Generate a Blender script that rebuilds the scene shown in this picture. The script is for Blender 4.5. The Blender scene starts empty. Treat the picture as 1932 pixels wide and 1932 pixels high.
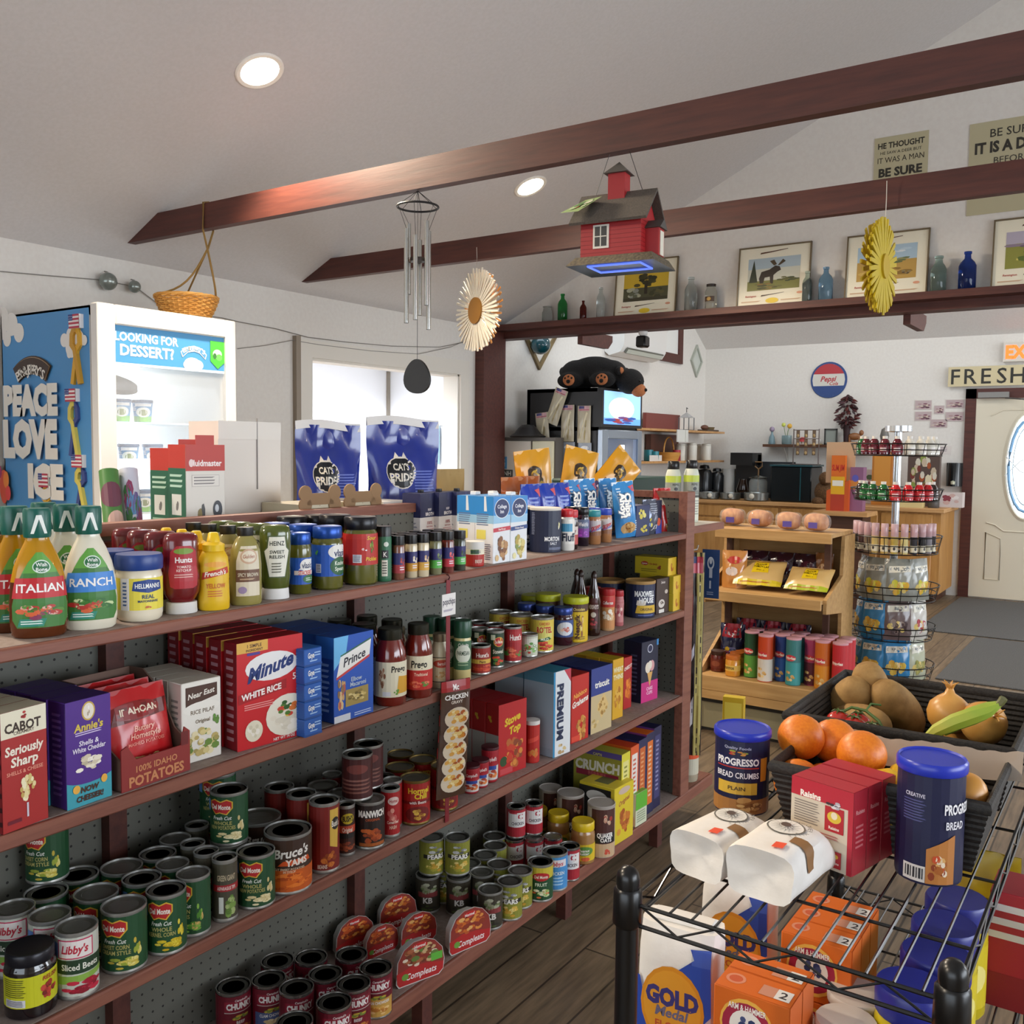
import bpy, math, random
from mathutils import Vector as V, Matrix
random.seed(7)
SC = bpy.context.scene
COL = SC.collection
PI = math.pi
# ---------------------------------------------------------------- camera
F = 1783.8; YAW, PITCH, ROLL = 0.59691545, 0.06873331, 0.01028083; H = 1.5
_f = V((-math.sin(YAW)*math.cos(PITCH), math.cos(YAW)*math.cos(PITCH), -math.sin(PITCH)))
_r0 = V((math.cos(YAW), math.sin(YAW), 0)); _u0 = _r0.cross(_f)
_r = _r0*math.cos(ROLL)+_u0*math.sin(ROLL); _u = _u0*math.cos(ROLL)-_r0*math.sin(ROLL)
cam = bpy.data.objects.new('camera', bpy.data.cameras.new('camera')); COL.objects.link(cam)
cam.data.sensor_width = 36; cam.data.lens = F/1932*36; cam.data.clip_start = .02
_R = Matrix((_r, _u, -_f)).transposed().to_4x4(); cam.matrix_world = Matrix.Translation((0, 0, H)) @ _R
SC.camera = cam
# ---------------------------------------------------------------- light and exposure
SC.view_settings.view_transform = 'Standard'; SC.view_settings.look = 'None'; SC.view_settings.gamma = 1
SC.view_settings.exposure = 0.75
SC.cycles.max_bounces = 8; SC.cycles.transparent_max_bounces = 12; SC.cycles.sample_clamp_indirect = 4
SC.cycles.caustics_reflective = False; SC.cycles.caustics_refractive = False
wd = bpy.data.worlds.new('daylight'); SC.world = wd; wd.use_nodes = True
bg = wd.node_tree.nodes['Background']; bg.inputs[0].default_value = (.80, .90, 1, 1); bg.inputs[1].default_value = 2.2
def area(name, loc, rot, sx, sy, power, col):
    l = bpy.data.lights.new(name, 'AREA'); l.shape = 'RECTANGLE'; l.size = sx; l.size_y = sy; l.energy = power; l.color = col
    o = bpy.data.objects.new(name, l); COL.objects.link(o); o.location = loc; o.rotation_euler = rot; return o
# daylight falling in through the shop windows behind and to the right of the camera, plus a fill added for the far room
area('daylight_back_window', (-.6, -3.88, 1.75), (PI/2, 0, PI), 5.0, 1.7, 150, (.80, .88, 1))
area('daylight_right_window', (4.58, 2.2, 1.75), (0, PI/2, 0), 1.7, 5.0, 95, (.86, .92, 1))
area('added_far_fill', (4.58, 8.5, 1.7), (0, PI/2+.45, 0), 1.5, 2.6, 75, (.92, .95, 1))  # unseen fill lamp, tilted up, added to brighten the far ceiling
def spot(loc, power, col=(1, .84, .64), size=.10, ang=165, tilt=0):
    l = bpy.data.lights.new('ceiling_lamp', 'SPOT'); l.energy = power; l.color = col; l.shadow_soft_size = size; l.spot_size = math.radians(ang); l.spot_blend = .45
    o = bpy.data.objects.new('ceiling_lamp', l); COL.objects.link(o); o.location = loc; o.rotation_euler = (0, tilt, 0); return o
CZ0, CS, CXL = 2.45, .47, -4.5              # ceiling: height at the left wall, slope, left wall
def ceil_z(x): return CZ0+CS*(min(x, .3)-CXL) if x <= .3 else CZ0+CS*(.3-CXL)-CS*(x-.3)
# ---------------------------------------------------------------- picking points of the room from the photograph
def ray(x, y): return _r*((x-966)/F)-_u*((y-966)/F)+_f
def onz(x, y, z): d = ray(x, y); return d*((z-H)/d.z)+V((0, 0, H))
def onx(x, y, X): d = ray(x, y); return d*(X/d.x)+V((0, 0, H))
def ony(x, y, Y): d = ray(x, y); return d*(Y/d.y)+V((0, 0, H))
def dep(P): return (P-V((0, 0, H))).dot(_f)
def up_at(P, x, y):                          # height at which the sight line of pixel (x, y) passes over ground point P
    d = ray(x, y); q = V((P.x, P.y)); e = V((d.x, d.y)); return H+d.z*q.dot(q)/e.dot(q)
# ---------------------------------------------------------------- materials
MATS = {}
def lin(h):
    h = h.lstrip('#'); c = [int(h[i:i+2], 16)/255 for i in (0, 2, 4)]
    return tuple((x/12.92 if x <= .04045 else ((x+.055)/1.055)**2.4) for x in c)+(1,)
def mat(h, r=.45, m=0, **k):
    key = (h, r, m, tuple(sorted(k.items())))
    if key in MATS: return MATS[key]
    t = bpy.data.materials.new('finish'); t.use_nodes = True; b = t.node_tree.nodes['Principled BSDF']
    b.inputs['Base Color'].default_value = lin(h); b.inputs['Roughness'].default_value = r; b.inputs['Metallic'].default_value = m
    if 'em' in k: b.inputs['Emission Color'].default_value = lin(h); b.inputs['Emission Strength'].default_value = k['em']
    if 'tr' in k: b.inputs['Transmission Weight'].default_value = k['tr']; b.inputs['IOR'].default_value = k.get('ior', 1.45)
    if 'al' in k: b.inputs['Alpha'].default_value = k['al']
    if 'coat' in k: b.inputs['Coat Weight'].default_value = k['coat']; b.inputs['Coat Roughness'].default_value = .08
    if 'sss' in k: b.inputs['Subsurface Weight'].default_value = k['sss']; b.inputs['Subsurface Radius'].default_value = (.01, .006, .004)
    MATS[key] = t; return t
def nodemat(name, fn, r=.6, coords='Object'):
    if name in MATS: return MATS[name]
    t = bpy.data.materials.new(name); t.use_nodes = True; nt = t.node_tree; b = nt.nodes['Principled BSDF']; b.inputs['Roughness'].default_value = r
    N = lambda ty, **k: _node(nt, ty, k); tc = nt.nodes.new('ShaderNodeTexCoord').outputs[coords]
    fn(nt, b, N, tc); MATS[name] = t; return t
def _node(nt, ty, k):
    n = nt.nodes.new('ShaderNode'+ty)
    for a, v in k.items():
        if a.startswith('i_'): n.inputs[int(a[2:]) if a[2:].isdigit() else a[2:].replace('_', ' ')].default_value = v
        else: setattr(n, a, v)
    return n
def ramp(N, stops):
    n = N('ValToRGB'); e = n.color_ramp.elements
    while len(e) < len(stops): e.new(.5)
    for q, (p, c) in zip(e, stops): q.position = p; q.color = lin(c)
    return n
def wood(name, cols, scale=(1, 12, 12), r=.5, bump=.15, noise=3.0):
    def fn(nt, b, N, tc):
        mp = N('Mapping'); mp.inputs['Scale'].default_value = scale; nz = N('TexNoise', i_Scale=noise, i_Detail=6.0, i_Roughness=.6)
        rp = ramp(N, [(i/(len(cols)-1)*.6+.2, c) for i, c in enumerate(cols)]); L = nt.links.new
        L(tc, mp.inputs[0]); L(mp.outputs[0], nz.inputs['Vector']); L(nz.outputs['Fac'], rp.inputs[0]); L(rp.outputs[0], b.inputs['Base Color'])
        bp = N('Bump', i_Strength=bump, i_Distance=.004); L(nz.outputs['Fac'], bp.inputs['Height']); L(bp.outputs[0], b.inputs['Normal'])
    return nodemat(name, fn, r)
def speck(name, c1, c2, scale, r=.7, bump=.2, dist=.003, lo=.35, hi=.65):
    def fn(nt, b, N, tc):
        nz = N('TexNoise', i_Scale=scale, i_Detail=4.0); rp = ramp(N, [(lo, c1), (hi, c2)]); L = nt.links.new
        L(tc, nz.inputs['Vector']); L(nz.outputs['Fac'], rp.inputs[0]); L(rp.outputs[0], b.inputs['Base Color'])
        bp = N('Bump', i_Strength=bump, i_Distance=dist); L(nz.outputs['Fac'], bp.inputs['Height']); L(bp.outputs[0], b.inputs['Normal'])
    return nodemat(name, fn, r)
def M(c, r=.45): return mat(c, r) if isinstance(c, str) else c
# ---------------------------------------------------------------- mesh builder
class MB:
    def __init__(s): s.v = []; s.f = []; s.fm = []; s.fs = []; s.mats = []
    def mi(s, m):
        m = M(m)
        if m not in s.mats: s.mats.append(m)
        return s.mats.index(m)
    def add(s, vs, fs, m, smooth=False):
        o = len(s.v); s.v.extend(tuple(p) for p in vs); k = s.mi(m)
        for f in fs: s.f.append([i+o for i in f]); s.fm.append(k); s.fs.append(smooth)
        return s
    def box(s, x0, x1, y0, y1, z0, z1, m, T=None, b=0):
        if b:
            vs = []; A = (x0, x1); B = (y0, y1); Cz = (z0, z1)
            for ax in range(3):
                for sx in (0, 1):
                    for sy in (0, 1):
                        for sz in (0, 1):
                            p = [A[sx], B[sy], Cz[sz]]; sg = [(1, -1)[sx], (1, -1)[sy], (1, -1)[sz]]
                            for a in range(3):
                                if a != ax: p[a] += sg[a]*b
                            vs.append(p)
            I = lambda ax, sx, sy, sz: ax*8+sx*4+sy*2+sz
            fs = []
            for q in (0, 1):
                fs.append([I(0, q, 0, 0), I(0, q, 0, 1), I(0, q, 1, 1), I(0, q, 1, 0)][::(1 if q == 0 else -1)])
                fs.append([I(1, 0, q, 0), I(1, 1, q, 0), I(1, 1, q, 1), I(1, 0, q, 1)][::(1 if q == 0 else -1)])
                fs.append([I(2, 0, 0, q), I(2, 0, 1, q), I(2, 1, 1, q), I(2, 1, 0, q)][::(1 if q == 0 else -1)])
            for a in (0, 1):
                for c in (0, 1):
                    fs.append([I(0, a, c, 0), I(1, a, c, 0), I(1, a, c, 1), I(0, a, c, 1)])
                    fs.append([I(0, a, 0, c), I(2, a, 0, c), I(2, a, 1, c), I(0, a, 1, c)])
                    fs.append([I(1, 0, a, c), I(2, 0, a, c), I(2, 1, a, c), I(1, 1, a, c)])
            for a in (0, 1):
                for c in (0, 1):
                    for e in (0, 1): fs.append([I(0, a, c, e), I(1, a, c, e), I(2, a, c, e)])
        else:
            vs = [(x, y, z) for x in (x0, x1) for y in (y0, y1) for z in (z0, z1)]
            fs = [(0, 1, 3, 2), (4, 6, 7, 5), (0, 4, 5, 1), (2, 3, 7, 6), (0, 2, 6, 4), (1, 5, 7, 3)]
        if T: vs = [T @ V(p) for p in vs]
        return s.add(vs, fs, m)
    def lathe(s, prof, m, n=24, sx=1, sy=1, T=None, cap=True):
        vs = []; fs = []; k = len(prof)
        for r, z in prof:
            for i in range(n):
                a = 2*PI*i/n; vs.append(V((r*sx*math.sin(a), -r*sy*math.cos(a), z)))
        for j in range(k-1):
            for i in range(n):
                q = (i+1) % n; fs.append((j*n+i, j*n+q, j*n+n+q, j*n+n+i))
        if cap:
            if prof[0][0] > 1e-6: fs.append(tuple(range(n-1, -1, -1)))
            if prof[-1][0] > 1e-6: fs.append(tuple(range((k-1)*n, k*n)))
        if T: vs = [T @ p for p in vs]
        return s.add(vs, fs, m, True)
    def tube(s, path, r, m, n=6, closed=False):
        P = [V(p) for p in path]; vs = []; fs = []; k = len(P); rr = r if isinstance(r, (list, tuple)) else [r]*k
        up = V((0, 0, 1))
        for i, p in enumerate(P):
            d = (P[(i+1) % k]-P[i-1]) if closed else (P[min(i+1, k-1)]-P[max(i-1, 0)])
            d = d.normalized() if d.length > 1e-9 else V((0, 0, 1))
            a = d.cross(up)
            if a.length < .05: a = d.cross(V((1, 0, 0)))
            a.normalize(); b = d.cross(a)
            for j in range(n):
                t = 2*PI*j/n; vs.append(p+(a*math.cos(t)+b*math.sin(t))*rr[i])
        for i in range(k if closed else k-1):
            for j in range(n):
                q = (j+1) % n; e = ((i+1) % k)*n; fs.append((i*n+j, i*n+q, e+q, e+j))
        if not closed: fs += [tuple(range(n)), tuple(range((k-1)*n, k*n))]
        return s.add(vs, fs, m, True)
    def sph(s, c, rx, ry, rz, m, n=16, k=10, T=None):
        vs = [V((0, 0, -1))]; fs = []
        for j in range(1, k):
            t = -PI/2+PI*j/k
            for i in range(n): a = 2*PI*i/n; vs.append(V((math.cos(t)*math.cos(a), math.cos(t)*math.sin(a), math.sin(t))))
        vs.append(V((0, 0, 1)))
        for i in range(n):
            q = (i+1) % n; fs.append((0, 1+q, 1+i)); fs.append((len(vs)-1, 1+(k-2)*n+i, 1+(k-2)*n+q))
            for j in range(k-2): fs.append((1+j*n+i, 1+j*n+q, 1+(j+1)*n+q, 1+(j+1)*n+i))
        vs = [V((p.x*rx, p.y*ry, p.z*rz)) for p in vs]
        vs = [(T @ p if T else p)+V(c) for p in vs]
        return s.add(vs, fs, m, True)
    def prism(s, poly, fn, t0, t1, m, smooth=False):   # poly in 2-D, fn(a, b, t) -> xyz
        n = len(poly); vs = [fn(a, b, t0) for a, b in poly]+[fn(a, b, t1) for a, b in poly]
        fs = [tuple(range(n-1, -1, -1)), tuple(range(n, 2*n))]+[(i, (i+1) % n, n+(i+1) % n, n+i) for i in range(n)]
        return s.add(vs, fs, m, smooth)
    def grid(s, fn, nu, nv, m, smooth=True, closed=False):
        vs = [fn(i/nu, j/nv) for j in range(nv+1) for i in range(nu+(0 if closed else 1))]; w = nu+(0 if closed else 1)
        fs = [(j*w+i, j*w+(i+1) % w, (j+1)*w+(i+1) % w, (j+1)*w+i) for j in range(nv) for i in range(nu)]
        return s.add(vs, fs, m, smooth)
    def mesh(s, name):
        me = bpy.data.meshes.new(name); me.from_pydata(s.v, [], s.f)
        for m in s.mats: me.materials.append(m)
        me.polygons.foreach_set('material_index', s.fm); me.polygons.foreach_set('use_smooth', s.fs)
        me.update(); me.set_sharp_from_angle(angle=.7); return me
# ---------------------------------------------------------------- printed matter: flat shapes and letters laid on a surface
_gl = {}
def glyphs(t, bold):
    if (t, bold) in _gl: return _gl[(t, bold)]
    c = bpy.data.curves.new('letters', 'FONT'); c.body = t; c.size = 1; c.align_x = 'CENTER'; c.resolution_u = 2; c.offset = bold
    o = bpy.data.objects.new('letters', c); COL.objects.link(o); dg = bpy.context.evaluated_depsgraph_get(); dg.update()
    e = o.evaluated_get(dg); me = e.to_mesh()
    vs = [(p.co.x, p.co.y) for p in me.vertices]; fs = [list(p.vertices) for p in me.polygons]; e.to_mesh_clear()
    bpy.data.objects.remove(o); bpy.data.curves.remove(c)
    xs = [v[0] for v in vs] or [0]; w = max(xs)-min(xs); cx = (max(xs)+min(xs))/2
    vs = [((x-cx)/.69, (y-.345)/.69) for x, y in vs]
    _gl[(t, bold)] = (vs, fs, w/.69); return _gl[(t, bold)]
def _clip(poly, ax, c, keep_less):
    out = []
    for i in range(len(poly)):
        a, b = poly[i-1], poly[i]; da, db = a[ax]-c, b[ax]-c
        if keep_less: da, db = -da, -db
        if da >= 0 and db >= 0: out.append(b)
        elif da >= 0 or db >= 0:
            t = da/(da-db); p = (a[0]+(b[0]-a[0])*t, a[1]+(b[1]-a[1])*t); out.append(p)
            if db >= 0: out.append(b)
    return out
def _pieces(poly, nu, nv):
    out = [poly]
    for ax, n in ((0, nu), (1, nv)):
        if n <= 1: continue
        nxt = []
        for p in out:
            lo = min(q[ax] for q in p); hi = max(q[ax] for q in p)
            k0 = math.floor(lo*n+1e-6); k1 = math.ceil(hi*n-1e-6)
            for k in range(k0, k1):
                q = p
                if k > k0: q = _clip(q, ax, k/n, False)
                if k < k1-1 and q: q = _clip(q, ax, (k+1)/n, True)
                if len(q) >= 3: nxt.append(q)
        out = nxt
    return out
def dec(mb, ops, fn, W=1, Hh=1, nu=1, nv=1, l0=1, rr=.45, clip=None):
    """lay printed shapes on a surface: fn(u, v, layer) -> xyz"""
    if clip is None: clip = W != 1 or Hh != 1
    def put(poly, c, l):
        if clip:
            for ax in ((0, 1) if clip is True else (0,)):
                lo, hi = (0, 1) if clip is True else clip
                poly = _clip(poly, ax, lo, False)
                if poly: poly = _clip(poly, ax, hi, True)
            if len(poly) < 3: return
        for q in _pieces(poly, nu, nv): mb.add([fn(a, b, l) for a, b in q], [tuple(range(len(q)))], M(c, rr), nu > 1)
    for i, o in enumerate(ops):
        l = l0+i*.35; k = o[0]
        if k == 'r': put([(o[1], o[2]), (o[3], o[2]), (o[3], o[4]), (o[1], o[4])], o[5], l)
        elif k == 'e':
            n = 20; put([(o[1]+o[3]*math.cos(2*PI*j/n), o[2]+o[4]*math.sin(2*PI*j/n)) for j in range(n)], o[5], l)
        elif k == 'p': put(o[1], o[2], l)
        elif k == 'b':
            rnd = random.Random(o[6]*7+int(o[1]*100))
            for j in range(o[6]):
                a = rnd.random()*2*PI; q = math.sqrt(rnd.random())*.8; s = (.22+.2*rnd.random())*(14/(o[6]+6))**.5
                cu, cv = o[1]+o[3]*q*math.cos(a), o[2]+o[4]*q*math.sin(a)
                put([(cu+o[3]*s*math.cos(2*PI*z/7+a), cv+o[4]*s*math.sin(2*PI*z/7+a)) for z in range(7)], o[5][j % len(o[5])], l+.02*j)
        elif k == 'l':                        # rows of small print
            n = o[5]; rnd = random.Random(n)
            for j in range(n):
                v0 = o[4]-(o[4]-o[2])*(j+.2)/n; hh = (o[4]-o[2])/n*.45
                put([(o[1], v0-hh), (o[1]+(o[3]-o[1])*(.7+.3*rnd.random()), v0-hh), (o[1]+(o[3]-o[1])*.9, v0), (o[1], v0)], o[6], l)
        elif k == 't':                        # text, centre u, centre v, cap height (fraction of H), colour, max width (fraction of W), slant, bold, rise
            _, t, cu, cv, hv, c = o[:6]; mw = o[6] if len(o) > 6 else None; sl = o[7] if len(o) > 7 else 0; bd = o[8] if len(o) > 8 else .012; rise = o[9] if len(o) > 9 else 0
            vs, fs, w = glyphs(t, bd); h = hv*Hh; sx = h
            if mw and w*h > mw*W: sx = mw*W/w
            pts = []
            for x, y in vs:
                X = (x+sl*y)*sx; Y = y*h+rise*X; pts.append(fn(cu+X/W, cv+Y/Hh, l))
            mb.add(pts, fs, M(c, rr))
        elif k == 'a':                        # arched text: text, cu, cv, radius (m), cap h (m), colour, start deg, step deg  (planar, W=H=1)
            _, t, cu, cv, R, h, c, tot = o[:8]; n = len(t)
            for j, ch in enumerate(t):
                a = (j-(n-1)/2)*tot/max(n-1, 1); ca, sa = math.cos(a), math.sin(a)
                if ch == ' ': continue
                vs, fs, w = glyphs(ch, .02)
                mb.add([fn(cu+(R*sa+x*h*ca+y*h*sa)/W, cv+(R*ca-x*h*sa+y*h*ca-R)/Hh, l) for x, y in vs], fs, M(c, rr))
# ---------------------------------------------------------------- things and parts
def tag(o, label=None, cat=None, group=None, kind=None):
    for k, v in (('label', label), ('category', cat), ('group', group), ('kind', kind)):
        if v: o[k] = v
class Tpl:
    """a thing: an empty (or one mesh) with parts and sub-parts, copied out as often as it is seen"""
    def __init__(s, name, mb=None): s.n = name; s.p = [(bpy.data.objects.new(name, mb.mesh(name) if mb else None), None, None)]
    def part(s, name, mb, parent=0, label=None):
        o = bpy.data.objects.new(name, mb.mesh(name))
        if label: o['label'] = label
        s.p.append((o, parent, None)); return len(s.p)-1
    def put(s, label, cat, loc=(0, 0, 0), rz=0, sc=(1, 1, 1), group=None, rot=None):
        out = []
        for o, par, _ in s.p:
            c = o.copy(); COL.objects.link(c)
            if par is not None: c.parent = out[par]
            out.append(c)
        r = out[0]; r.location = loc; r.rotation_euler = rot or (0, 0, rz); r.scale = sc if isinstance(sc, tuple) else (sc, sc, sc); tag(r, label, cat, group); return r
def one(name, mb, label, cat, loc=(0, 0, 0), rz=0, group=None, rot=None): return Tpl(name, mb).put(label, cat, loc, rz, (1, 1, 1), group, rot)
def struct(name, mb):
    o = bpy.data.objects.new(name, mb.mesh(name)); COL.objects.link(o); o['kind'] = 'structure'; return o
def sub(name, mb, parent):
    o = bpy.data.objects.new(name, mb.mesh(name)); COL.objects.link(o); o.parent = parent; return o
class Plane:
    def __init__(s, o, u, v, step=.0006): s.o = V(o); s.u = V(u); s.v = V(v); s.n = s.u.cross(s.v); s.step = step
    def __call__(s, a, b, l=0): return s.o+s.u*a+s.v*b+s.n*(l*s.step)
    def px(s, x, y):
        d = ray(x, y); c = V((0, 0, H)); t = (s.o-c).dot(s.n)/d.dot(s.n); q = c+d*t-s.o; return (q.dot(s.u), q.dot(s.v))
ORD = ['first', 'second', 'third', 'fourth', 'fifth', 'sixth', 'seventh', 'eighth', 'ninth', 'tenth', 'eleventh', 'twelfth']
# ================================================================ the room
XL, YG, YF, XR, YB = -4.5, 6.36, 10.7, 4.7, -4.0
WALL = speck('white plaster', '#dcd7d0', '#e0dcd5', 40, .85, .06)
CEIL = speck('ceiling paint', '#d3d0ce', '#d8d5d4', 60, .9, .15)
TIMBER = wood('red brown stained timber', ['#3a1c17', '#50271f', '#603226'], (1.2, 14, 14), .55)
SHELFWOOD = wood('red brown shelf edge', ['#613327', '#835040', '#94604c'], (14, 1.2, 14), .5)
def planks(nt, b, N, tc):
    L = nt.links.new; br = N('TexBrick', offset=.37, i_Scale=1.0, i_Mortar_Size=.0035, i_Brick_Width=1.2, i_Row_Height=.15)
    br.inputs['Color1'].default_value = lin('#957f64'); br.inputs['Color2'].default_value = lin('#826e57'); br.inputs['Mortar'].default_value = lin('#4a3d30')
    mp = N('Mapping'); mp.inputs['Rotation'].default_value = (0, 0, PI/2); L(tc, mp.inputs[0]); L(mp.outputs[0], br.inputs['Vector'])
    m2 = N('Mapping'); m2.inputs['Scale'].default_value = (14, 1.3, 1); nz = N('TexNoise', i_Scale=4.0, i_Detail=6.0); L(tc, m2.inputs[0]); L(m2.outputs[0], nz.inputs['Vector'])
    rp = ramp(N, [(.3, '#8c8c8c'), (.7, '#f2f2f2')]); L(nz.outputs['Fac'], rp.inputs[0])
    mx = N('Mix', data_type='RGBA', blend_type='MULTIPLY'); mx.inputs[0].default_value = .8; L(br.outputs['Color'], mx.inputs[6]); L(rp.outputs[0], mx.inputs[7]); L(mx.outputs[2], b.inputs['Base Color'])
FLOOR = nodemat('vinyl plank floor', planks, .45)
struct('floor', MB().box(-9, XR+.1, YB-.1, YF+.1, -.1, 0, FLOOR))
# left wall with the pass-through opening (y OY0..OY1, z OZ0..OZ1) and its taller end beyond the gable
OY0, OY1, OZ0, OZ1 = 4.31, 5.87, 1.16, 2.055
def far_ceil(y): return 2.68+.62*(YF-y)
w = MB()
for y0, y1, z0, z1 in ((YB, OY0, 0, CZ0), (OY1, YG, 0, CZ0), (OY0, OY1, 0, OZ0), (OY0, OY1, OZ1, CZ0)): w.box(XL-.14, XL, y0, y1, z0, z1, WALL)
w.prism([(YG, 0), (YF, 0), (YF, far_ceil(YF)), (YG, far_ceil(YG))], lambda a, b, t: V((t, a, b)), XL-.14, XL, WALL)
struct('wall_left', w)
w = MB().box(XL-.14, XR+.14, YF, YF+.14, 0, 2.72, WALL); struct('wall_far', w)
# right wall and back wall have the shop windows that light the room; the far opening is added for the fill
w = MB()
for y0, y1, z0, z1 in ((YB, -.3, 0, CZ0), (4.7, 7.2, 0, CZ0+.3), (9.8, YF, 0, CZ0+.3), (7.2, 9.8, 0, .9), (7.2, 9.8, 2.5, CZ0+.3), (-.3, 4.7, 0, .9), (-.3, 4.7, 2.6, CZ0)): 
    if z1 > z0: w.box(XR, XR+.14, y0, y1, z0, z1, WALL)
struct('wall_right', w)
w = MB()
for x0, x1, z0, z1 in ((XL, -3.1, 0, 4.8), (1.9, XR, 0, 4.8), (-3.1, 1.9, 0, .9), (-3.1, 1.9, 2.6, 4.8)): w.box(x0, x1, YB-.14, YB, z0, z1, WALL)
struct('wall_back', w)
w = MB(); xr = .3
w.prism([(XL, CZ0), (xr, ceil_z(xr)), (XR, CZ0), (XR, CZ0+.1), (xr, ceil_z(xr)+.1), (XL, CZ0+.1)], lambda a, b, t: V((a, t, b)), YB, YG+.12, CEIL)
struct('ceiling', w)
w = MB().prism([(YF, far_ceil(YF)), (YG, far_ceil(YG)), (YG, far_ceil(YG)+.1), (YF, far_ceil(YF)+.1)], lambda a, b, t: V((t, a, b)), XL-.14, XR+.14, speck('lightened ceiling paint', '#e2deda', '#e7e4e0', 60, .9, .15))  # main ceiling paint, lightened in place of missing bounce light
struct('ceiling_far', w)
w = MB().prism([(XL, 2.42), (XR, 2.42), (XR, CZ0), (xr, ceil_z(xr)+.04), (XL, CZ0)], lambda a, b, t: V((a, t, b)), YG, YG+.12, WALL)
w.box(XL, XR, YG, YG+.12, ceil_z(xr), 5.4, WALL)
struct('wall_gable', w)
# bright room seen through the opening
PALE = mat('#e4e6ea', .9)
w = MB(); rx0, ry0, ry1, rz1 = -7.3, 3.4, 8.2, 2.36
w.box(rx0-.1, rx0, ry0, ry1, 0, rz1, PALE); w.box(rx0, XL-.14, ry1, ry1+.1, 0, rz1, PALE); w.box(rx0, XL-.14, ry0-.1, ry0, 0, rz1, PALE)
struct('wall_side_room', w)
struct('ceiling_side_room', MB().box(rx0-.1, XL-.14, ry0-.1, ry1+.1, rz1, rz1+.1, PALE))
struct('trim_1', MB().box(rx0+.001, rx0+.03, ry1-.035, ry1-.001, 0, rz1-.02, '#8b8378'))
# casing of the opening
CAS = mat('#ded9cf', .6)
w = MB(); t = .02
for y0, y1, z0, z1 in ((OY0-.11, OY0, OZ0-.12, OZ1+.11), (OY1, OY1+.11, OZ0-.12, OZ1+.11), (OY0, OY1, OZ1, OZ1+.11), (OY0, OY1, OZ0-.12, OZ0)): w.box(XL, XL+t, y0, y1, z0, z1, CAS)
win = struct('window_1', w)
sub('window_sill', MB().box(XL-.14, XL+.03, OY0, OY1, OZ0, OZ0+.02, CAS), win)
sub('window_jamb', MB().box(XL-.14, XL, OY1-.015, OY1, OZ0, OZ1, CAS).box(XL-.14, XL, OY0, OY0+.015, OZ0, OZ1, CAS).box(XL-.14, XL, OY0, OY1, OZ1-.015, OZ1, CAS), win)
struct('trim_2', MB().box(XL, XL+.035, OY0-.15, OY0-.112, .9, OZ1+.125, '#8d8070'))
struct('baseboard_left', MB().box(XL, XL+.015, YB, YG, 0, .1, TIMBER))
# tie beams, header shelf with post and brackets
def beam(y0, zb, name, label):
    h = .118; xe = XL+(zb-CZ0)/CS; xt = xe+h/CS
    o = Tpl(name, MB().prism([(xe, zb), (xt, zb+h), (XR-(xt-XL), zb+h), (XR-(xe-XL), zb)], lambda a, b, t: V((a, t, b)), y0, y0+.046, TIMBER)).put('', 'beam')
    del o['category']
    o['kind'] = 'structure'; o['label'] = label; return o
B1Y, B2Y = 2.93, 4.14; B1Z, B2Z = 1.5+.3400*(B1Y+.046), 1.5+.2385*(B2Y+.046)
beam(B1Y, B1Z, 'ceiling_beam', 'nearer red brown tie beam crossing under the sloped ceiling'); beam(B2Y, B2Z, 'ceiling_beam', 'farther red brown tie beam crossing under the sloped ceiling')
SZ = 1.5+.1556*(YG-.13)                      # top of the picture shelf
ps = Tpl('picture_shelf', MB().box(XL+.06, XR, YG-.13, YG, SZ-.045, SZ, TIMBER))
for px in (1104, 1716):
    bx = ony(px, 600, YG+.2).x
    ps.part('bracket', MB().prism([(YG+.125, 2.42), (YG+.62, 2.42), (YG+.62, 2.37), (YG+.55, 2.31), (YG+.125, 2.31)], lambda a, b, t: V((t, a, b)), bx-.022, bx+.022, TIMBER))
ps.put('long red brown shelf across the gable wall carrying pictures and bottles', 'shelf')
struct('trim_3', MB().box(XL, XR, YG-.01, YG+.13, 2.37, 2.425, TIMBER))
struct('post', MB().box(XL, XL+.085, 6.08, YG+.02, 0, SZ-.046, TIMBER))
# recessed ceiling lights
TRIMW = mat('#f4efe6', .5)
rl = Tpl('recessed_light')
rl.part('trim_ring', MB().lathe([(.082, -.004), (.098, -.006), (.104, -.002), (.104, .004), (.082, .004)], TRIMW, 28, cap=False))
rl.part('lamp_lens', MB().lathe([(.0001, -.003), (.05, -.0035), (.083, -.001)], mat('#fff0d2', .4, em=28.0), 28, cap=False))
sl = math.atan(CS)
for y, lab in ((2.775, 'glowing recessed ceiling light above the nearer tie beam'), (4.856, 'glowing recessed ceiling light between the two tie beams')):
    rl.put(lab, 'light', (-3.19, y, ceil_z(-3.19)-.002), 0, group='recessed ceiling lights', rot=(0, -sl, 0))
for x, y in ((-3.19, .69), (-3.19, -1.4), (3.79, .69), (3.79, 2.775), (3.79, 4.856), (-3.19, 2.775), (-3.19, 4.856)):
    spot((x+(.05 if x < 0 else -.05), y, ceil_z(x)-.06), 118, ang=140, tilt=-.44 if x < 0 else .44)
sp = Tpl('disc_light')
sp.part('trim_ring', MB().lathe([(.085, 0), (.1, -.012), (.1, 0)], TRIMW, 24, cap=False)); sp.part('lamp_lens', MB().lathe([(.0001, -.01), (.086, -.006)], mat('#ffffff', .4, em=9.0), 24, cap=False))
for px, py, lab in ((646, 700, 'round white ceiling light inside the bright side room, left'), (826, 722, 'round white ceiling light inside the bright side room, right')):
    P = onz(px, py, rz1); sp.put(lab, 'light', (P.x, P.y, rz1+.0004), group='side room ceiling lights')
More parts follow.
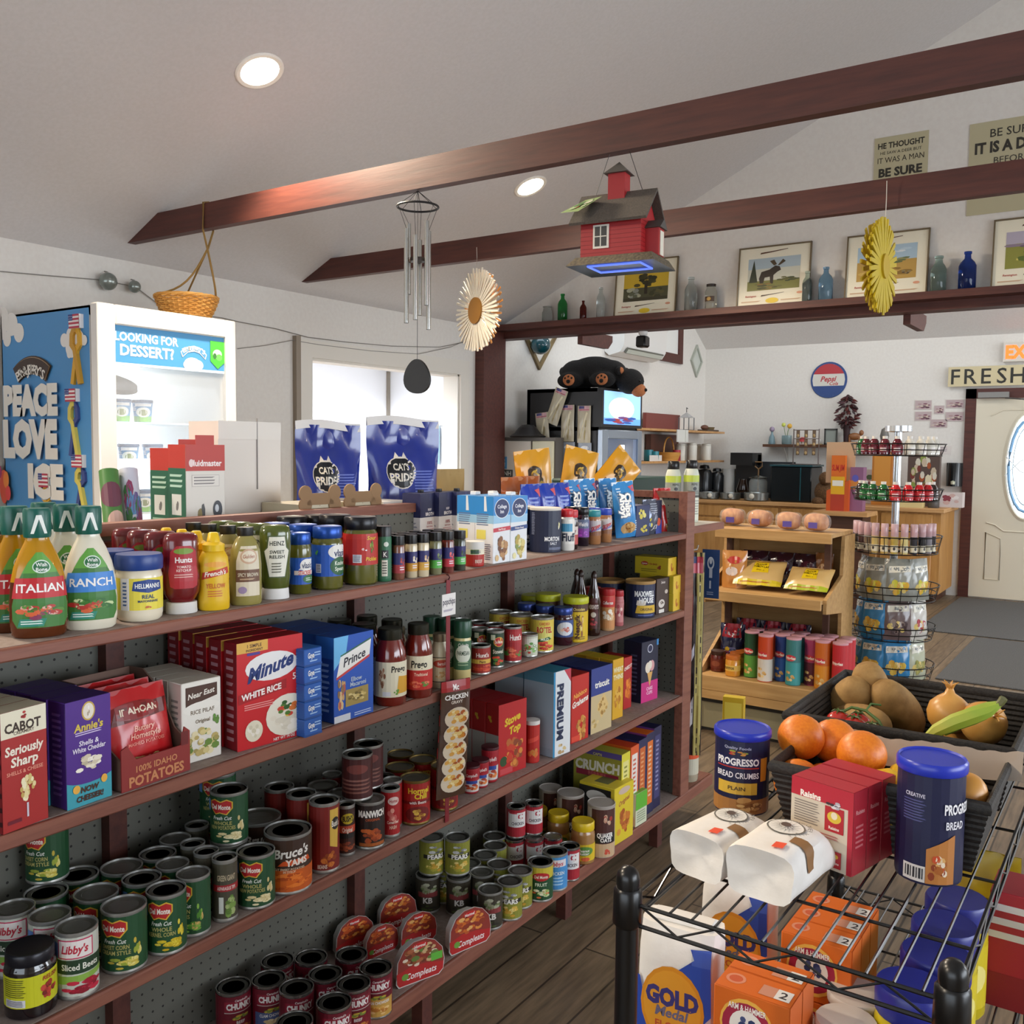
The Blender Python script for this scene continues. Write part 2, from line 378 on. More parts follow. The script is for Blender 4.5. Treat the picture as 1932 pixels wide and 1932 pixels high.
for x, y in ((-5.9, 4.6), (-6.0, 6.8)): spot((x, y, rz1-.08), 230, (.93, .96, 1), .12, 170)
for x, y, p in ((-2.6, 8.7, 24), (.6, 8.7, 22)): spot((x, y, far_ceil(y)-.15), p, (1, .93, .84))
# ================================================================ shelving gondola
GX, GB, GE = -1.45, -1.76, 3.335            # front edge, middle panel, end panel
S1, S2, S3, S4 = 1.182, .89, .56, .165
def peg(nt, b, N, tc):
    L = nt.links.new; sp = N('SeparateXYZ'); L(tc, sp.inputs[0]); d = []
    ad = N('Math', operation='ADD'); L(sp.outputs[0], ad.inputs[0]); L(sp.outputs[1], ad.inputs[1])
    for src in (ad.outputs[0], sp.outputs[2]):
        m = N('Math', operation='MULTIPLY', i_1=1/.0254); L(src, m.inputs[0]); f = N('Math', operation='FRACT'); L(m.outputs[0], f.inputs[0])
        s = N('Math', operation='SUBTRACT', i_1=.5); L(f.outputs[0], s.inputs[0]); p = N('Math', operation='POWER', i_1=2.0)
        a = N('Math', operation='ABSOLUTE'); L(s.outputs[0], a.inputs[0]); L(a.outputs[0], p.inputs[0]); d.append(p)
    q = N('Math', operation='ADD'); L(d[0].outputs[0], q.inputs[0]); L(d[1].outputs[0], q.inputs[1])
    c = N('Math', operation='LESS_THAN', i_1=.011); L(q.outputs[0], c.inputs[0])
    mx = N('Mix', data_type='RGBA'); L(c.outputs[0], mx.inputs[0]); mx.inputs[6].default_value = lin('#62625a'); mx.inputs[7].default_value = lin('#1c1c17'); L(mx.outputs[2], b.inputs['Base Color'])
PEG = nodemat('grey green pegboard', peg, .7)
DUST = speck('dusty shelf top', '#8d7c74', '#9c8c83', 90, .8, .1)
g = Tpl('gondola_shelving', MB().box(GB-.012, GB+.012, -.5, GE, .12, S1+.13, PEG))
gi = g.part('top_rail', MB().box(GB-.02, GB+.02, -.5, GE, S1+.13, S1+.155, SHELFWOOD))
for z, th in ((S1, .022), (S2, .026), (S3, .026), (S4, .045)):
    q = g.part('shelf', MB().box(GB+.012, GX-.012, -.5, GE-.0, z-.018, z, DUST)); g.part('shelf_edge', MB().box(GX-.012, GX, -.5, GE+(.29 if z == S4 else -.03), z-th, z-.0003, SHELFWOOD, b=.003), q)
q = g.part('shelf', MB().box(GB-.33, GB-.012, -.5, GE, S1-.018, S1, DUST)); g.part('shelf_edge', MB().box(GB-.342, GB-.33, -.5, GE, S1-.022, S1-.0003, SHELFWOOD), q)
g.part('base_deck', MB().box(GB-.34, GX-.012, GE, GE+.29, S4-.045, S4, SHELFWOOD).box(GB-.34, GB-.012, -.5, GE, S4-.045, S4, DUST))
for y in (-.3, .395, 1.11, 1.82, 2.53, 3.22): g.part('upright', MB().box(GB+.012, GB+.04, y-.02, y+.02, .1, S1+.12, TIMBER))
for y in (.4, 1.11, 1.82, 2.53, 3.2): g.part('base_leg', MB().box(GX-.07, GX-.035, y-.02, y+.02, 0, S4-.045, TIMBER))
for y in (.4, 3.2): g.part('base_leg', MB().box(GB-.3, GB-.26, y-.02, y+.02, 0, S4-.045, TIMBER))
q = g.part('end_panel', MB().box(GB-.33, GX-.03, GE-.006, GE+.006, S4, S1+.13, PEG))
g.part('end_post', MB().box(GX-.035, GX, GE-.03, GE+.045, S4, S1+.155, SHELFWOOD, b=.002), q)
g.part('end_rail', MB().box(GB-.33, GX-.035, GE-.02, GE+.02, S1+.13, S1+.155, SHELFWOOD), q)
q = g.part('end_shelf', MB().box(GX-.62, GX-.115, GE+.007, GE+.60, S1-.02, S1, '#cfc8bd')); g.part('shelf_edge', MB().box(GX-.115, GX-.105, GE+.007, GE+.60, S1-.03, S1-.0003, SHELFWOOD).box(GX-.62, GX-.105, GE+.60, GE+.61, S1-.03, S1-.0003, SHELFWOOD), q)
g.put('long brown gondola shelving unit with grey pegboard back and four loaded shelves', 'shelving')
# ================================================================ black wire rack, front right
RX0, RX1, RY0, RY1, RZ, RZ2 = -.537, -.152, 1.065, 2.07, .92, .555
BLK = mat('#0b0b0c', .3); CHR = mat('#17171a', .18, .6)
rk = Tpl('wire_rack')
for x in (RX0, RX1):
    for y in (RY0, RY1):
        p = rk.part('post', MB().lathe([(.0148, 0), (.0148, .945)], BLK, 16, T=Matrix.Translation((x, y, 0)), cap=True))
        rk.part('post_cap', MB().lathe([(.0155, .94), (.0155, .948), (.0135, .956), (.008, .962), (.0001, .964)], BLK, 16, T=Matrix.Translation((x, y, 0))), p)
        for z in (RZ, RZ2, .12): rk.part('collar', MB().lathe([(.0155, z-.035), (.0195, z-.03), (.0185, z+.012), (.0155, z+.016)], BLK, 16, T=Matrix.Translation((x, y, 0))), p)
for z in (RZ, RZ2, .12):
    m = MB(); r = .0026
    for dz in (-.004, -.031):
        m.tube([(RX0, RY0, z+dz), (RX1, RY0, z+dz)], r, BLK); m.tube([(RX0, RY1, z+dz), (RX1, RY1, z+dz)], r, BLK)
        m.tube([(RX0, RY0, z+dz), (RX0, RY1, z+dz)], r, BLK); m.tube([(RX1, RY0, z+dz), (RX1, RY1, z+dz)], r, BLK)
    q = rk.part('wire_shelf', m)
    m = MB(); n = int((RY1-RY0)/.06)
    for y in (RY0, RY1):
        k = 7; pts = [(RX0+.02+(RX1-RX0-.04)*i/k, y, z-(.005 if i % 2 == 0 else .03)) for i in range(k+1)]; m.tube(pts, .0017, BLK, 5)
    for x in (RX0, RX1): m.tube([(x, RY0+.02+(RY1-RY0-.04)*i/n, z-(.005 if i % 2 == 0 else .03)) for i in range(n+1)], .0017, CHR, 5)
    for y in (1.2, 1.41, 1.62, 1.84): m.tube([(RX0, y, z-.006), (RX1, y, z-.006)], .0024, BLK, 5)
    rk.part('truss_wire', m, q)
    m = MB()
    for i in range(1, 13): x = RX0+(RX1-RX0)*i/13; m.tube([(x, RY0, z-.002), (x, RY1, z-.002)], .0018, BLK, 5)
    rk.part('shelf_wire', m, q)
rk.put('black wire rack in the right foreground holding fruit baskets and baking goods', 'rack')
# ================================================================ ice cream freezer at the left wall
FX, FY0, FY1, FT = -3.7, 2.335, 3.06, 2.09
WHT = mat('#dcdad6', .35)
fz = Tpl('ice_cream_freezer')
m = MB(); BX = XL+.03
m.box(BX, BX+.03, FY0, FY1, .1, FT-.01, WHT).box(BX, FX-.06, FY1-.03, FY1, .1, FT-.01, WHT).box(BX, FX-.06, FY0, FY0+.03, .1, FT-.01, WHT).box(BX, FX-.06, FY0, FY1, FT-.05, FT-.01, WHT).box(BX, FX-.06, FY0, FY1, .1, .5, WHT)
fz.part('cabinet', m)
for x in (BX+.05, FX-.12): fz.part('foot', MB().box(x, x+.05, FY0+.04, FY1-.04, 0, .1, '#3a3a3c'))
m = MB().box(BX+.031, BX+.04, FY0+.03, FY1-.03, .5, FT-.05, mat('#eef8ff', .5, em=1.15)); fz.part('light_panel', m)
d = MB(); gy0, gy1, gz0, gz1 = FY0+.085, FY1-.06, .62, FT-.085
for y0, y1, z0, z1 in ((FY0, gy0, .12, FT), (gy1, FY1, .12, FT), (gy0, gy1, gz1, FT), (gy0, gy1, .12, gz0)): d.box(FX-.055, FX, y0, y1, z0, z1, mat('#e6e2dc', .35), b=.006)
dr = fz.part('door', d)
fz.part('door_glass', MB().box(FX-.03, FX-.026, gy0, gy1, gz0, gz1, mat('#ffffff', .02, al=.12)), dr)
hd = MB().box(FX-.03, FX-.018, gy0, gy1, gz1-.17, gz1, '#4f9fd4'); P = Plane((FX-.0178, gy0, gz1-.17), (0, 1, 0), (0, 0, 1)); wv, hv = gy1-gy0, .17
dec(hd, [('r', 0, 0, wv, .012, '#e8f4fc'), ('t', 'LOOKING FOR', .165, .125, .036, '#f4f8ff', .32, 0, .035), ('t', 'DESSERT?', .165, .068, .045, '#f4f8ff', .32, 0, .035),
    ('e', .40, .035, .045, .028, '#f2f6fb'), ('e', .43, .03, .03, .024, '#f2f6fb'), ('e', .375, .028, .026, .02, '#f2f6fb'),
    ('p', [(.335, .085), (.365, .108), (.41, .118), (.455, .108), (.48, .082), (.472, .058), (.44, .085), (.41, .092), (.375, .084), (.345, .06)], '#f2f2ec'),
    ('p', [(.34, .084), (.367, .103), (.41, .112), (.452, .103), (.475, .08), (.469, .064), (.44, .09), (.41, .097), (.375, .089), (.348, .066)], '#5a9ccc'),
    ('a', "BEN&JERRY'S", .408, .106, .12, .02, '#f6f2e6', .95),
    ('p', [(.50, .15), (.585, .15), (.585, .055), (.542, .02), (.50, .055)], '#4fc63c'), ('e', .54, .09, .026, .022, '#dff0d8'), ('e', .55, .075, .018, .016, '#6fd05c'), ('e', .525, .08, .01, .014, '#3c7a3a')], P)
fz.part('lit_header', hd, dr)
sh = None
for z in (1.60, 1.40, 1.19, .98, .77):
    m = MB().box(BX+.06, FX-.09, FY0+.04, FY1-.04, z-.012, z-.006, mat('#e9f4fb', .3)); m.box(FX-.092, FX-.088, FY0+.04, FY1-.04, z-.03, z+.03, mat('#eef6fb', .3, em=.6)) if z in (1.40, .98) else None
    fz.part('wire_shelf', m)
fz.part('fan_cover', MB().lathe([(.16, 0), (.165, .02), (.0001, .05)], mat('#26282b', .5), 28, T=Matrix.Translation((FX-.3, FY0+.2, FT-.3)) @ Matrix.Rotation(.35, 4, 'Y') @ Matrix.Scale(-1, 4, (0, 0, 1))))
pn = Plane((BX, FY0-.0015, 0), (1, 0, 0), (0, 0, 1), .0008)
m = MB().box(BX+.01, FX-.06, FY0-.0014, FY0, .13, FT-.02, '#4c90c8'); LTR = '#e9e4da'; ops = []
def C(x, y): return pn.px(x, y)
def circ(x, y, r, c): a, b = C(x, y); k = r/F*dep(pn(a, b)); ops.append(('e', a, b, k, k, c))
def txt(t, x, y, h, c, mw=None, sl=0, bd=.045, rs=0): a, b = C(x, y); k = dep(pn(a, b))/F; ops.append(('t', t, a, b, h*k, c, mw and mw*k/.8, sl, bd, rs))
def quad(pts, c): ops.append(('p', [C(*p) for p in pts], c))
for x, y, r in ((0, 620, 24), (22, 612, 22), (36, 628, 18), (14, 640, 14), (5, 600, 22)): circ(x, y, r, '#e8e4de')
for x, y, r in ((122, 642, 13), (134, 632, 14), (136, 655, 20), (150, 640, 17), (160, 642, 10), (132, 668, 8)): circ(x, y, r, '#ece8e2')
a0, b0 = C(62, 690); k0 = dep(pn(a0, b0))/F
def arcband(cx, cy, R0, R1, ang, c): 
    n = 10
    for i in range(n):
        t0, t1 = -ang+2*ang*i/n, -ang+2*ang*(i+1)/n
        ops.append(('p', [(cx+R0*math.sin(t0), cy+R0*math.cos(t0)), (cx+R1*math.sin(t0), cy+R1*math.cos(t0)), (cx+R1*math.sin(t1), cy+R1*math.cos(t1)), (cx+R0*math.sin(t1), cy+R0*math.cos(t1))], c))
RR = .235; cy0 = b0-RR
arcband(a0, cy0, RR-.040, RR+.044, .62, '#3c2a20'); arcband(a0, cy0, RR-.034, RR+.038, .60, '#b89a78'); arcband(a0, cy0, RR-.031, RR+.035, .59, '#3c2a20')
dec(m, ops, pn, clip=(.012, .78)); ops = []
dec(m, [('a', "BEN&JERRY'S", a0, b0-.018, RR-.018, .042, LTR, .98)], pn, l0=17)
for t, x, y, h, mw in (('PEACE', 62, 755, 50, 150), ('LOVE', 62, 828, 62, 150), ('ICE', 92, 908, 56, 104)):
    txt(t, x, y, h, '#7fa6c6', mw, 0, .075); a, b = C(x-2, y-1); o = ops.pop(); ops.append(('t', t, a+.004, b-.004)+o[4:]); txt(t, x, y, h, LTR, mw, 0, .07)
for i, (x, y, rx, ry, c) in enumerate(((14, 918, 15, 32, '#d8553c'), (18, 905, 10, 16, '#e8883a'), (22, 930, 9, 14, '#e04848'), (6, 890, 8, 12, '#a83c6c'))):
    a, b = C(x, y); k = dep(pn(a, b))/F; ops.append(('e', a, b, rx*k, ry*k, c))
dec(m, ops, pn, l0=18); ops = []
sw = fz.part('side_decal', m)
def flag_ops(x, y, w, h):
    a, b = C(x, y); k = dep(pn(a, b))/F; W2, H2 = w*k, h*k; out = []
    for i in range(7): out.append(('r', a-W2/2, b-H2/2+H2*i/7, a+W2/2, b-H2/2+H2*(i+1)/7, '#b8324a' if i % 2 == 0 else '#ece6e2'))
    out.append(('r', a-W2/2, b+H2*.05, a-W2*.08, b+H2/2, '#2f3f86'))
    for i in range(6): out.append(('e', a-W2*.43+W2*.14*(i % 3), b+H2*(.17+.17*(i//3)), W2*.025, H2*.03, '#f4f4f4'))
    return out
fz.put('white upright ice cream freezer with glass door, blue lettered side and lit header', 'freezer')
def pn2(a, b, l=0): return pn(a, b, l+26)
for i, (x, y, w_, h_, lab) in enumerate(((148, 607, 34, 26, 'uppermost small flag magnet on the blue freezer side'), (141, 746, 34, 24, 'flag magnet right of the word PEACE on the blue freezer side'), (153, 870, 34, 24, 'flag magnet below the striped ribbon on the freezer side'), (90, 906, 32, 26, 'flag magnet over the letter C of ICE on the freezer side'))):
    mm = MB(); dec(mm, flag_ops(x, y, w_, h_), pn2); a, b = C(x, y); k = dep(pn(a, b))/F; mm.box(BX+a-w_*k/2, BX+a+w_*k/2, FY0-.0212, FY0-.0016, b-h_*k/2, b+h_*k/2, '#ece6e2'); one('flag_magnet', mm, lab, 'magnet', group='flag magnets on the freezer')
def ribbon(x, y, w_, h_, c1, c2, lab):
    mm = MB(); a, b = C(x, y); k = dep(pn(a, b))/F; W2, H2 = w_*k, h_*k
    for sgn, c, yy in ((1, c1, .014), (-1, c2, .017)):
        pts = [(-.42*sgn, -.5), (.06*sgn, .12), (.4*sgn, .22), (.36*sgn, .4), (.12*sgn, .5), (-.05*sgn, .5)]; th = .13*W2*1.3; V2 = []
        for j in range(len(pts)-1):
            (p0, q0), (p1, q1) = pts[j], pts[j+1]; A = V((p0*W2, q0*H2)); B = V((p1*W2, q1*H2)); nrm = (B-A).orthogonal().normalized()*th; e = (B-A).normalized()*th*.5
            poly = [A-nrm-e, B-nrm+e, B+nrm+e, A+nrm-e]
            mm.prism([tuple(p) for p in poly], lambda u, v, t: V((BX+a+u, FY0-t, b+v)), .0017, yy-.002*j*.2, c)
    one('ribbon_magnet', mm, lab, 'magnet', group='ribbon magnets on the freezer')
ribbon(147, 672, 30, 100, '#d8a42e', '#c8942a', 'yellow ribbon magnet on the cloud of the blue freezer side')
ribbon(143, 810, 28, 96, '#3c4a86', '#d6c65c', 'blue and yellow ribbon magnet between LOVE and the freezer door')
ribbon(156, 922, 28, 72, '#3c4a86', '#d6c65c', 'lowest blue and yellow ribbon magnet on the freezer side')
ribbon(92, 952, 26, 60, '#d8a42e', '#d8a42e', 'yellow ribbon magnet below the flag over ICE')
# pints of ice cream behind the freezer door
TUBB, TUBT = mat('#5f9fd6', .4), mat('#2f6fae', .4)
pt = Tpl('ice_cream_tub')
m = MB().lathe([(.036, 0), (.045, .09)], TUBB, 20); pt.part('carton', m)
def cylfn(r0, r1, z0, z1): return lambda u, v, l=0: V(((r0+(r1-r0)*v+l*.0004)*math.sin((u-.5)*2*PI), -(r0+(r1-r0)*v+l*.0004)*math.cos((u-.5)*2*PI), z0+(z1-z0)*v))
m = MB(); dec(m, [('r', .2, .02, .8, .3, '#7cc05a'), ('e', .5, .5, .13, .25, '#f2f6f2'), ('e', .5, .48, .07, .16, '#8a9a6a'), ('r', .36, .8, .64, .95, '#e8eef4'), ('l', .3, .55, .38, .8, 3, '#e8eef4')], cylfn(.0362, .0452, 0, .09), .25, .09, 16, 1); pt.part('label', m)
pt.part('lid', MB().lathe([(.047, .088), (.047, .1), (.044, .102), (.0001, .102)], mat('#3a5f8c', .4), 20))
tubs = [(1.60, .10, 0), (1.60, .2, 0), (1.60, .31, 0), (1.40, .12, 0), (1.40, .235, 0), (1.40, .36, 0), (1.40, .12, .11), (1.19, .1, 0), (1.19, .2, 0), (1.19, .31, 0), (1.19, .41, 0), (.98, .1, 0), (.98, .21, 0), (.98, .33, 0)]
for z, dy, dx in tubs:
    pt.put('blue lidded tub of ice cream on a shelf behind the freezer door', 'ice cream tub', (FX-.15-dx, FY0+dy, z-.0055), PI/2-.5, 1, 'ice cream tubs in the freezer')
# ================================================================ far room: counter, coolers, door, mats, shelves
OAK = wood('honey oak', ['#9a6a34', '#b98546', '#c9975a'], (10, 10, 1), .45); OAKX = wood('oak board', ['#a87844', '#c2925c', '#d0a470'], (1, 10, 10), .5); DARKW = wood('dark brown wood', ['#3a2115', '#54301e'], (1, 10, 10), .5)
dx0 = -1.545; dx1 = dx0+.92; DT = 2.04
fr = MB(); JW = .1
for x0, x1, z0, z1 in ((dx0-JW, dx0, 0, DT+JW), (dx1, dx1+JW, 0, DT+JW), (dx0-JW, dx1+JW, DT, DT+JW)): fr.box(x0, x1, YF-.03, YF, z0, z1, TIMBER)
dr = struct('door_1', fr)
DOORC = mat('#d8cfba', .4); lf = MB().box(dx0, dx1, YF-.022, YF-.002, .012, DT, DOORC)
sub('door_leaf', lf, dr)
cx, cz, rw, rh = (dx0+dx1)/2+.02, 1.36, .19, .53
def ering(m, a0, b0, a1, b1, y0, y1, c):
    n = 40; vs = []
    for i in range(n):
        t = 2*PI*i/n
        for a, b, y in ((a0, b0, y0), (a1, b1, y1)): vs.append((cx+a*math.cos(t), y, cz+b*math.sin(t)))
    m.add(vs, [(2*i, 2*((i+1) % n), 2*((i+1) % n)+1, 2*i+1) for i in range(n)], c, True)
gl = MB(); n = 40
gl.add([(cx+rw*math.cos(2*PI*i/n), YF-.027, cz+rh*math.sin(2*PI*i/n)) for i in range(n)], [tuple(range(n))], mat('#dfeef6', .2, em=1.5)); sub('oval_glass', gl, dr)
m = MB(); ering(m, rw-.012, rh-.012, rw, rh, YF-.028, YF-.036, DOORC); ering(m, rw, rh, rw+.03, rh+.03, YF-.036, YF-.022, DOORC); sub('glass_surround', m, dr)
m = MB(); ering(m, rw*.62, rh*.72, rw*.66, rh*.745, YF-.029, YF-.029, '#9fb0b8')
for sgn in (1, -1): m.tube([(cx-rw, YF-.03, cz+.1*sgn), (cx-rw*.3, YF-.03, cz-.05*sgn), (cx+rw, YF-.03, cz-.16*sgn)], .006, '#eef2f2'); m.tube([(cx-rw*.55, YF-.03, cz+.4*sgn), (cx-rw*.1, YF-.03, cz+.15*sgn), (cx+rw*.5, YF-.03, cz+.42*sgn)], .006, '#eef2f2')
m.tube([(cx+rw*.84*math.cos(t/20*2*PI), YF-.028, cz+rh*.86*math.sin(t/20*2*PI)) for t in range(20)], .016, mat('#86b4dc', .3), 6, True)
sub('leaded_came', m, dr)
m = MB()
for x0, x1, z0, z1 in ((dx0+.14, dx0+.28, .2, .62), (dx1-.28, dx1-.14, .2, .62)):
    m.tube([(x0, YF-.023, z0), (x1, YF-.023, z0), (x1, YF-.023, z1), (x0, YF-.023, z1+.06)], .007, DOORC, 6, True)
m.tube([(dx0+.14, YF-.023, .78), (dx0+.22, YF-.023, .76), (dx0+.3, YF-.023, .70), (dx1-.3, YF-.023, .70), (dx1-.14, YF-.023, .78)], .008, DOORC); m.tube([(dx0+.14, YF-.023, 1.86), (dx0+.25, YF-.023, 1.92), (dx1-.2, YF-.023, 1.92)], .008, DOORC)
sub('raised_panel', m, dr)
sub('door_closer', MB().box(dx0+.02, dx0+.3, YF-.085, YF-.03, DT+.005, DT+.06, mat('#8c8a86', .4, .5)).tube([(dx0+.27, YF-.07, DT), (dx0+.42, YF-.2, DT-.02), (dx0+.62, YF-.03, DT-.03)], .009, mat('#6a6866', .4, .5)), dr)
MAT_ = speck('ribbed entrance mat', '#4b4a49', '#5f5e5c', 160, .95, .5)
one('door_mat', MB().box(-1.6, .4, 8.42, 10.55, .0005, .012, MAT_, b=.004), 'dark grey entrance mat lying right at the door', 'mat'); one('door_mat', MB().box(-1.14, .5, 6.66, 8.34, .0005, .012, MAT_, b=.004), 'dark grey floor mat nearer the camera, before the door mat', 'mat')
CT = .94; cf = 9.93
ct = Tpl('counter_cabinet', MB().box(-4.35, -1.72, cf, YF-.002, .1, CT-.04, OAK).box(-4.3, -1.76, cf+.05, YF-.002, 0, .1, DARKW))
for i in range(5): x = -4.3+i*.51; ct.part('cabinet_door', MB().box(x, x+.48, cf-.018, cf-.001, .14, CT-.2, OAK, b=.006)); ct.part('drawer', MB().box(x, x+.48, cf-.018, cf-.001, CT-.18, CT-.06, OAK, b=.006))
ct.part('side_panel', MB().box(-1.72, -1.705, cf, YF-.03, .1, CT-.04, OAK))
ct.put('honey oak base cabinet along the far wall beside the door', 'cabinet')
one('worktop', MB().box(-4.4, -1.67, cf-.04, YF-.002, CT-.0395, CT, OAKX, b=.004), 'oak worktop on the cabinet beside the entrance door', 'worktop')
# cooler with lit header
CX0, CX1, CY0, CY1, CTP = -4.344, -3.63, 6.6, 7.3, 1.975
BK = mat('#141517', .5)
co = Tpl('drinks_cooler')
m = MB().box(CX0, CX1-.05, CY0, CY0+.03, .08, CTP, BK).box(CX0, CX1-.05, CY1-.03, CY1, .08, CTP, BK).box(CX0, CX0+.03, CY0, CY1, .08, CTP, BK).box(CX0, CX1-.05, CY0, CY1, CTP-.03, CTP, BK).box(CX0, CX1-.05, CY0, CY1, 0, .3, BK).box(CX0, CX1-.05, CY0, CY1, CTP-.34, CTP-.31, BK)
co.part('cabinet', m)
m = MB().box(CX1-.05, CX1-.006, CY0, CY1, CTP-.31, CTP, BK); co.part('header_frame', m)
hm = MB(); P = Plane((CX1-.005, CY0+.03, CTP-.285), (0, 1, 0), (0, 0, 1)); 
hm.box(CX1-.02, CX1-.0052, CY0+.03, CY1-.03, CTP-.285, CTP-.02, mat('#8ab8f0', .4, em=.75))
dec(hm, [('e', .3, .13, .22, .09, mat('#f4faff', .4, em=1.2)), ('r', 0, 0, .64, .05, mat('#5a8fe0', .4, em=.8)), ('b', .32, .04, .3, .035, ['#c84a4a', '#3a6acc', '#8a5aa0'], 14)], P); co.part('lit_header', hm)
dm = MB(); gy0, gy1, gz0, gz1 = CY0+.1, CY1-.07, .5, CTP-.4; AL = mat('#9aa4b0', .35, .7)
for y0, y1, z0, z1 in ((CY0+.01, gy0, .32, CTP-.33), (gy1, CY1, .32, CTP-.33), (gy0, gy1, gz1, CTP-.33), (gy0, gy1, .32, gz0)): dm.box(CX1-.05, CX1, y0, y1, z0, z1, AL, b=.004)
dq = co.part('door', dm); co.part('door_glass', MB().box(CX1-.02, CX1-.016, gy0, gy1, gz0, gz1, mat('#dbe8ff', .03, al=.15)), dq)
co.part('light_panel', MB().box(CX0+.031, CX0+.04, CY0+.03, CY1-.03, .3, CTP-.34, mat('#b4ceff', .5, em=2.4)).box(CX1-.16, CX1-.13, CY1-.1, CY1-.07, .5, CTP-.45, mat('#ffffff', .5, em=5.0)))
for z in (1.12, .92, .7, .5): co.part('shelf', MB().box(CX0+.05, CX1-.08, CY0+.03, CY1-.03, z-.008, z, mat('#dfe8f4', .4)))
co.put('black upright drinks cooler with lit blue header and glass door', 'cooler')
bw = Tpl('bowl'); bw.part('dish', MB().lathe([(.04, 0), (.11, .05), (.13, .09), (.125, .09), (.1, .05), (.0001, .012)], mat('#8a8fb4', .3), 20)); 
for z in (1.12, .92): bw.put('blue grey bowl on a shelf inside the drinks cooler', 'bowl', (CX1-.28, CY0+.3, z), 0, 1, 'bowls in the cooler')
# ================================================================ goods: turned containers, cartons, pouches
def prad(prof, z):
    for (r0, z0), (r1, z1) in zip(prof, prof[1:]):
        if z0 <= z <= z1 and z1 > z0: return r0+(r1-r0)*(z-z0)/(z1-z0)
    return prof[-1][0]
SIL, GLD, DKL = mat('#b4b4b0', .3, .7), mat('#8a7440', .35, .7), mat('#6a675f', .38, .5)
def turned(name, prof, bm, cap=None, lab=None, sx=1, sy=1, n=24, extra=(), bname='body', nu=24):
    """body of revolution with an optional cap (name, profile, material) and wrap-round label (z0, z1, degrees, colour, shapes)"""
    T = Tpl(name); q = T.part(bname, MB().lathe(prof, M(bm), n, sx, sy)); T.w = 2*max(p[0] for p in prof)*sx; T.h = max(p[1] for p in prof)
    if cap:
        cq = T.part(cap[0], MB().lathe(cap[1], M(cap[2]), n, cap[3] if len(cap) > 3 else sx, cap[4] if len(cap) > 4 else sy)); T.h = max(T.h, max(p[1] for p in cap[1])); T.w = max(T.w, 2*max(p[0] for p in cap[1])*(cap[3] if len(cap) > 3 else sx))
    if lab:
        z0, z1, deg, c, ops = lab; A = math.radians(deg); rm = max(prad(prof, z0+(z1-z0)*i/4) for i in range(5)); W = A*rm*sx
        def fn(u, v, l=0):
            z = z0+(z1-z0)*v; r = prad(prof, z)+.0004+l*.00028; a = (u-.5)*A
            return V((r*sx*math.sin(a), -r*sy*math.cos(a), z))
        m = MB(); k = max(2, int(nu*deg/360)); nv = 6 if abs(prad(prof, z0)-prad(prof, (z0+z1)/2)) > .0008 or abs(prad(prof, z1)-prad(prof, (z0+z1)/2)) > .0008 else 1
        if c: dec(m, [('r', 0, 0, 1, 1, c)], fn, W, z1-z0, k, nv, l0=0)
        dec(m, ops, fn, W, z1-z0, k, nv); T.part('label', m)
    for nm, mb in extra: T.part(nm, mb)
    return T
def can(c, ops, r=.0375, h=.112, lid=DKL, rim=SIL, z0=.007, z1=None, name='food_can', deg=360):
    z1 = z1 or h-.007
    T = turned(name, [(r-.001, .0), (r+.0006, .002), (r+.0006, .004), (r-.0002, .006), (r-.0002, h-.006), (r+.0006, h-.004), (r+.0006, h-.0005), (r-.0006, h), (r-.0018, h-.0005), (r-.0022, h-.004)], rim, ('lid', [(r-.0022, h-.004), (r-.005, h-.0045), (r-.0055, h-.0035), (r*.66, h-.0035), (r*.64, h-.0042), (.0001, h-.0042)], lid), (z0, z1, deg, c, ops), n=24)
    return T
REG = []
def reg(o, r, z0, h):
    if GB < o.location.x < -1.3: REG.append([o, r, z0, z0+h])
def settle():
    """nudge the hinder of any two touching containers on the gondola until they only stand side by side"""
    for _ in range(60):
        hit = 0
        for i in range(len(REG)):
            for j in range(i):
                a, b = REG[i], REG[j]
                if a[2] >= b[3]-.001 or b[2] >= a[3]-.001: continue
                d = V((a[0].location.x-b[0].location.x, a[0].location.y-b[0].location.y)); gap = a[1]+b[1]+.0008-d.length
                if gap <= 0: continue
                hit += 1; d = d.normalized() if d.length > 1e-5 else V((-1, 0))
                la, lb = a[0].location, b[0].location
                if la.x*la.x+la.y*la.y < lb.x*lb.x+lb.y*lb.y: a, b, d = b, a, -d
                l = a[0].location; l.x = max(l.x+d.x*gap*.8, GB+.043+a[1]); l.y += d.y*gap*.8; b[0].location.y -= d.y*gap*.2
        if not hit: break
def place(T, C0, s, sz, rz, desc, cat, back=0, group=None, stack=(), pitch=None, jit=.004, first=None, sdesc=None):
    """the front one and those behind it in the same row, receding into the shelf"""
    rnd = random.Random(int(C0.x*1000)+int(C0.y*977)); w = (pitch or T.w*s*1.06)
    many = back > 0
    for k in range(back+1):
        x = C0.x-k*w
        if k and x < GB+.045+T.w*s/2 and C0.x > GB: break
        lab = desc if not many else f"{desc}, {'front of' if k == 0 else ORD[k]+' in'} its row"
        if C0.x > GB and C0.x < -1.3: x = max(x, GB+.043+T.w*s/2)
        o = T.put(lab, cat, (x, C0.y+(rnd.uniform(-jit, jit) if k else 0), C0.z+.0006), rz+(rnd.uniform(-.3, .3) if k else 0), (s, s, sz), group or (desc if many else None)); reg(o, T.w*s/2*getattr(T, 'd', 1), C0.z, T.h*sz)
        if k in stack: o = T.put(f"{sdesc or desc}, stacked on the {'front' if k == 0 else ORD[k]} one of its row", cat, (x, C0.y, C0.z+T.h*sz+.0005), rz+rnd.uniform(-.3, .3), (s, s, sz), group or desc); reg(o, T.w*s/2, C0.z+T.h*sz, T.h*sz)
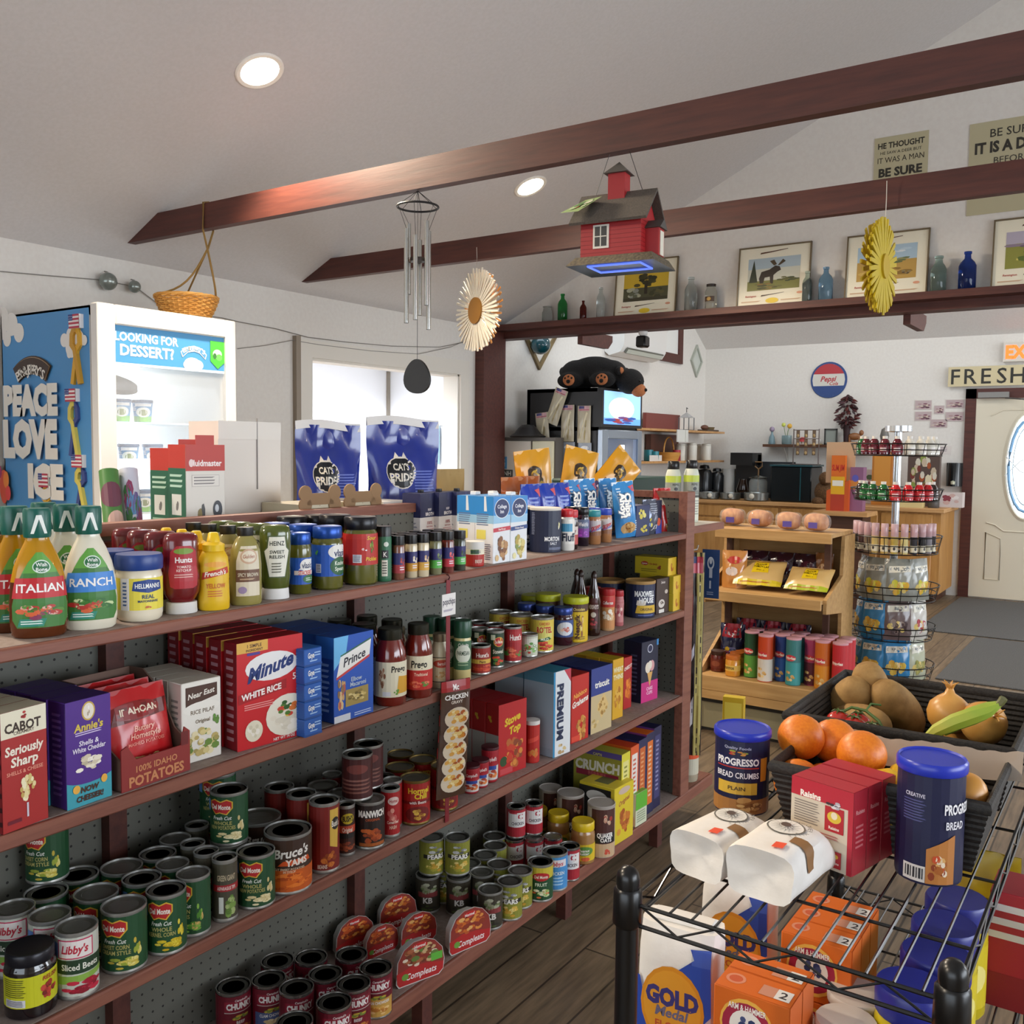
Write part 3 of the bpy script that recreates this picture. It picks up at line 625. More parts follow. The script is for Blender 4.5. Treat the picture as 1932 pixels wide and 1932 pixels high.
def cyl(T, px, by, w, ty, z, desc, cat, ro=0, **k):
    """px, by: foot of the container nearest the camera; w: its width; ty: its top, all as seen in the photograph"""
    P = onz(px, by, z); d = V((P.x, P.y, 0)).normalized(); rad = 0
    for _ in range(4): Q = P+d*rad; rad = w/F*dep(Q)/2
    Cn = P+d*rad*(T.d if hasattr(T, 'd') else 1); ht = up_at(Cn+d*rad*.7, px, ty)-z; s = 2*rad/T.w; sz = ht/T.h
    face = math.atan2(-Cn.y, -Cn.x)+PI/2
    place(T, V((Cn.x, Cn.y, z)), s, sz, face+math.radians(ro), desc, cat, **k)
def top(T, px, ty, z, desc, cat, s=1.0, ro=0, rz=None, **k):
    """px, ty: middle of the lid"""
    P = onz(px, ty, z+T.h*s); face = math.atan2(-P.y, -P.x)+PI/2
    place(T, V((P.x, P.y, z)), s, s, face+math.radians(ro) if rz is None else rz, desc, cat, **k)
def carton(w, h, d, col, front=(), side=(), topc=None, right=(), topops=(), name='carton', back=None):
    m = MB(); m.box(-w/2, w/2, 0, d, 0, h, M(col), b=min(.0015, w*.05))
    if topc: dec(m, [('r', 0.01, 0.01, .99, .99, topc)], lambda u, v, l=0: V((-w/2+w*u, d*v, h+l*.0003)), w, d)
    dec(m, topops, lambda u, v, l=0: V((-w/2+w*u, d*v, h+l*.0003)), w, d, l0=2)
    dec(m, front, lambda u, v, l=0: V((-w/2+w*u, -l*.0003, h*v)), w, h)
    dec(m, side, lambda u, v, l=0: V((-w/2-l*.0003, d*(1-u), h*v)), d, h)
    dec(m, right, lambda u, v, l=0: V((w/2+l*.0003, d*u, h*v)), d, h)
    T = Tpl(name, m); T.w = w; T.h = h; T.dp = d; return T
def boxp(name, desc, cat, z, L, R_, ty, d, col, front=(), side=(), topc=None, right=(), n=0, pitch=None, group=None, topops=(), jit=.003, ang=None, extra=None):
    A, B = onz(L[0], L[1], z), onz(R_[0], R_[1], z)
    if ang is not None:                       # keep the left corner and the seen width, set the facing
        e = V((math.cos(ang), math.sin(ang), 0)); lo, hi = .005, .6
        for _ in range(30):
            t = (lo+hi)/2; q = A+e*t-V((0, 0, H)); xs = 966+F*q.dot(_r)/q.dot(_f)
            if xs < R_[0]: lo = t
            else: hi = t
        B = A+e*lo
    w = (B-A).length; h = up_at(A, L[0], ty)-z; a = math.atan2(B.y-A.y, B.x-A.x)
    T = carton(w, h, d, col, front, side, topc, right, topops, name)
    if extra: extra(T)
    mid = (A+B)/2; bk = V((-math.sin(a), math.cos(a), 0)); rnd = random.Random(int(L[0]))
    for k in range(n+1):
        q = mid+bk*(k*(pitch or d*1.03))
        if k and mid.x > GB and mid.x < -1 and q.x-d < GB+.013: break
        lab = desc if not n else f"{desc}, {'front of' if k == 0 else ORD[k]+' in'} its row"
        T.put(lab, cat, (q.x, q.y+(rnd.uniform(-jit, jit) if k else 0), z+.0006), a, 1, group or (desc if n else None))
    return w, h
def pouch(w, h, d, col, ops=(), name='bag', seal=None, botd=None, ncr=0, nu=10, nv=12, crimp=.06, waist=0):
    """a filled pouch: bulging front and back meeting in flat sealed ends"""
    def th(u, v):
        a = max(0, 1-abs(2*u-1)**2.6)**.6; vv = (v-crimp)/(1-2*crimp) if botd is None else v/(1-crimp)
        if botd is None: b = max(0, 1-abs(2*vv-1)**2.4)**.6 if 0 < vv < 1 else 0
        else: b = (max(0, 1-max(0, vv)**2.2)**.7) if vv < 1 else 0
        return d/2*a*b+.0012
    def wx(u, v): return (u-.5)*w*(1-waist*math.sin(PI*v)**2+.02*math.sin(9*v)*ncr)
    def wr(u, v): return .0025*ncr*(math.sin(23*u+7*v)+math.sin(17*v-11*u+2))*min(1, 8*u*(1-u))
    fn = lambda u, v, l=0: V((wx(u, v), -th(u, v)-wr(u, v)-l*.0005, h*v))
    m = MB(); m.grid(lambda u, v: fn(u, v), nu, nv, M(col)); m.grid(lambda u, v: V((wx(1-u, v), th(1-u, v)+wr(u, v), h*v)), nu, nv, M(col))
    if botd: m.add([(wx(u, 0), -th(u, 0)-wr(u, 0), 0) for u in [i/nu for i in range(nu+1)]]+[(wx(u, 0), th(u, 0), 0) for u in [1-i/nu for i in range(nu+1)]], [tuple(range(2*nu+1, -1, -1))], M(col))
    dec(m, ops, fn, w, h, nu, nv, l0=1.2, rr=.3)
    T = Tpl(name); T.part('bag_body', m); T.w = w; T.h = h
    if seal: T.part('sealed_edge', MB().box(-w/2, w/2, -.0022, .0022, h*(1-crimp), h*1.0, M(seal)))
    return T
def lines(c, *a): return ('l',)+a+(c,)
def tx(t, u, v, h, c, mw=None, sl=0, bd=.02, rise=0): return ('t', t, u, v, h, c, mw, sl, bd, rise)
VEG = ['#4f7a2c', '#8fae3a', '#c4542c', '#dca63a']
# ================================================================ top shelf of the gondola, left to right
G_ = lambda h, r=.12, **k: mat(h, r, **k)
GRN = mat('#0f5a4e', .3)
def dressing(liq, upper, band, word, food):
    pr = [(.030, 0), (.0335, .004), (.0355, .02), (.036, .05), (.034, .085), (.0295, .11), (.0225, .132), (.016, .147), (.0145, .152), (.0145, .158)]
    ops = [('p', [(.1, .12), (.18, .02), (.82, .02), (.9, .12), (.9, .3), (.82, .6), (.68, .86), (.56, .98), (.44, .98), (.32, .86), (.18, .6), (.1, .3)], '#3f7a34'),
           ('p', [(.24, .72), (.32, .86), (.44, .98), (.56, .98), (.68, .86), (.76, .72)], '#5da03c'), ('e', .52, .80, .13, .085, '#dbe8dc'), ('e', .52, .80, .115, .07, '#1f6a3c'), tx('Wish', .52, .825, .045, '#f2f6f0', .2), tx('Bone', .52, .765, .045, '#f2f6f0', .2),
           ('p', [(.1, .40), (.9, .40), (.86, .66), (.14, .66)], band), tx(word, .5, .53, .105, '#f6f4f0', .66), ('b', .5, .24, .3, .12, food, 22), ('p', [(.2, .04), (.52, .04), (.56, .14), (.24, .14)], '#2f8a74'), lines('#dff0e8', .25, .06, .52, .12, 2)]
    if upper:
        T = Tpl('dressing_bottle'); i = 5
        T.part('bottle', MB().lathe(pr[:i], G_(liq), 28, 1, .6).lathe([(pr[i-1][0]+.0001, pr[i-1][1]), (pr[i-1][0]+.0001, pr[i-1][1]+.002)], G_(liq), 28, 1, .6).lathe(pr[i-1:], G_(upper), 28, 1, .6))
        t2 = turned('x', pr, G_(liq), None, (.014, .135, 165, None, ops), 1, .6); T.p.append((t2.p[2][0], 0, None)); T.w, T.h = .072, .2
    else: T = turned('dressing_bottle', pr, mat(liq, .25, coat=.5), None, (.014, .135, 165, None, ops), 1, .6, bname='bottle'); T.h = .2
    m = MB().lathe([(.0165, .155), (.0175, .16), (.0172, .196), (.016, .2), (.0001, .2)], GRN, 24)
    q = T.part('cap', m); m = MB(); A = lambda u, v, l=0: V(((.0176+l*.0003)*math.sin((u-.5)*3), -(.0176+l*.0003)*math.cos((u-.5)*3), .158+.036*v))
    dec(m, [('p', [(.30, .1), (.38, .1), (.50, .72), (.62, .1), (.70, .1), (.56, .9), (.44, .9)], '#e9eee8')], A, .05, .04, 10, 1); T.part('cap_print', m, q); T.d = .6; return T
ital = dressing('#5a2c14', '#b98412', '#c2222a', 'ITALIAN', ['#3f7a2c', '#b8342c', '#8a3a5a', '#d8643a', '#5f8f3a', '#e0b0a0'])
ranch = dressing('#e3ddc8', None, '#3f86d4', 'RANCH', ['#3f7a2c', '#2f6a2c', '#d8643a', '#b8342c', '#c8d8a0', '#4f8a3a'])
cyl(ital, 75, 1205, 100, 957, S1, 'green capped Italian dressing bottle with red band', 'bottle', ro=8, back=2, pitch=.075)
cyl(ital, 2, 1190, 96, 955, S1, 'Italian dressing bottle cut by the left edge', 'bottle', ro=10, back=1, pitch=.075)
cyl(ranch, 171, 1190, 96, 953, S1, 'green capped white ranch dressing bottle', 'bottle', ro=8, back=2, pitch=.07)
may = turned('mayonnaise_jar', [(.033, 0), (.0365, .004), (.038, .012), (.038, .075), (.036, .083), (.034, .088)], mat('#e9dfc6', .25, coat=.4), ('lid', [(.0385, .087), (.0395, .089), (.0395, .107), (.0375, .113), (.0001, .114)], mat('#1f3f86', .35)), (.02, .074, 360, '#e8d84a', [('r', .40, 0, .47, 1, '#eef0f4'), lines('#4a6aa0', .42, .1, .455, .9, 7), ('p', [(.49, .62), (.5, .9), (.6, .96), (.7, .9), (.71, .62), (.6, .54)], '#1f3f86'), tx('HELLMANNS', .6, .76, .14, '#f6f6f2', .18), tx('REAL', .6, .42, .12, '#1f3f66', .12), tx('MAYONNAISE', .6, .28, .07, '#1f3f66', .16), ('b', .27, .75, .03, .1, ['#c8843a', '#8a5a2a'], 6), lines('#8a8430', .24, .1, .36, .6, 6), ('b', .6, .1, .03, .05, ['#c8642a'], 4)]), bname='jar')
cyl(may, 264, 1175, 86, 1040, S1, 'white mayonnaise jar with dark blue lid', 'jar', ro=-14, back=3)
RED, RLAB = mat('#6a1218', .2, coat=.6), '#b02430'
ket = turned('ketchup_bottle', [(.022, .02), (.026, .026), (.0335, .04), (.0355, .055), (.0355, .075), (.033, .09), (.0335, .12), (.034, .14), (.031, .152), (.024, .157), (.0001, .158)], RED, ('cap', [(.029, 0), (.030, .002), (.029, .022), (.022, .0225)], '#dad7d2', 1, .75), (.05, .135, 150, None, [('p', [(.2, .05), (.3, 0), (.7, 0), (.8, .05), (.85, .4), (.8, .85), (.65, .98), (.35, .98), (.2, .85), (.15, .4)], RLAB), ('e', .5, .86, .22, .07, '#7a9a3a'), tx('Hunts', .5, .66, .12, '#f4f0ec', .5, 0, .03), tx('TOMATO', .5, .5, .055, '#f0d8d0', .4), tx('KETCHUP', .5, .42, .055, '#f0d8d0', .42), lines('#e0b0a8', .3, .24, .7, .34, 2)]), 1, .66, bname='bottle'); ket.d = .7
cyl(ket, 343, 1160, 68, 1003, S1, 'red ketchup squeeze bottle standing on its white cap', 'bottle', ro=14, back=4, pitch=.055)
YEL = mat('#e2b71e', .35)
mus = turned('mustard_bottle', [(.026, 0), (.028, .003), (.0285, .02), (.0275, .05), (.028, .08), (.026, .10), (.02, .112), (.018, .114)], YEL, ('cap', [(.0195, .113), (.02, .125), (.012, .13), (.009, .146), (.007, .148), (.0001, .148)], mat('#e8bf1c', .35), 1, 1), (.015, .1, 150, None, [('p', [(.12, .52), (.88, .66), (.84, .8), (.16, .68)], '#c03a22'), tx("French's", .5, .665, .1, '#f6efe0', .6, .2, .03, .12), ('e', .5, .86, .3, .06, '#e8a23c'), tx('YELLOW', .5, .38, .1, '#c85a24', .5), lines('#c86a2c', .3, .12, .7, .28, 3)]), 1, .68, bname='bottle'); mus.d = .7
cyl(mus, 404, 1153, 58, 1003, S1, 'yellow mustard squeeze bottle with pointed yellow cap', 'bottle', ro=12, back=4, pitch=.05)
brm = turned('mustard_bottle', [(.026, 0), (.028, .004), (.028, .02), (.0275, .07), (.025, .095), (.018, .112), (.013, .118), (.0125, .121)], mat('#948a4c', .2, coat=.5), ('cap', [(.0135, .119), (.0142, .121), (.0142, .134), (.0001, .135)], mat('#141414', .35)), (.016, .104, 150, None, [('p', [(.2, 0), (.8, 0), (.8, .98), (.3, .98), (.2, .7)], '#d8cdb4'), ('e', .52, .78, .22, .15, '#c8a486'), ('e', .52, .78, .18, .11, '#e0d4bc'), tx('Gulden', .52, .78, .07, '#a8684a', .3, .2), ('r', .2, .28, .8, .52, '#6a4630'), tx('SPICY BROWN', .5, .42, .07, '#d8cdb4', .5), lines('#b89a7a', .3, .3, .7, .36, 1), ('e', .36, .12, .1, .07, '#9a86a8')]), 1, .72, bname='bottle'); brm.d = .75
cyl(brm, 464, 1143, 60, 992, S1, 'olive brown spicy mustard bottle with black cap', 'bottle', ro=14, back=3, pitch=.055)
rel = turned('relish_bottle', [(.021, .02), (.025, .025), (.0275, .045), (.0275, .07), (.029, .115), (.029, .138), (.026, .15), (.02, .154), (.0001, .155)], mat('#4f5a20', .18, coat=.6), ('cap', [(.025, 0), (.0255, .002), (.0245, .022), (.02, .0225)], '#e0dedb', 1, .75), (.045, .135, 150, None, [('p', [(.28, 0), (.72, 0), (.86, .62), (.76, .72), (.72, .98), (.28, .98), (.24, .72), (.14, .62)], '#4a5a34'), ('p', [(.3, .03), (.7, .03), (.83, .62), (.73, .7), (.69, .95), (.31, .95), (.27, .7), (.17, .62)], '#e4e2d4'), tx('HEINZ', .5, .8, .1, '#2a3020', .36), tx('SWEET', .5, .6, .075, '#2a3020', .36), tx('RELISH', .5, .49, .075, '#2a3020', .4), lines('#6a6a5a', .36, .1, .64, .36, 4)]), 1, .7, bname='bottle'); rel.d = .7
cyl(rel, 520, 1132, 58, 988, S1, 'dark green relish bottle on its white cap', 'bottle', ro=10, back=4, pitch=.055)
def jar(r, h, lid, cont, lab, lr=None, ls=.82, name='glass_jar', lidn='lid'):
    lr = lr or r*.92; hb = h*ls
    return turned(name, [(r*.9, 0), (r, .004), (r, hb*.86), (r*.97, hb*.93), (lr*.96, hb*.985), (lr*.96, hb)], cont, (lidn, [(lr, hb-.001), (lr+.001, hb+.001), (lr+.001, h-.003), (lr-.001, h), (lr*.8, h-.0015), (.0001, h-.001)], lid), lab, bname='jar')
PIC = mat('#59591c', .12, coat=.7); BLID = mat('#1f4a9c', .3, .5); KLID = mat('#15151a', .28, .3)
vs_ = jar(.032, .125, BLID, PIC, (.02, .075, 360, '#2458b4', [('p', [(.46, .55), (.6, .95), (.68, .95), (.68, .55)], '#e8e6e0'), ('e', .58, .72, .1, .24, '#e8e6e0'), tx('vlasic', .585, .72, .22, '#1a2a5a', .16), ('r', .4, .36, .7, .52, '#e8d8d0'), tx('STACKERS', .56, .44, .16, '#c83a30', .2), ('e', .62, .2, .1, .16, '#2f6a3a'), lines('#cfe0d0', .56, .12, .68, .26, 2)]))
vk_ = jar(.036, .14, BLID, PIC, (.03, .1, 360, '#2458b4', [('e', .62, .78, .13, .24, '#e8e6e0'), tx('vlasic', .64, .74, .22, '#1a2a5a', .18), ('e', .63, .32, .12, .3, '#1f5a34'), tx('Kosher', .63, .42, .13, '#e0ead8', .14), tx('Spears', .63, .24, .12, '#e0ead8', .14), ('r', .36, .12, .42, .4, '#e4e4e4'), lines('#3a3a3a', .365, .14, .415, .38, 5), ('b', .38, .72, .03, .12, ['#4f9a4a'], 5)]))
pk_ = jar(.038, .152, KLID, PIC, (.045, .115, 360, '#b8241c', [('r', .42, .08, .50, .34, '#dfe0e4'), lines('#3a3a50', .425, .1, .495, .32, 6), ('b', .6, .58, .025, .22, ['#6a8a2c', '#4f6a20', '#8aa83c'], 12), tx('Sour', .6, .87, .12, '#e8c02c', .1, .2), tx('Pickles', .6, .2, .12, '#e8c02c', .12, .2), ('b', .53, .5, .03, .07, ['#e8b8b0', '#f0e0e0'], 4)]))
cyl(vs_, 566, 1122, 43, 1004, S1, 'short blue lidded pickle slices jar', 'jar', ro=8, back=4)
cyl(vk_, 618, 1114, 58, 991, S1, 'taller blue lidded pickle spear jar', 'jar', ro=6, back=3)
cyl(pk_, 680, 1105, 65, 973, S1, 'large black lidded pickle jar with red label', 'jar', ro=4, back=3)
top(pk_, 505, 972, S1, 'pickle jar with black lid at the back of the top shelf, left one', 'jar', s=.98); top(pk_, 565, 975, S1, 'pickle jar with black lid at the back of the top shelf, right one', 'jar', s=.98)
prm = turned('cheese_shaker', [(.018, 0), (.0195, .003), (.0195, .085), (.018, .09)], '#2f6a4a', ('cap', [(.0195, .089), (.0195, .107), (.0185, .109), (.0001, .109)], mat('#151517', .35)), (.006, .086, 360, '#2f6a4a', [('r', .46, .5, .60, .7, '#16181a'), ('r', .46, .06, .58, .46, '#d8d4c4'), tx('K', .53, .6, .12, '#e8e8e0', .1), lines('#5a5a50', .47, .1, .57, .42, 5), ('e', .55, .85, .05, .06, '#d0d8cc')]), bname='shaker')
cyl(prm, 724, 1098, 29, 992, S1, 'green shaker with black cap beside the pickle jars', 'shaker', back=2)
def spice(c, band, blob):
    return turned('spice_jar', [(.02, 0), (.021, .003), (.021, .078), (.018, .084)], mat(c, .15, coat=.6), ('cap', [(.0205, .083), (.0208, .085), (.0205, .104), (.0001, .105)], mat('#131315', .3)), (.016, .064, 360, '#2c2a66', [('r', 0, 0, 1, .42, band), ('b', .6, .62, .08, .22, blob, 8), lines('#e8e0e8', .52, .12, .66, .34, 2)]), bname='jar')
for px, by, ty, a, lab in ((752, 1095, 1010, ('#7a4a38', '#a8343a', ['#b83a3a', '#8a3030']), 'brown spice with a red band leftmost of the spice jars'), (776, 1091, 1008, ('#c8b898', '#d09a3a', ['#e8e0d0', '#d8c8b0']), 'cream spice with a yellow band second spice jar'), (798, 1089, 1006, ('#d0c0a0', '#d8a848', ['#e0c8a8', '#c8a480']), 'cream spice with an orange yellow band third spice jar'),
                           (822, 1085, 1003, ('#7a7a5a', '#55b04a', ['#4a5a30', '#7a8a50']), 'grey green herb with a green band fourth spice jar'), (845, 1082, 1001, ('#6a2c24', '#c0283a', ['#c83a4a', '#e06a6a']), 'dark red spice with a red band fifth spice jar'), (867, 1077, 1000, ('#3a4034', '#5ab85a', ['#3a5a30', '#24341c']), 'dark herb with a light green band rightmost spice jar')):
    cyl(spice(*a), px, by, 23, ty, S1, ''+lab, 'spice jar', ro=5, back=2, group='spice jars on the top shelf')
bul = turned('bouillon_jar', [(.02, 0), (.021, .002), (.021, .034)], '#b02820', ('lid', [(.0215, .033), (.022, .035), (.022, .047), (.0001, .048)], '#e4e0da'), (.003, .033, 360, '#b02820', [('r', .3, .66, .7, 1, '#e8e0c8'), ('r', .42, .7, .56, .98, '#4a6a3a'), tx('WYLERS', .5, .84, .14, '#2a3a5a', .3), tx('BEEF', .56, .24, .2, '#e8c8b8', .2)]), bname='jar')
cyl(bul, 895, 1070, 38, 1019, S1, 'little red bouillon jar with white lid in front of the broth cartons', 'jar', ro=6)
NAV = '#1f2450'
bf = [('r', 0, .62, 1, 1, NAV), tx('BEEF', .5, .74, .035, '#e8e4ea', .6), tx('BROTH', .5, .67, .05, '#f2eef2', .86, 0, .03), tx('100%', .5, .53, .05, '#b06a6a', .7), tx('NATURAL', .5, .47, .028, '#b87a7a', .7), lines('#c08a8a', .22, .36, .8, .44, 3), ('r', .48, .88, .52, 1, '#3a4070'), ('e', .5, .18, .36, .08, '#c8b0a0')]
for i, (l, r_, ty) in enumerate(((793, 827, 932), (828, 860, 930), (861, 894, 929))):
    boxp('broth_carton', 'navy white beef broth carton, '+('left', 'middle', 'right')[i]+' stack', 'carton', S1, (l, 1052-i*4), (r_, 1046-i*4), ty, .062, '#e2dedc', bf, [('r', 0, .62, 1, 1, NAV), lines('#9a9aa8', .15, .1, .85, .55, 8)], NAV, n=1, group='beef broth cartons', extra=lambda T: T.part('cap', MB().lathe([(.009, 0), (.0095, .001), (.009, .009), (.0001, .0095)], mat('#17171c', .4), 14, T=Matrix.Translation((-.002, .03, T.h))), label='black screw cap'))
NT = ['#b88a5a', '#8a5a34', '#d8b888', '#6a4028']
cf_ = lambda s, w1, w2, c1, foods: [('r', 0, .72, 1, 1, '#2f8ad0'), ('r', 0, .6, 1, .72, '#9cc8e4'), ('e', .5, .82, .44, .15, '#e8eef2'), ('e', .5, .82, .41, .14, '#1c2c5e'), tx('College', .5, .85, .052, '#f2f4f8', .7), tx('Inn', .5, .775, .052, '#f2f4f8', .4), ('p', [(0, .47), (1, .49), (1, .55), (0, .53)], c1), tx(w1, .5, .51, .028, '#f4ece4', .8), ('b', .5, .2, .48, .22, foods, 26)]
wA = boxp('broth_carton', 'blue carton of beef broth, left of the pair', 'carton', S1, (930, 1065), (962, 1060), 938, .063, '#e6e8ea', cf_(0, 'Beef Broth', 0, '#c83a4a', NT), [('r', 0, .72, 1, 1, '#2f8ad0'), ('r', 0, .6, 1, .72, '#9cc8e4'), ('p', [(.5, .78), (.66, .78), (.6, 1), (.5, 1)], '#e6eaee'), ('r', .1, .36, .6, .5, '#e8dc6a'), lines('#6a7a9a', .1, .56, .8, .75, 6), lines('#7a7a8a', .55, .05, .9, .3, 8)], '#2f8ad0', n=1, group='blue broth cartons', extra=lambda T: T.part('spout', MB().box(-.012, .012, .02, .04, T.h, T.h+.011, '#e8e6e2', b=.002), label='white plastic spout'))
boxp('broth_carton', 'blue carton of chicken broth, right of the pair', 'carton', S1, (963, 1060), (994, 1055), 937, .063, '#e6e8ea', cf_(0, 'Chicken Broth', 0, '#2f4a86', ['#d8c880', '#b8a050', '#e8e0a8', '#8a9a4a']), [], '#2f8ad0', n=1, group='blue broth cartons', extra=lambda T: T.part('spout', MB().box(-.012, .012, .02, .04, T.h, T.h+.011, '#e8e6e2', b=.002), label='white plastic spout'))
slt = turned('salt_canister', [(.041, 0), (.0415, .003), (.0415, .128)], '#16203e', ('lid', [(.042, .127), (.0422, .129), (.0422, .134), (.041, .1345), (.0001, .1335)], '#d8d2c6'), (.003, .127, 360, '#16203e', [lines('#8a94b0', .35, .4, .40, .95, 14), tx('MORTON', .59, .31, .1, '#f2f2f2', .17, 0, .03), tx('SALT', .6, .2, .06, '#e2e4ea', .08), lines('#8a94b0', .55, .04, .72, .1, 2), ('b', .67, .6, .018, .14, ['#e8e4b0', '#d8d08a', '#f2f0e0'], 8)]), bname='canister')
cyl(slt, 1030, 1043, 60, 956, S1, 'dark navy salt canister with cream top', 'canister', ro=-4, back=1, pitch=.09)
P = onz(1030, 1043, S1)
flf = jar(.026, .12, mat('#c8202a', .35), mat('#e8e4dc', .3), (.02, .085, 360, '#e8e4dc', [('r', .38, .55, .62, .9, '#4a9ac0'), tx('Fluff', .55, .3, .34, '#1c2440', .3, 0, .03)]), lr=.02, name='marshmallow_jar')
cyl(flf, 1064, 1040, 29, 960, S1, 'white marshmallow jar with red lid beside the salt', 'jar', back=1)
syr = jar(.022, .12, mat('#c8303a', .4), mat('#2a1416', .12, coat=.6), (.015, .07, 360, '#b8423e', [('r', .3, .55, .7, 1, '#d8ccc4'), tx('Jelly', .52, .78, .2, '#6a2a2a', .2), ('e', .5, .3, .1, .2, '#d8684a')]), name='jelly_jar')
cyl(syr, 1079, 1037, 22, 962, S1, 'dark jelly jar with red and cream label', 'jar', back=1)
wel = jar(.024, .13, KLID, mat('#1c1220', .12, coat=.6), (.03, .09, 360, '#7a3a96', [('r', .3, .5, .7, 1, '#5a6a8a'), tx("Welch's", .53, .74, .22, '#eef0f4', .24, .15), ('b', .52, .2, .12, .16, ['#b050c8', '#8a3aa8'], 8)]), name='jelly_jar')
cyl(wel, 1098, 1031, 26, 957, S1, 'dark grape jelly jar with purple label', 'jar', back=1)
def pbj(lid): return jar(.029, .115, mat(lid, .4), mat('#a8744a', .2, coat=.5), (.03, .08, 360, '#c8c0c0', [('r', 0, 0, 1, .3, '#8a5a3a'), ('p', [(.36, .3), (.7, .62), (.7, .5), (.42, .22)], '#4a8ac8'), tx('SKIPPY', .54, .52, .3, '#c02030', .24, .1, .035, .25)]), name='peanut_butter_jar')
cyl(pbj('#2f8f9a'), 1120, 1028, 27, 962, S1, 'peanut butter jar with teal lid', 'jar', back=1, ro=8); cyl(pbj('#1f3fb0'), 1142, 1024, 24, 959, S1, 'peanut butter jar with royal blue lid', 'jar', back=1, ro=4)
# cookie bags
ca = [('p', [(.05, .02), (.95, .02), (.95, .98), (.05, .98)], '#3f8fce'), ('p', [(.62, .93), (.95, .93), (.95, .80), (.8, .84)], '#e0606a'), tx('Chips', .40, .62, .17, '#f6f2e8', 2.6, .1, .05), ('b', .5, .16, .36, .12, ['#c89a5a', '#b07a3a', '#e0bc80', '#7a4a24'], 26)]
def chips(rot=True):
    T = pouch(.10, .2, .055, mat('#3f8fce', .25, coat=.4), [('p', [(.66, .9), (.98, .93), (.95, .80), (.8, .82)], '#e0606a'), ('e', .5, .17, .34, .11, '#d8b07a'), ('b', .5, .17, .34, .11, ['#c89a5a', '#b07a3a', '#e0bc80', '#7a4a24'], 26), lines('#cfe4f4', .8, .1, .92, .3, 5), lines('#cfe4f4', .1, .7, .3, .9, 4)], 'cookie_bag', mat('#c8d8e4', .3), ncr=.5)
    m = MB(); k = 1
    for t, du, col in (('Chips', .60, '#f4efe4'), ('Ahoy!', .36, '#f4efe4')):
        vs, fs, w_ = glyphs(t, .05); h_ = .026
        m.add([V(((du-.5)*.10+y*h_-.012, -.0305-.001, .118-x*h_*.95)) for x, y in vs], fs, mat(col, .3))
        vs2, fs2, _ = glyphs(t, .12); m.add([V(((du-.5)*.10+y*h_-.012, -.0305-.0004, .118-x*h_*.95)) for x, y in vs2], fs2, mat('#16264c', .3))
    T.part('lettering', m); return T
chp = chips()
for i, (x, y, s, rz, tilt) in enumerate(((-1.545, 3.0, 1.0, 62, .09), (-1.63, 3.03, 1.04, 75, .03), (-1.66, 2.93, 1.04, 82, .02), (-1.66, 2.82, 1.03, 88, .0))):
    chp.put(('light blue cookie bag leaning in front with biscuit picture', 'light blue cookie bag just behind the leaning front one', 'light blue cookie bag in the middle of the cookie row', 'light blue cookie bag at the left of the cookie row')[i], 'cookie bag', (x, y, S1+.001), 0, (.9, 1, s), 'light blue cookie bags', rot=(-.05, -tilt, math.radians(rz)))
oreo = pouch(.1, .155, .06, mat('#1f3fae', .25, coat=.4), [('p', [(.6, .9), (.96, .93), (.95, .78), (.8, .8)], '#e0606a'), ('e', .45, .4, .3, .1, '#22264a'), tx('OREO', .45, .4, .08, '#f0f0f4', .5), lines('#8fa4e0', .2, .6, .7, .8, 3)], 'cookie_bag', mat('#16308a', .3), ncr=.6)
for i, y in enumerate((2.55, 2.645, 2.74)):
    oreo.put('royal blue cookie bag behind the jars, '+('left', 'middle', 'right')[i]+' one', 'cookie bag', (-1.665, y, S1+.001), PI/2-.1, (.92, .9, 1.28), 'royal blue cookie bags')
boxp('popcorn_box', 'navy popcorn box with yellow popped kernels', 'box', S1, (1200, 1014), (1225, 1010), 955, .07, '#22305e', [('b', .4, .7, .3, .2, ['#d8c84a', '#e8dc7a'], 6), ('b', .6, .25, .3, .15, ['#d8c84a', '#c8b83a'], 6)], [], '#2c3c70')
P = onz(1233, 1010, S1); pouch(.085, .13, .05, mat('#6a7082', .15, .4), [('l', .3, .6, .9, .9, 5, '#a8aebc'), ('b', .25, .35, .15, .15, ['#d8c84a', '#8aa8d8'], 5), tx('JET', .65, .22, .12, '#f0f0f2', .4)], 'snack_bag', mat('#8a90a0', .2, .4), ncr=.6).put('silver grey snack bag beside the navy popcorn box', 'snack bag', P+V((-.03, .02, 0)), PI/2-.15)
P = onz(1252, 1008, S1); carton(.05, .125, .05, '#1a1c3a', [('r', 0, 0, 1, .4, '#3a4a9a'), ('e', .5, .35, .3, .12, '#d85a3a')], [], None, name='snack_box').put('slim dark blue box between the silver bag and the red bag', 'box', P+V((-.03, .02, 0)), PI/2)
P = onz(1262, 1003, S1); rb = pouch(.1, .165, .085, mat('#b81c1c', .25, coat=.4), [('p', [(.15, .62), (.85, .74), (.85, .86), (.15, .78)], '#e8d8c0'), tx('Mothers', .5, .68, .1, '#f2ead8', .75, .2, .03, .12), ('r', .45, .3, .85, .5, '#e0c020'), lines('#b81c1c', .5, .33, .8, .47, 2), ('b', .5, .12, .3, .09, ['#c89a5a', '#8a5a2a'], 10)], 'snack_bag', mat('#c8242a', .3), botd=1, ncr=.6)
rb.put('red snack bag at the right end of the top shelf', 'snack bag', P+V((-.045, .025, 0)), PI/2-.25)
# ================================================================ second shelf
WT = '#efe9dd'
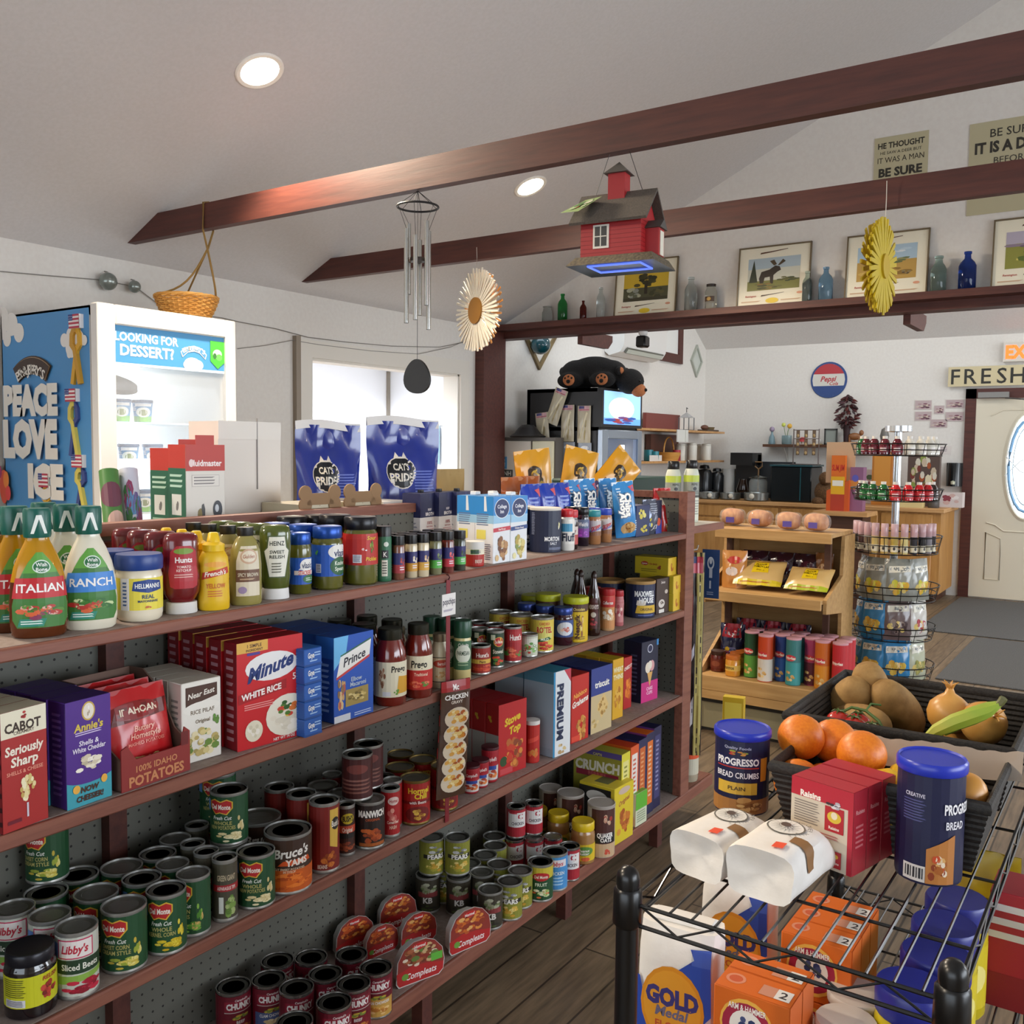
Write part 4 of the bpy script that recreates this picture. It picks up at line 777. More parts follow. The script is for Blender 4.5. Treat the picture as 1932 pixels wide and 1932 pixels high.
# small packets and boxes at the far left
for i, (b_, t_) in enumerate(((1340, 1312), (1311, 1283), (1282, 1256))):
    pass
PL = onz(2, 1345, S2); T = carton(.085, .032, .12, '#8f9a98', [lines('#c8cecc', .1, .25, .9, .8, 3), ('r', .6, .3, .9, .6, '#b85a5a')], name='packet_box')
for i in range(3): T.put(('lowest', 'middle', 'topmost')[i]+' grey green packet box of the pile at the left edge', 'box', (-1.6, .555, S2+.0006+.0325*i), PI/2+.02*i, 1, 'packet boxes at the left edge')
cab = [('r', 0, 0, 1, .78, '#a82c2a'), ('r', 0, .78, 1, 1, '#e6dfc6'), tx('CABOT', .48, .86, .075, '#3a2a20', .8, 0, .035), tx('CREAMERY', .5, .81, .026, '#5a4a3a', .5), ('b', .5, .95, .1, .03, ['#b83430', '#8a2422'], 5), tx('Seriously', .5, .67, .075, '#f0e6d4', .84, .08, .03), tx('Sharp', .5, .57, .075, '#f0e6d4', .6, .08, .03), tx('SHELLS & CHEESE', .5, .48, .03, '#e89a84', .8), ('b', .55, .32, .2, .13, ['#ead9a0', '#d8c07c', '#f2e8c0', '#c8a860'], 22), ('r', .52, .08, .56, .2, '#d8d4e0'), ('r', .1, .06, .4, .09, '#701a2a')]
plaid = [('r', 0, 0, 1, .8, '#8a2226')]+[('r', x, 0, x+.12, .8, '#4a1216') for x in (.1, .4, .7)]+[('r', 0, y, 1, y+.04, '#3a0e14') for y in (.06, .18, .3, .42, .54, .66)]
boxp('macaroni_box', 'cream and red shells and cheese box', 'box', S2, (6, 1576), (91, 1552), 1348, .042, '#a82c2a', cab, plaid, '#d8cdb0', plaid, n=3, ang=PI/2+.12)
ann = [('r', 0, 0, 1, .28, '#3fa0b0'), ('e', .5, .30, .6, .1, '#4f2a86'), ('r', 0, .3, 1, 1, '#4f2a86'), ('e', .5, .88, .15, .09, '#c8a850'), ('e', .5, .88, .12, .075, '#e8e0d0'), ('b', .5, .88, .05, .05, ['#f4f0ea', '#b8a890'], 5), tx("Annie's", .5, .74, .07, '#d8c04a', .72, .1, .03), lines('#d8c8e8', .2, .66, .8, .70, 2), tx('Shells &', .5, .59, .045, '#e8e0f0', .5, .1), tx('White Cheddar', .5, .53, .045, '#e8e0f0', .74, .1), ('b', .5, .39, .38, .09, ['#ece4d0', '#d8ccb0', '#f4eee0', '#c0b49a'], 26), tx('NOW', .5, .15, .05, '#4a2a1a', .4, .15, .04), tx('CHEESIER!', .5, .07, .05, '#4a2a1a', .6, .15, .04), ('e', .2, .17, .08, .04, '#e8b04a'), ('e', .82, .2, .07, .04, '#e8b04a')]
boxp('macaroni_box', 'purple white cheddar shells box with teal foot', 'box', S2, (127, 1531), (211, 1501), 1328, .045, '#46267a', ann, [lines('#7a5ab0', .2, .1, .8, .9, 14)], '#3c2268', n=3)
# open display tray with red potato pouches
TRB, TRD = mat('#8a2c28', .6), mat('#6a5044', .7)
A, B = onz(228, 1497, S2), onz(357, 1452, S2); A.z = B.z = S2; w = (B-A).length; a = math.atan2(B.y-A.y, B.x-A.x); mid = (A+B)/2
Tt = Tpl('display_tray'); d = .17; m = MB()
sidep = [(0, 0), (d, 0), (d, .175), (d*.75, .175), (d*.45, .14), (d*.22, .075), (0, .055)]
for x in (-w/2, w/2-.003): m.prism(sidep, lambda u, v, t: V((t, u, v)), x, x+.003, TRD)
m.box(-w/2, w/2, d-.003, d, 0, .175, TRD).box(-w/2, w/2, 0, d, 0, .003, TRD); Tt.part('tray', m)
m = MB().prism([(-w/2, 0), (w/2, 0), (w/2, .075), (w/2-.012, .085), (w/2-.02, .052), (-w/2+.03, .052), (-w/2+.012, .08), (-w/2, .075)], lambda u, v, t: V((u, t, v)), -.003, 0, TRB)
dec(m, [tx('100% IDAHO', .5, .40, .13, '#c8865a', .7), tx('POTATOES', .5, .16, .2, '#c8865a', .8, 0, .035), ('r', .86, .6, .97, .9, '#6a2020')], lambda u, v, l=0: V((-w/2+w*u, -.0032-l*.0003, .085*v)), w, .085); Tt.part('tray_front', m, label='red printed tray front')
Tt.put('brown cardboard display tray with red printed front for potato pouches', 'tray', mid+V((0, 0, .0006)), a)
pot = pouch(w*.86, .165, .03, mat('#c02024', .25, coat=.3), [('p', [(.02, .62), (.9, .66), (.98, .82), (.1, .8)], '#6a1a18'), ('e', .4, .75, .42, .1, '#8a1c1c'), tx('IDAHOAN', .46, .75, .07, '#f0e0c8', .8, 0, .03), tx('Buttery', .5, .55, .06, '#f0b09a', .6, .2), tx('Homestyle', .5, .47, .06, '#f0b09a', .7, .2), tx('MASHED POTATOES', .5, .39, .035, '#e88a7a', .7), ('b', .5, .17, .36, .13, ['#ecd8a0', '#d8bc78', '#f4e8c4'], 22)], 'potato_pouch', mat('#a81c20', .3), ncr=.4)
for k in range(3):
    q = mid+V((-math.sin(a), math.cos(a), 0))*(.026+.042*k)*1.0; pot.put(('front', 'middle', 'rear')[k]+' red mashed potato pouch leaning in the cardboard tray', 'pouch', q+V((0, 0, .004)), 0, 1, 'potato pouches in the tray', rot=(-.22, 0, a))
ne = [('p', [(.1, .70), (.9, .78), (.9, .94), (.1, .94)], '#4a2e22'), ('e', .5, .66, .46, .08, '#ece8de'), tx('Near East', .5, .84, .065, '#ece6da', .72, .15, .02, .1), tx('RICE PILAF', .52, .62, .05, '#6a5a44', .6), tx('Original', .52, .5, .045, '#7a6a54', .4, .1), ('b', .5, .22, .46, .2, ['#d8c88a', '#c0ac6a', '#e8dcb0', '#a89a5a', '#6a8a3a'], 40), ('b', .85, .46, .1, .08, ['#5f8a3a'], 6)]
boxp('rice_box', 'white rice pilaf box with brown name panel', 'box', S2, (344, 1446), (418, 1424), 1292, .042, '#e8e4da', ne, [lines('#9a9a94', .2, .1, .8, .8, 10)], '#e0dac8', n=3)
mi = [('r', 0, 0, 1, 1, '#c4161e'), ('p', [(.0, .90), (.46, .9), (.46, 1), (.0, 1)], '#d8a848'), tx('1 SIMPLE', .26, .96, .03, '#4a2a1a', .36), tx('INGREDIENT', .26, .92, .022, '#4a2a1a', .36), ('r', .15, .87, .34, .895, '#4a3a8a'), ('e', .52, .74, .40, .135, '#e8e6e4'), tx('Minute', .52, .735, .125, '#17306e', .74, .25, .04, .22), ('p', [(.02, .43), (.74, .50), (.74, .59), (.02, .52)], '#a01018'), tx('WHITE RICE', .36, .51, .055, '#f2ece6', .62, 0, .035, .1), ('e', .76, .24, .34, .2, '#e8e2d0'), ('b', .76, .2, .3, .14, ['#f0eadc', '#dcd4c0', '#e4dcc8'], 30), ('b', .74, .3, .18, .08, ['#4f7a2c', '#d8742c', '#e0b84a', '#2f5a20', '#c8402c'], 16), ('e', .24, .16, .13, .1, '#e4dcc4'), ('b', .24, .16, .1, .08, ['#f0eadc', '#d4ccb0'], 10), ('l', .1, .36, .6, .42, 3, '#e89a94'), tx('5', .86, .6, .06, '#f2e0d8', .1), tx('NET WT 14 OZ', .7, .03, .025, '#e8e0d8', .4)]
boxp('rice_box', 'big red white rice box with oval name logo', 'box', S2, (448, 1420), (571, 1386), 1216, .045, '#8a1420', mi, [lines('#c08a94', .2, .06, .8, .94, 12)], '#a0141c', n=4, pitch=.052)
mf = carton(.05, .034, .105, '#2358a8', [('r', .0, .0, 1, .12, '#1a4688'), tx('Goya', .38, .62, .3, '#e8e8e4', .36, .1, .03), lines('#9fc0e4', .56, .5, .92, .8, 2), lines('#9fc0e4', .3, .2, .8, .36, 1)], [lines('#6a9ad4', .1, .2, .9, .8, 4)], '#2f6fc0', name='soup_mix_box')
P = onz(590, 1392, S2); ht = (up_at(P, 590, 1228)-S2)/5
for i in range(5): mf.put('small blue mix box in the pile beside the red rice, '+('lowest', 'second lowest', 'middle', 'second highest', 'topmost')[i], 'box', (P.x-.01, P.y+.012, S2+.0006+i*(ht+.0004)), PI/2+.015*(i % 2), (1, 1, ht/.034), 'small blue mix boxes')
prn = [('r', 0, 0, 1, 1, '#1f52b0'), ('p', [(0, .62), (.3, .8), (.36, 1), (0, 1)], '#6ab4e4'), ('p', [(.06, .52), (.9, .72), (.94, .90), (.16, .76)], '#e8e6e0'), ('p', [(.06, .50), (.9, .69), (.9, .72), (.06, .53)], '#c03a3a'), ('p', [(.16, .765), (.94, .905), (.94, .92), (.16, .78)], '#3a6a3a'), tx('Prince', .52, .725, .1, '#15182a', .66, .15, .02, .22), ('b', .18, .34, .14, .2, ['#c8a06a', '#b85a4a', '#d8b888', '#8a6a4a'], 20), tx('Elbow', .56, .47, .05, '#b8c8d8', .3), tx('Macaroni', .6, .41, .05, '#b8c8d8', .4), ('r', .28, .16, .86, .36, '#a08a4a'), ('b', .57, .26, .26, .08, ['#c8b06a', '#8a743a', '#d8c488', '#6a5a2a'], 40), ('r', 0, 0, .4, .08, '#cfd4dc'), lines('#b8c8e4', .5, .02, .95, .07, 2)]
boxp('pasta_box', 'blue elbow macaroni box with white name banner', 'box', S2, (630, 1367), (704, 1343), 1205, .055, '#1f4a9c', prn, [('r', 0, .75, 1, 1, '#2f6fc4'), lines('#8fb0e0', .2, .1, .8, .7, 9)], '#1f4a9c', n=3)
SAU = mat('#701c12', .12, coat=.7); GCAP = mat('#2a2a20', .3, .5); MCAP = mat('#9a8f78', .3, .7)
def pjar(ops, cont=SAU, lid=GCAP, r=.044, h=.165, name='sauce_jar'):
    T = turned(name, [(r*.92, 0), (r, .005), (r, h*.6), (r*.93, h*.72), (r*.72, h*.83), (r*.68, h*.86)], cont, ('lid', [(r*.74, h*.855), (r*.76, h*.87), (r*.76, h*.985), (r*.7, h), (.0001, h*.995)], lid), (h*.12, h*.58, 360, None, ops), bname='jar'); return T
pre1 = pjar([('r', .2, 0, .8, 1, '#e4dcc0'), tx('Prego', .585, .80, .17, '#1c1810', .2, .1, .03), ('b', .42, .55, .045, .3, ['#a87a5a', '#c8a88a', '#8a5a3a'], 16), ('p', [(.56, .1), (.74, .1), (.72, .55), (.58, .6)], '#d8a030'), ('r', .42, .03, .50, .16, '#d8d8dc'), ('b', .56, .14, .03, .08, ['#6a9a3a'], 5)])
pre2 = pjar([('r', .2, 0, .8, .58, '#c02a24'), ('r', .2, .58, .8, 1, '#e4dcc0'), tx('Prego', .49, .76, .2, '#1c1810', .24, .1, .03), tx('Traditional', .51, .46, .09, '#f0d0b8', .2), ('b', .5, .18, .12, .14, ['#d84a2a', '#e87a5a', '#c8302a', '#5f8a3a'], 14)])
cyl(pre1, 736, 1334, 61, 1180, S2, 'pasta sauce jar with cream label and cheese picture', 'jar', ro=2, back=2, pitch=.085)
cyl(pre2, 789, 1319, 53, 1172, S2, 'traditional pasta sauce jar with red lower label', 'jar', ro=8, back=2, pitch=.085)
alf = pjar([('r', .3, 0, .72, 1, '#2a2c24'), ('r', .31, .03, .71, .97, '#e0d0a8'), ('e', .52, .74, .15, .16, '#c8503a'), tx('Bertolli', .52, .74, .12, '#f2e6d8', .22), ('b', .52, .28, .12, .2, ['#e8c890', '#d8a868', '#f0e0b8'], 14)], mat('#d8d0b0', .25, coat=.5), MCAP)
cyl(alf, 830, 1300, 37, 1192, S2, 'white alfredo sauce jar with black framed label', 'jar', ro=4, back=2, pitch=.07)
chz = turned('grated_cheese_jar', [(.026, 0), (.029, .004), (.029, .10), (.026, .108)], mat('#d8c88a', .3, coat=.3), ('lid', [(.029, .107), (.03, .11), (.03, .145), (.028, .148), (.0001, .148)], mat('#1c4a34', .35)), (.03, .1, 360, '#3f6a4a', [('e', .52, .55, .16, .3, '#d8dccc'), tx('PARMESAN', .52, .58, .14, '#1a3a24', .24), tx('Colavita', .52, .86, .12, '#e8e8dc', .2, .2), lines('#9ab08a', .42, .12, .62, .3, 2)]), bname='jar')
cyl(chz, 872, 1288, 34, 1168, S2, 'grated cheese jar with green lid behind the gravy strip', 'jar', ro=0, back=2)
c_ht = can('#9a2a22', [('r', 0, .38, 1, .55, '#d8b04a'), tx("Hunt's", .54, .72, .16, '#f0e4da', .22, 0, .03), tx('Paste', .54, .46, .09, '#4a1a10', .16), ('b', .5, .18, .3, .16, ['#c8402a', '#a82c20', '#d8603a'], 20)], h=.09, r=.034)
cyl(c_ht, 906, 1275, 39, 1213, S2, 'short red tomato can with yellow band', 'can', ro=0, back=3)
c_st = can('#1c3a24', [('e', .57, .74, .1, .15, '#d8b03a'), ('e', .57, .74, .09, .135, '#b8262a'), tx('Del Monte', .57, .74, .09, '#f2ead8', .15), ('r', .42, .8, .5, .96, '#c8ccb0'), tx('Stewed', .56, .45, .12, '#e8e4d0', .2), ('b', .54, .16, .14, .14, ['#d8502a', '#c83a24', '#4f8a3a'], 14)])
cyl(c_st, 934, 1262, 34, 1186, S2, 'green stewed tomato can with red logo', 'can', back=3)
c_hu = can('#a8242a', [('r', .3, .58, .8, .92, '#b02c30'), tx("Hunt's", .57, .74, .17, '#f4ece4', .22, 0, .03), ('b', .52, .28, .22, .22, ['#d84a34', '#c03428', '#e87a5a', '#5a8a3a'], 24)], h=.115)
cyl(c_hu, 966, 1252, 36, 1178, S2, 'tall red crushed tomato can', 'can', back=3)
c_gr = can('#c8ccb8', [('r', .3, .55, .7, .9, '#e0e4d4'), ('b', .52, .4, .16, .3, ['#5f9a4a', '#8ac06a', '#c83a2a', '#e0e4d8'], 18)], h=.09)
cyl(c_gr, 998, 1241, 33, 1193, S2, 'pale green and white chili pepper can', 'can', back=3)
c_ro = can('#d8c04a', [('r', .42, .4, .66, .78, '#d8d070'), tx('RO*TEL', .54, .68, .18, '#b82c20', .22, 0, .04), tx('DICED', .54, .88, .08, '#c84a2a', .16), ('p', [(.40, .34), (.60, .46), (.64, .38), (.44, .26)], '#1f5a2c'), tx('MILD', .54, .38, .08, '#e8f0d8', .12), ('b', .54, .16, .14, .14, ['#c8342a', '#e05a3a', '#a82420'], 14)], h=.115)
cyl(c_ro, 1022, 1233, 45, 1160, S2, 'yellow diced tomato can with green ribbon', 'can', back=3)
beet = jar(.032, .125, mat('#2a3f86', .3, .4), mat('#3a1420', .12, coat=.6), (.028, .085, 360, '#2f4a86', [('e', .54, .5, .14, .4, '#d8dce4'), ('b', .54, .45, .08, .25, ['#c86a5a', '#b04a5a', '#e8c8b8'], 10)]))
cyl(beet, 1062, 1219, 38, 1143, S2, 'dark jar with blue lid and round dish label', 'jar', back=2)
nes = turned('cocoa_tub', [(.044, 0), (.046, .003), (.046, .125)], '#d8b81c', ('lid', [(.0475, .118), (.0485, .12), (.0485, .136), (.046, .139), (.0001, .139)], mat('#b8bc1c', .4)), (.003, .118, 360, '#d8b41c', [('r', 0, .82, 1, 1, '#4a2818'), ('p', [(.44, .8), (.7, .8), (.66, .92), (.48, .92)], '#4a2818'), tx('Chocolate', .56, .87, .07, '#e8d070', .16), ('b', .585, .42, .045, .3, ['#a86a30', '#8a5020', '#c88a4a', '#e8d080'], 14), lines('#6a4a10', .4, .04, .66, .14, 2)]), bname='tub')
vs, fs, w_ = glyphs('Nesquik', .045); m = MB(); m.add([V((.0472*math.sin((.535-.5+(-y*.016)/.29)*2*PI), -.0472*math.cos((.535-.5+(-y*.016)/.29)*2*PI), .05+x*.015)) for x, y in vs], fs, mat('#4a2818', .4)); nes.part('lettering', m)
cyl(nes, 1085, 1213, 49, 1122, S2, 'yellow chocolate drink powder tub with lime lid', 'tub', ro=-4, back=2, pitch=.098)
top(nes, 1012, 1128, S2, 'chocolate powder tub with lime lid, left of the front tub', 'tub', s=.9)
hsy = turned('syrup_bottle', [(.026, 0), (.029, .004), (.03, .03), (.026, .07), (.029, .11), (.022, .14), (.013, .165), (.012, .185)], mat('#2a120c', .12, coat=.7), ('cap', [(.0125, .184), (.0135, .187), (.011, .198), (.005, .205), (.0001, .206)], mat('#2c1a14', .3)), (.02, .125, 150, None, [('p', [(.28, .04), (.72, .04), (.8, .5), (.72, .96), (.28, .96), (.2, .5)], '#4a1a1a'), tx("HERSHEY'S", .5, .7, .12, '#d8ccc8', .6, 0, .03), ('e', .5, .46, .16, .08, '#c8c0b8'), ('b', .5, .25, .26, .12, ['#b83a4a', '#8a2430'], 8)]), bname='bottle')
cyl(hsy, 1119, 1201, 27, 1076, S2, 'dark chocolate syrup bottle', 'bottle', back=1); cyl(hsy, 1087, 1178, 25, 1072, S2, 'dark chocolate syrup bottle behind the yellow tub', 'bottle')
cm = turned('creamer_bottle', [(.030, 0), (.033, .004), (.034, .05), (.031, .08), (.034, .12), (.033, .15)], '#c89a6a', ('cap', [(.034, .149), (.035, .152), (.034, .178), (.0001, .18)], mat('#b02428', .35)), (.01, .148, 360, '#c88a52', [('r', 0, .66, 1, 1, '#c0342c'), tx('Coffee mate', .52, .8, .1, '#f2e8e0', .22, .15), ('b', .52, .4, .14, .2, ['#e8d8c0', '#d8b888', '#f2e8d8'], 12)]), bname='bottle')
cyl(cm, 1145, 1191, 30, 1108, S2, 'coffee creamer canister with red top', 'canister', back=1); cm2 = turned('creamer_bottle', [(.03, 0), (.033, .004), (.031, .06), (.034, .12), (.03, .15)], '#b8686a', ('cap', [(.031, .149), (.033, .152), (.03, .178), (.0001, .18)], mat('#b02c34', .35)), (.02, .13, 360, '#c07a7a', [('b', .52, .5, .14, .3, ['#e8c8c0', '#a84a54'], 10)]), bname='bottle')
cyl(cm2, 1166, 1182, 21, 1112, S2, 'pink creamer bottle right of the red topped canister', 'bottle')
mx = turned('coffee_can', [(.064, 0), (.066, .003), (.066, .128), (.064, .132)], '#1a2448', ('lid', [(.067, .128), (.068, .13), (.068, .138), (.066, .14), (.06, .137), (.0001, .137)], '#b08a52'), (.004, .127, 360, '#1a2448', [tx('MAXWELL', .56, .72, .16, '#eef0f0', .24, 0, .045), tx('HOUSE', .58, .52, .16, '#eef0f0', .18, 0, .045), ('p', [(.46, .38), (.5, .33), (.56, .38), (.57, .52), (.47, .52)], '#d8d0c4'), ('p', [(.45, .12), (.72, .12), (.7, .36), (.47, .36)], '#d8b030'), tx('ORIGINAL', .58, .24, .08, '#4a2a1a', .16), lines('#5a6ab0', .48, .02, .7, .08, 1)]), bname='canister')
cyl(mx, 1207, 1167, 57, 1091, S2, 'navy ground coffee canister with tan lid', 'canister', ro=0, back=1, pitch=.14); cyl(mx, 1150, 1160, 55, 1090, S2, 'navy ground coffee canister behind the creamer bottles', 'canister')
boxp('cocoa_box', 'brown hot cocoa box with white mug picture', 'box', S2, (1238, 1160), (1262, 1154), 1093, .05, '#3a2620', [tx('Swiss', .5, .88, .07, '#e0d4cc', .8, .2), ('e', .4, .28, .24, .12, '#d8d0c8'), ('e', .75, .6, .12, .06, '#c8bcb0'), ('r', .2, .02, .6, .12, '#e0dcd4'), ('b', .4, .3, .14, .06, ['#7a6a60', '#4a3a34'], 6)], [], '#2a1a16')
TEA = '#c8b024'
for i, (L, R_, b_, ty) in enumerate((((1216, 0), (1288, 0), 1150, 1118), ((1216, 0), (1288, 0), 1117, 1086), ((1204, 0), (1277, 0), 1085, 1054))):
    T = carton(.14, .066, .075, TEA, [('e', .3, .62, .11, .12, '#b83a2a'), tx('Lipton', .3, .62, .1, '#f0e8d0', .16), tx('TEA BAGS', .56, .6, .1, '#a84a24', .24), ('b', .75, .42, .08, .2, ['#a8502a', '#8a3a20'], 6), lines('#8a7a20', .2, .12, .7, .34, 2)], [], '#b8a424', [('r', 0, 0, 1, 1, '#e0bc3a'), ('b', .5, .5, .2, .3, ['#a8502a', '#c88a2a'], 6)], name='tea_box')
    T.put(('lowest', 'middle', 'topmost')[i]+' yellow tea box of the pile by the end panel', 'box', (-1.54-(.0, .0, .022)[i], GE-.095, S2+.0006+i*.0665), (.03, 0, -.02)[i], 1, 'yellow tea boxes')
# ================================================================ third shelf
dm = lambda word1, word2, food, ex=(): [('r', 0, 0, 1, 1, '#1c4a2a'), ('b', .52, .14, .15, .12, food, 16), ('b', .62, .42, .04, .2, food, 8), ('p', [(.34, .9), (.34, .76), (.40, .62), (.44, .66), (.50, .62), (.55, .76), (.55, .9), (.5, .96), (.445, .91), (.39, .96)], '#d8b03a'), ('p', [(.35, .89), (.35, .77), (.40, .645), (.44, .68), (.495, .645), (.54, .77), (.54, .89), (.5, .935), (.445, .885), (.39, .935)], '#b8262a'), tx('Del Monte', .445, .79, .1, '#f4ece0', .17, 0, .03), tx('Fresh Cut', .46, .555, .075, '#e4e8e0', .16, .25), tx(word1, .46, .445, .075, '#b8b06a', .2), tx(word2, .46, .345, .075, '#b8b06a', .22)]+list(ex)
BLU = [('r', .27, .68, .335, .92, '#6a9ade')]
c_cs = can('#1c4a2a', dm('SWEET CORN', 'CREAM STYLE', ['#d8c85a', '#c8b040', '#e8dc88', '#9aa83a']))
c_wk = can('#1c4a2a', dm('WHOLE', 'KERNEL CORN', ['#d8c02a', '#e8d44a', '#c8a820'], BLU))
c_gb = can('#1c4a2a', dm('GREEN', 'BEANS', ['#6aa03a', '#8aba4a', '#d8b06a', '#4f8a2c']))
c_np = can('#1c4a2a', dm('WHOLE', 'NEW POTATOES', ['#e0d09a', '#d0bc80', '#ece0b4'], BLU))
c_as = can('#4a4638', [('r', .3, .5, .75, .62, '#a8242c'), tx('GREEN GIANT', .5, .75, .1, '#c8b89a', .24), tx('ASPARAGUS TIPS', .5, .56, .06, '#f0e0d8', .24), ('b', .54, .24, .12, .2, ['#7a9a4a', '#5a7a34', '#a8ba7a'], 12), ('p', [(.40, .1), (.46, .1), (.46, .4), (.40, .4)], '#d8dcd4')], r=.033)
c_bt = can('#c8ccc0', [('r', 0, .38, 1, .62, '#1f3a24'), ('r', .3, .64, .58, .96, '#c8305a'), ('r', .31, .66, .57, .94, '#ece4e0'), tx("Libby's", .44, .8, .13, '#c02c40', .2, .2, .03), tx('Sliced Beets', .48, .5, .1, '#e8e8dc', .3), ('p', [(.3, .2), (.7, .3), (.7, .38), (.3, .34)], '#8ab04a'), ('b', .5, .15, .18, .13, ['#a81c34', '#c82c44', '#8a1428'], 16), ('r', .22, .64, .3, .9, '#5f86c8')])
rej = jar(.045, .125, mat('#1c1c24', .3, .3), mat('#140c10', .1, coat=.7), (.025, .085, 230, '#c8c824', [lines('#5a5a14', .18, .34, .44, .94, 9), ('r', .2, .04, .42, .28, '#d8d8dc'), lines('#3a3a4a', .21, .06, .41, .26, 5), ('b', .66, .45, .1, .36, ['#a8342c', '#c84a3a', '#7a2420'], 18), tx('RELISH', .68, .84, .13, '#a8342c', .3, .2)]), name='relish_jar')
cyl(rej, 61, 1926, 90, 1768, S3, 'wide dark jar with black lid and bright yellow label', 'jar', ro=6)
cyl(c_bt, 143, 1890, 76, 1733, S3, 'sliced beets can with white logo panel', 'can', ro=16, back=3)
cyl(c_cs, 236, 1840, 82, 1692, S3, 'green cream style corn can', 'can', ro=-10, back=3)
cyl(c_wk, 315, 1805, 73, 1664, S3, 'green whole kernel corn can with blue sticker', 'can', ro=0, back=3)
cyl(c_gb, 366, 1770, 62, 1636, S3, 'green bean can with red logo', 'can', ro=-22, back=3)
cyl(c_as, 425, 1742, 47, 1608, S3, 'slim asparagus can with red band', 'can', ro=8, back=3)
cyl(c_np, 484, 1718, 71, 1592, S3, 'green new potatoes can with blue sticker', 'can', ro=2, back=3, stack=(1, 2), sdesc='green potato can')
top(c_cs, 90, 1655, S3, 'dark green vegetable can behind the beets, left', 'can'); top(c_cs, 70, 1700, S3, 'dark green vegetable can behind the yellow label jar', 'can')
P = onz(90, 1655, S3+.112); c_cs.put('creamed corn can stacked behind the sliced beets', 'can', (P.x, P.y, S3+.113), .7)
c_ym = can('#3a2418', [('r', 0, 0, 1, .42, '#c85a1c'), ('b', .5, .2, .3, .18, ['#d8641c', '#e87c2c', '#b84a14'], 30), tx("Bruce's", .54, .76, .17, '#f0ece4', .26, .15, .03, .1), ('p', [(.44, .5), (.68, .54), (.66, .64), (.48, .6)], '#d8541c'), tx('YAMS', .57, .57, .12, '#f0e4d8', .16, 0, .04, .05), tx('CUT SWEET POTATOES', .52, .44, .04, '#e8c8a8', .24), tx('IN SYRUP', .52, .39, .04, '#e8c8a8', .14)], r=.05, h=.12)
cyl(c_ym, 541, 1692, 89, 1552, S3, 'large brown and orange yams can', 'can', ro=-4, back=2)
c_bb = can('#7a1c16', [('p', [(.56, .38), (.66, .32), (.68, .95), (.56, .95)], '#d8b04a'), ('e', .63, .72, .055, .1, '#1a1612'), tx("Bush's", .63, .72, .09, '#f0e8d8', .1), ('b', .57, .16, .1, .14, ['#a8541c', '#c8702c', '#8a3c14'], 14), tx('BEANS', .48, .06, .06, '#e8d8c8', .1)], r=.042, h=.14)
cyl(c_bb, 612, 1650, 57, 1500, S3, 'tall dark red baked beans can', 'can', ro=0, back=3)
c_bo = can('#3c1c14', [('e', .54, .78, .12, .12, '#c8b02c'), tx("BUSH'S", .54, .78, .12, '#1c1410', .2, 0, .04), ('r', .3, .46, .8, .62, '#c04a30'), tx('Original', .53, .53, .1, '#f0e0d0', .2), ('r', .3, .34, .8, .45, '#181210'), ('b', .52, .16, .2, .14, ['#8a3c24', '#a8502c', '#6a2c18'], 20)])
cyl(c_bo, 655, 1616, 34, 1510, S3, 'brown baked beans can with yellow oval logo', 'can', back=3)
c_mw = can('#241410', [tx('MANWICH', .54, .8, .15, '#f0ece4', .3, 0, .05), tx('ORIGINAL', .55, .66, .06, '#b8542a', .16), ('b', .54, .3, .15, .22, ['#a84a20', '#c8642c', '#8a3818', '#b85424'], 24), ('r', .4, .02, .7, .1, '#a85a24')])
cyl(c_mw, 697, 1605, 58, 1498, S3, 'black sloppy joe sauce can', 'can', ro=-4, back=3)
c_ch = can('#a81c20', [('e', .56, .8, .1, .1, '#e0c8c0'), tx('Hormel', .56, .8, .08, '#a81c20', .14), ('b', .55, .45, .1, .2, ['#c8605a', '#e09a8a'], 10), tx('Corned Beef', .55, .3, .07, '#f0d8c8', .2), tx('HASH', .55, .18, .08, '#e8c8b0', .14)])
cyl(c_ch, 736, 1582, 37, 1480, S3, 'red corned beef hash can', 'can', back=3)
c_hc = can('#a01c1a', [tx('Hormel', .55, .82, .13, '#e0c02c', .24, 0, .035), tx('Chili', .57, .68, .13, '#e0c02c', .18, 0, .035), ('r', .3, .48, .8, .56, '#701210'), tx('with Beans', .54, .52, .07, '#f0e0d8', .2), ('e', .54, .22, .14, .2, '#701614'), ('b', .54, .2, .09, .14, ['#a8782c', '#c89a3a', '#8a4a1c', '#d8b04a'], 14)], rim=GLD)
cyl(c_hc, 783, 1559, 57, 1458, S3, 'red chili can with yellow lettering', 'can', ro=-2, back=3, group='chili cans')
cyl(c_hc, 838, 1532, 52, 1436, S3, 'red chili can just behind the gravy strip', 'can', ro=-2, back=3, group='chili cans')
c_dk = can('#4a1c1c', [lines('#8a5a50', .3, .1, .7, .5, 4), ('e', .5, .75, .12, .12, '#7a3a34')])
top(c_dk, 668, 1424, S3+.113, 'dark red can stacked at the shelf back, left one', 'can', s=.95); top(c_dk, 724, 1404, S3+.113, 'dark can stacked at the shelf back, right one', 'can', s=.95)
top(c_dk, 668, 1424+64, S3, 'can under the left stacked dark red can', 'can', s=.95); top(c_dk, 724, 1404+60, S3, 'can under the right stacked dark can', 'can', s=.95)
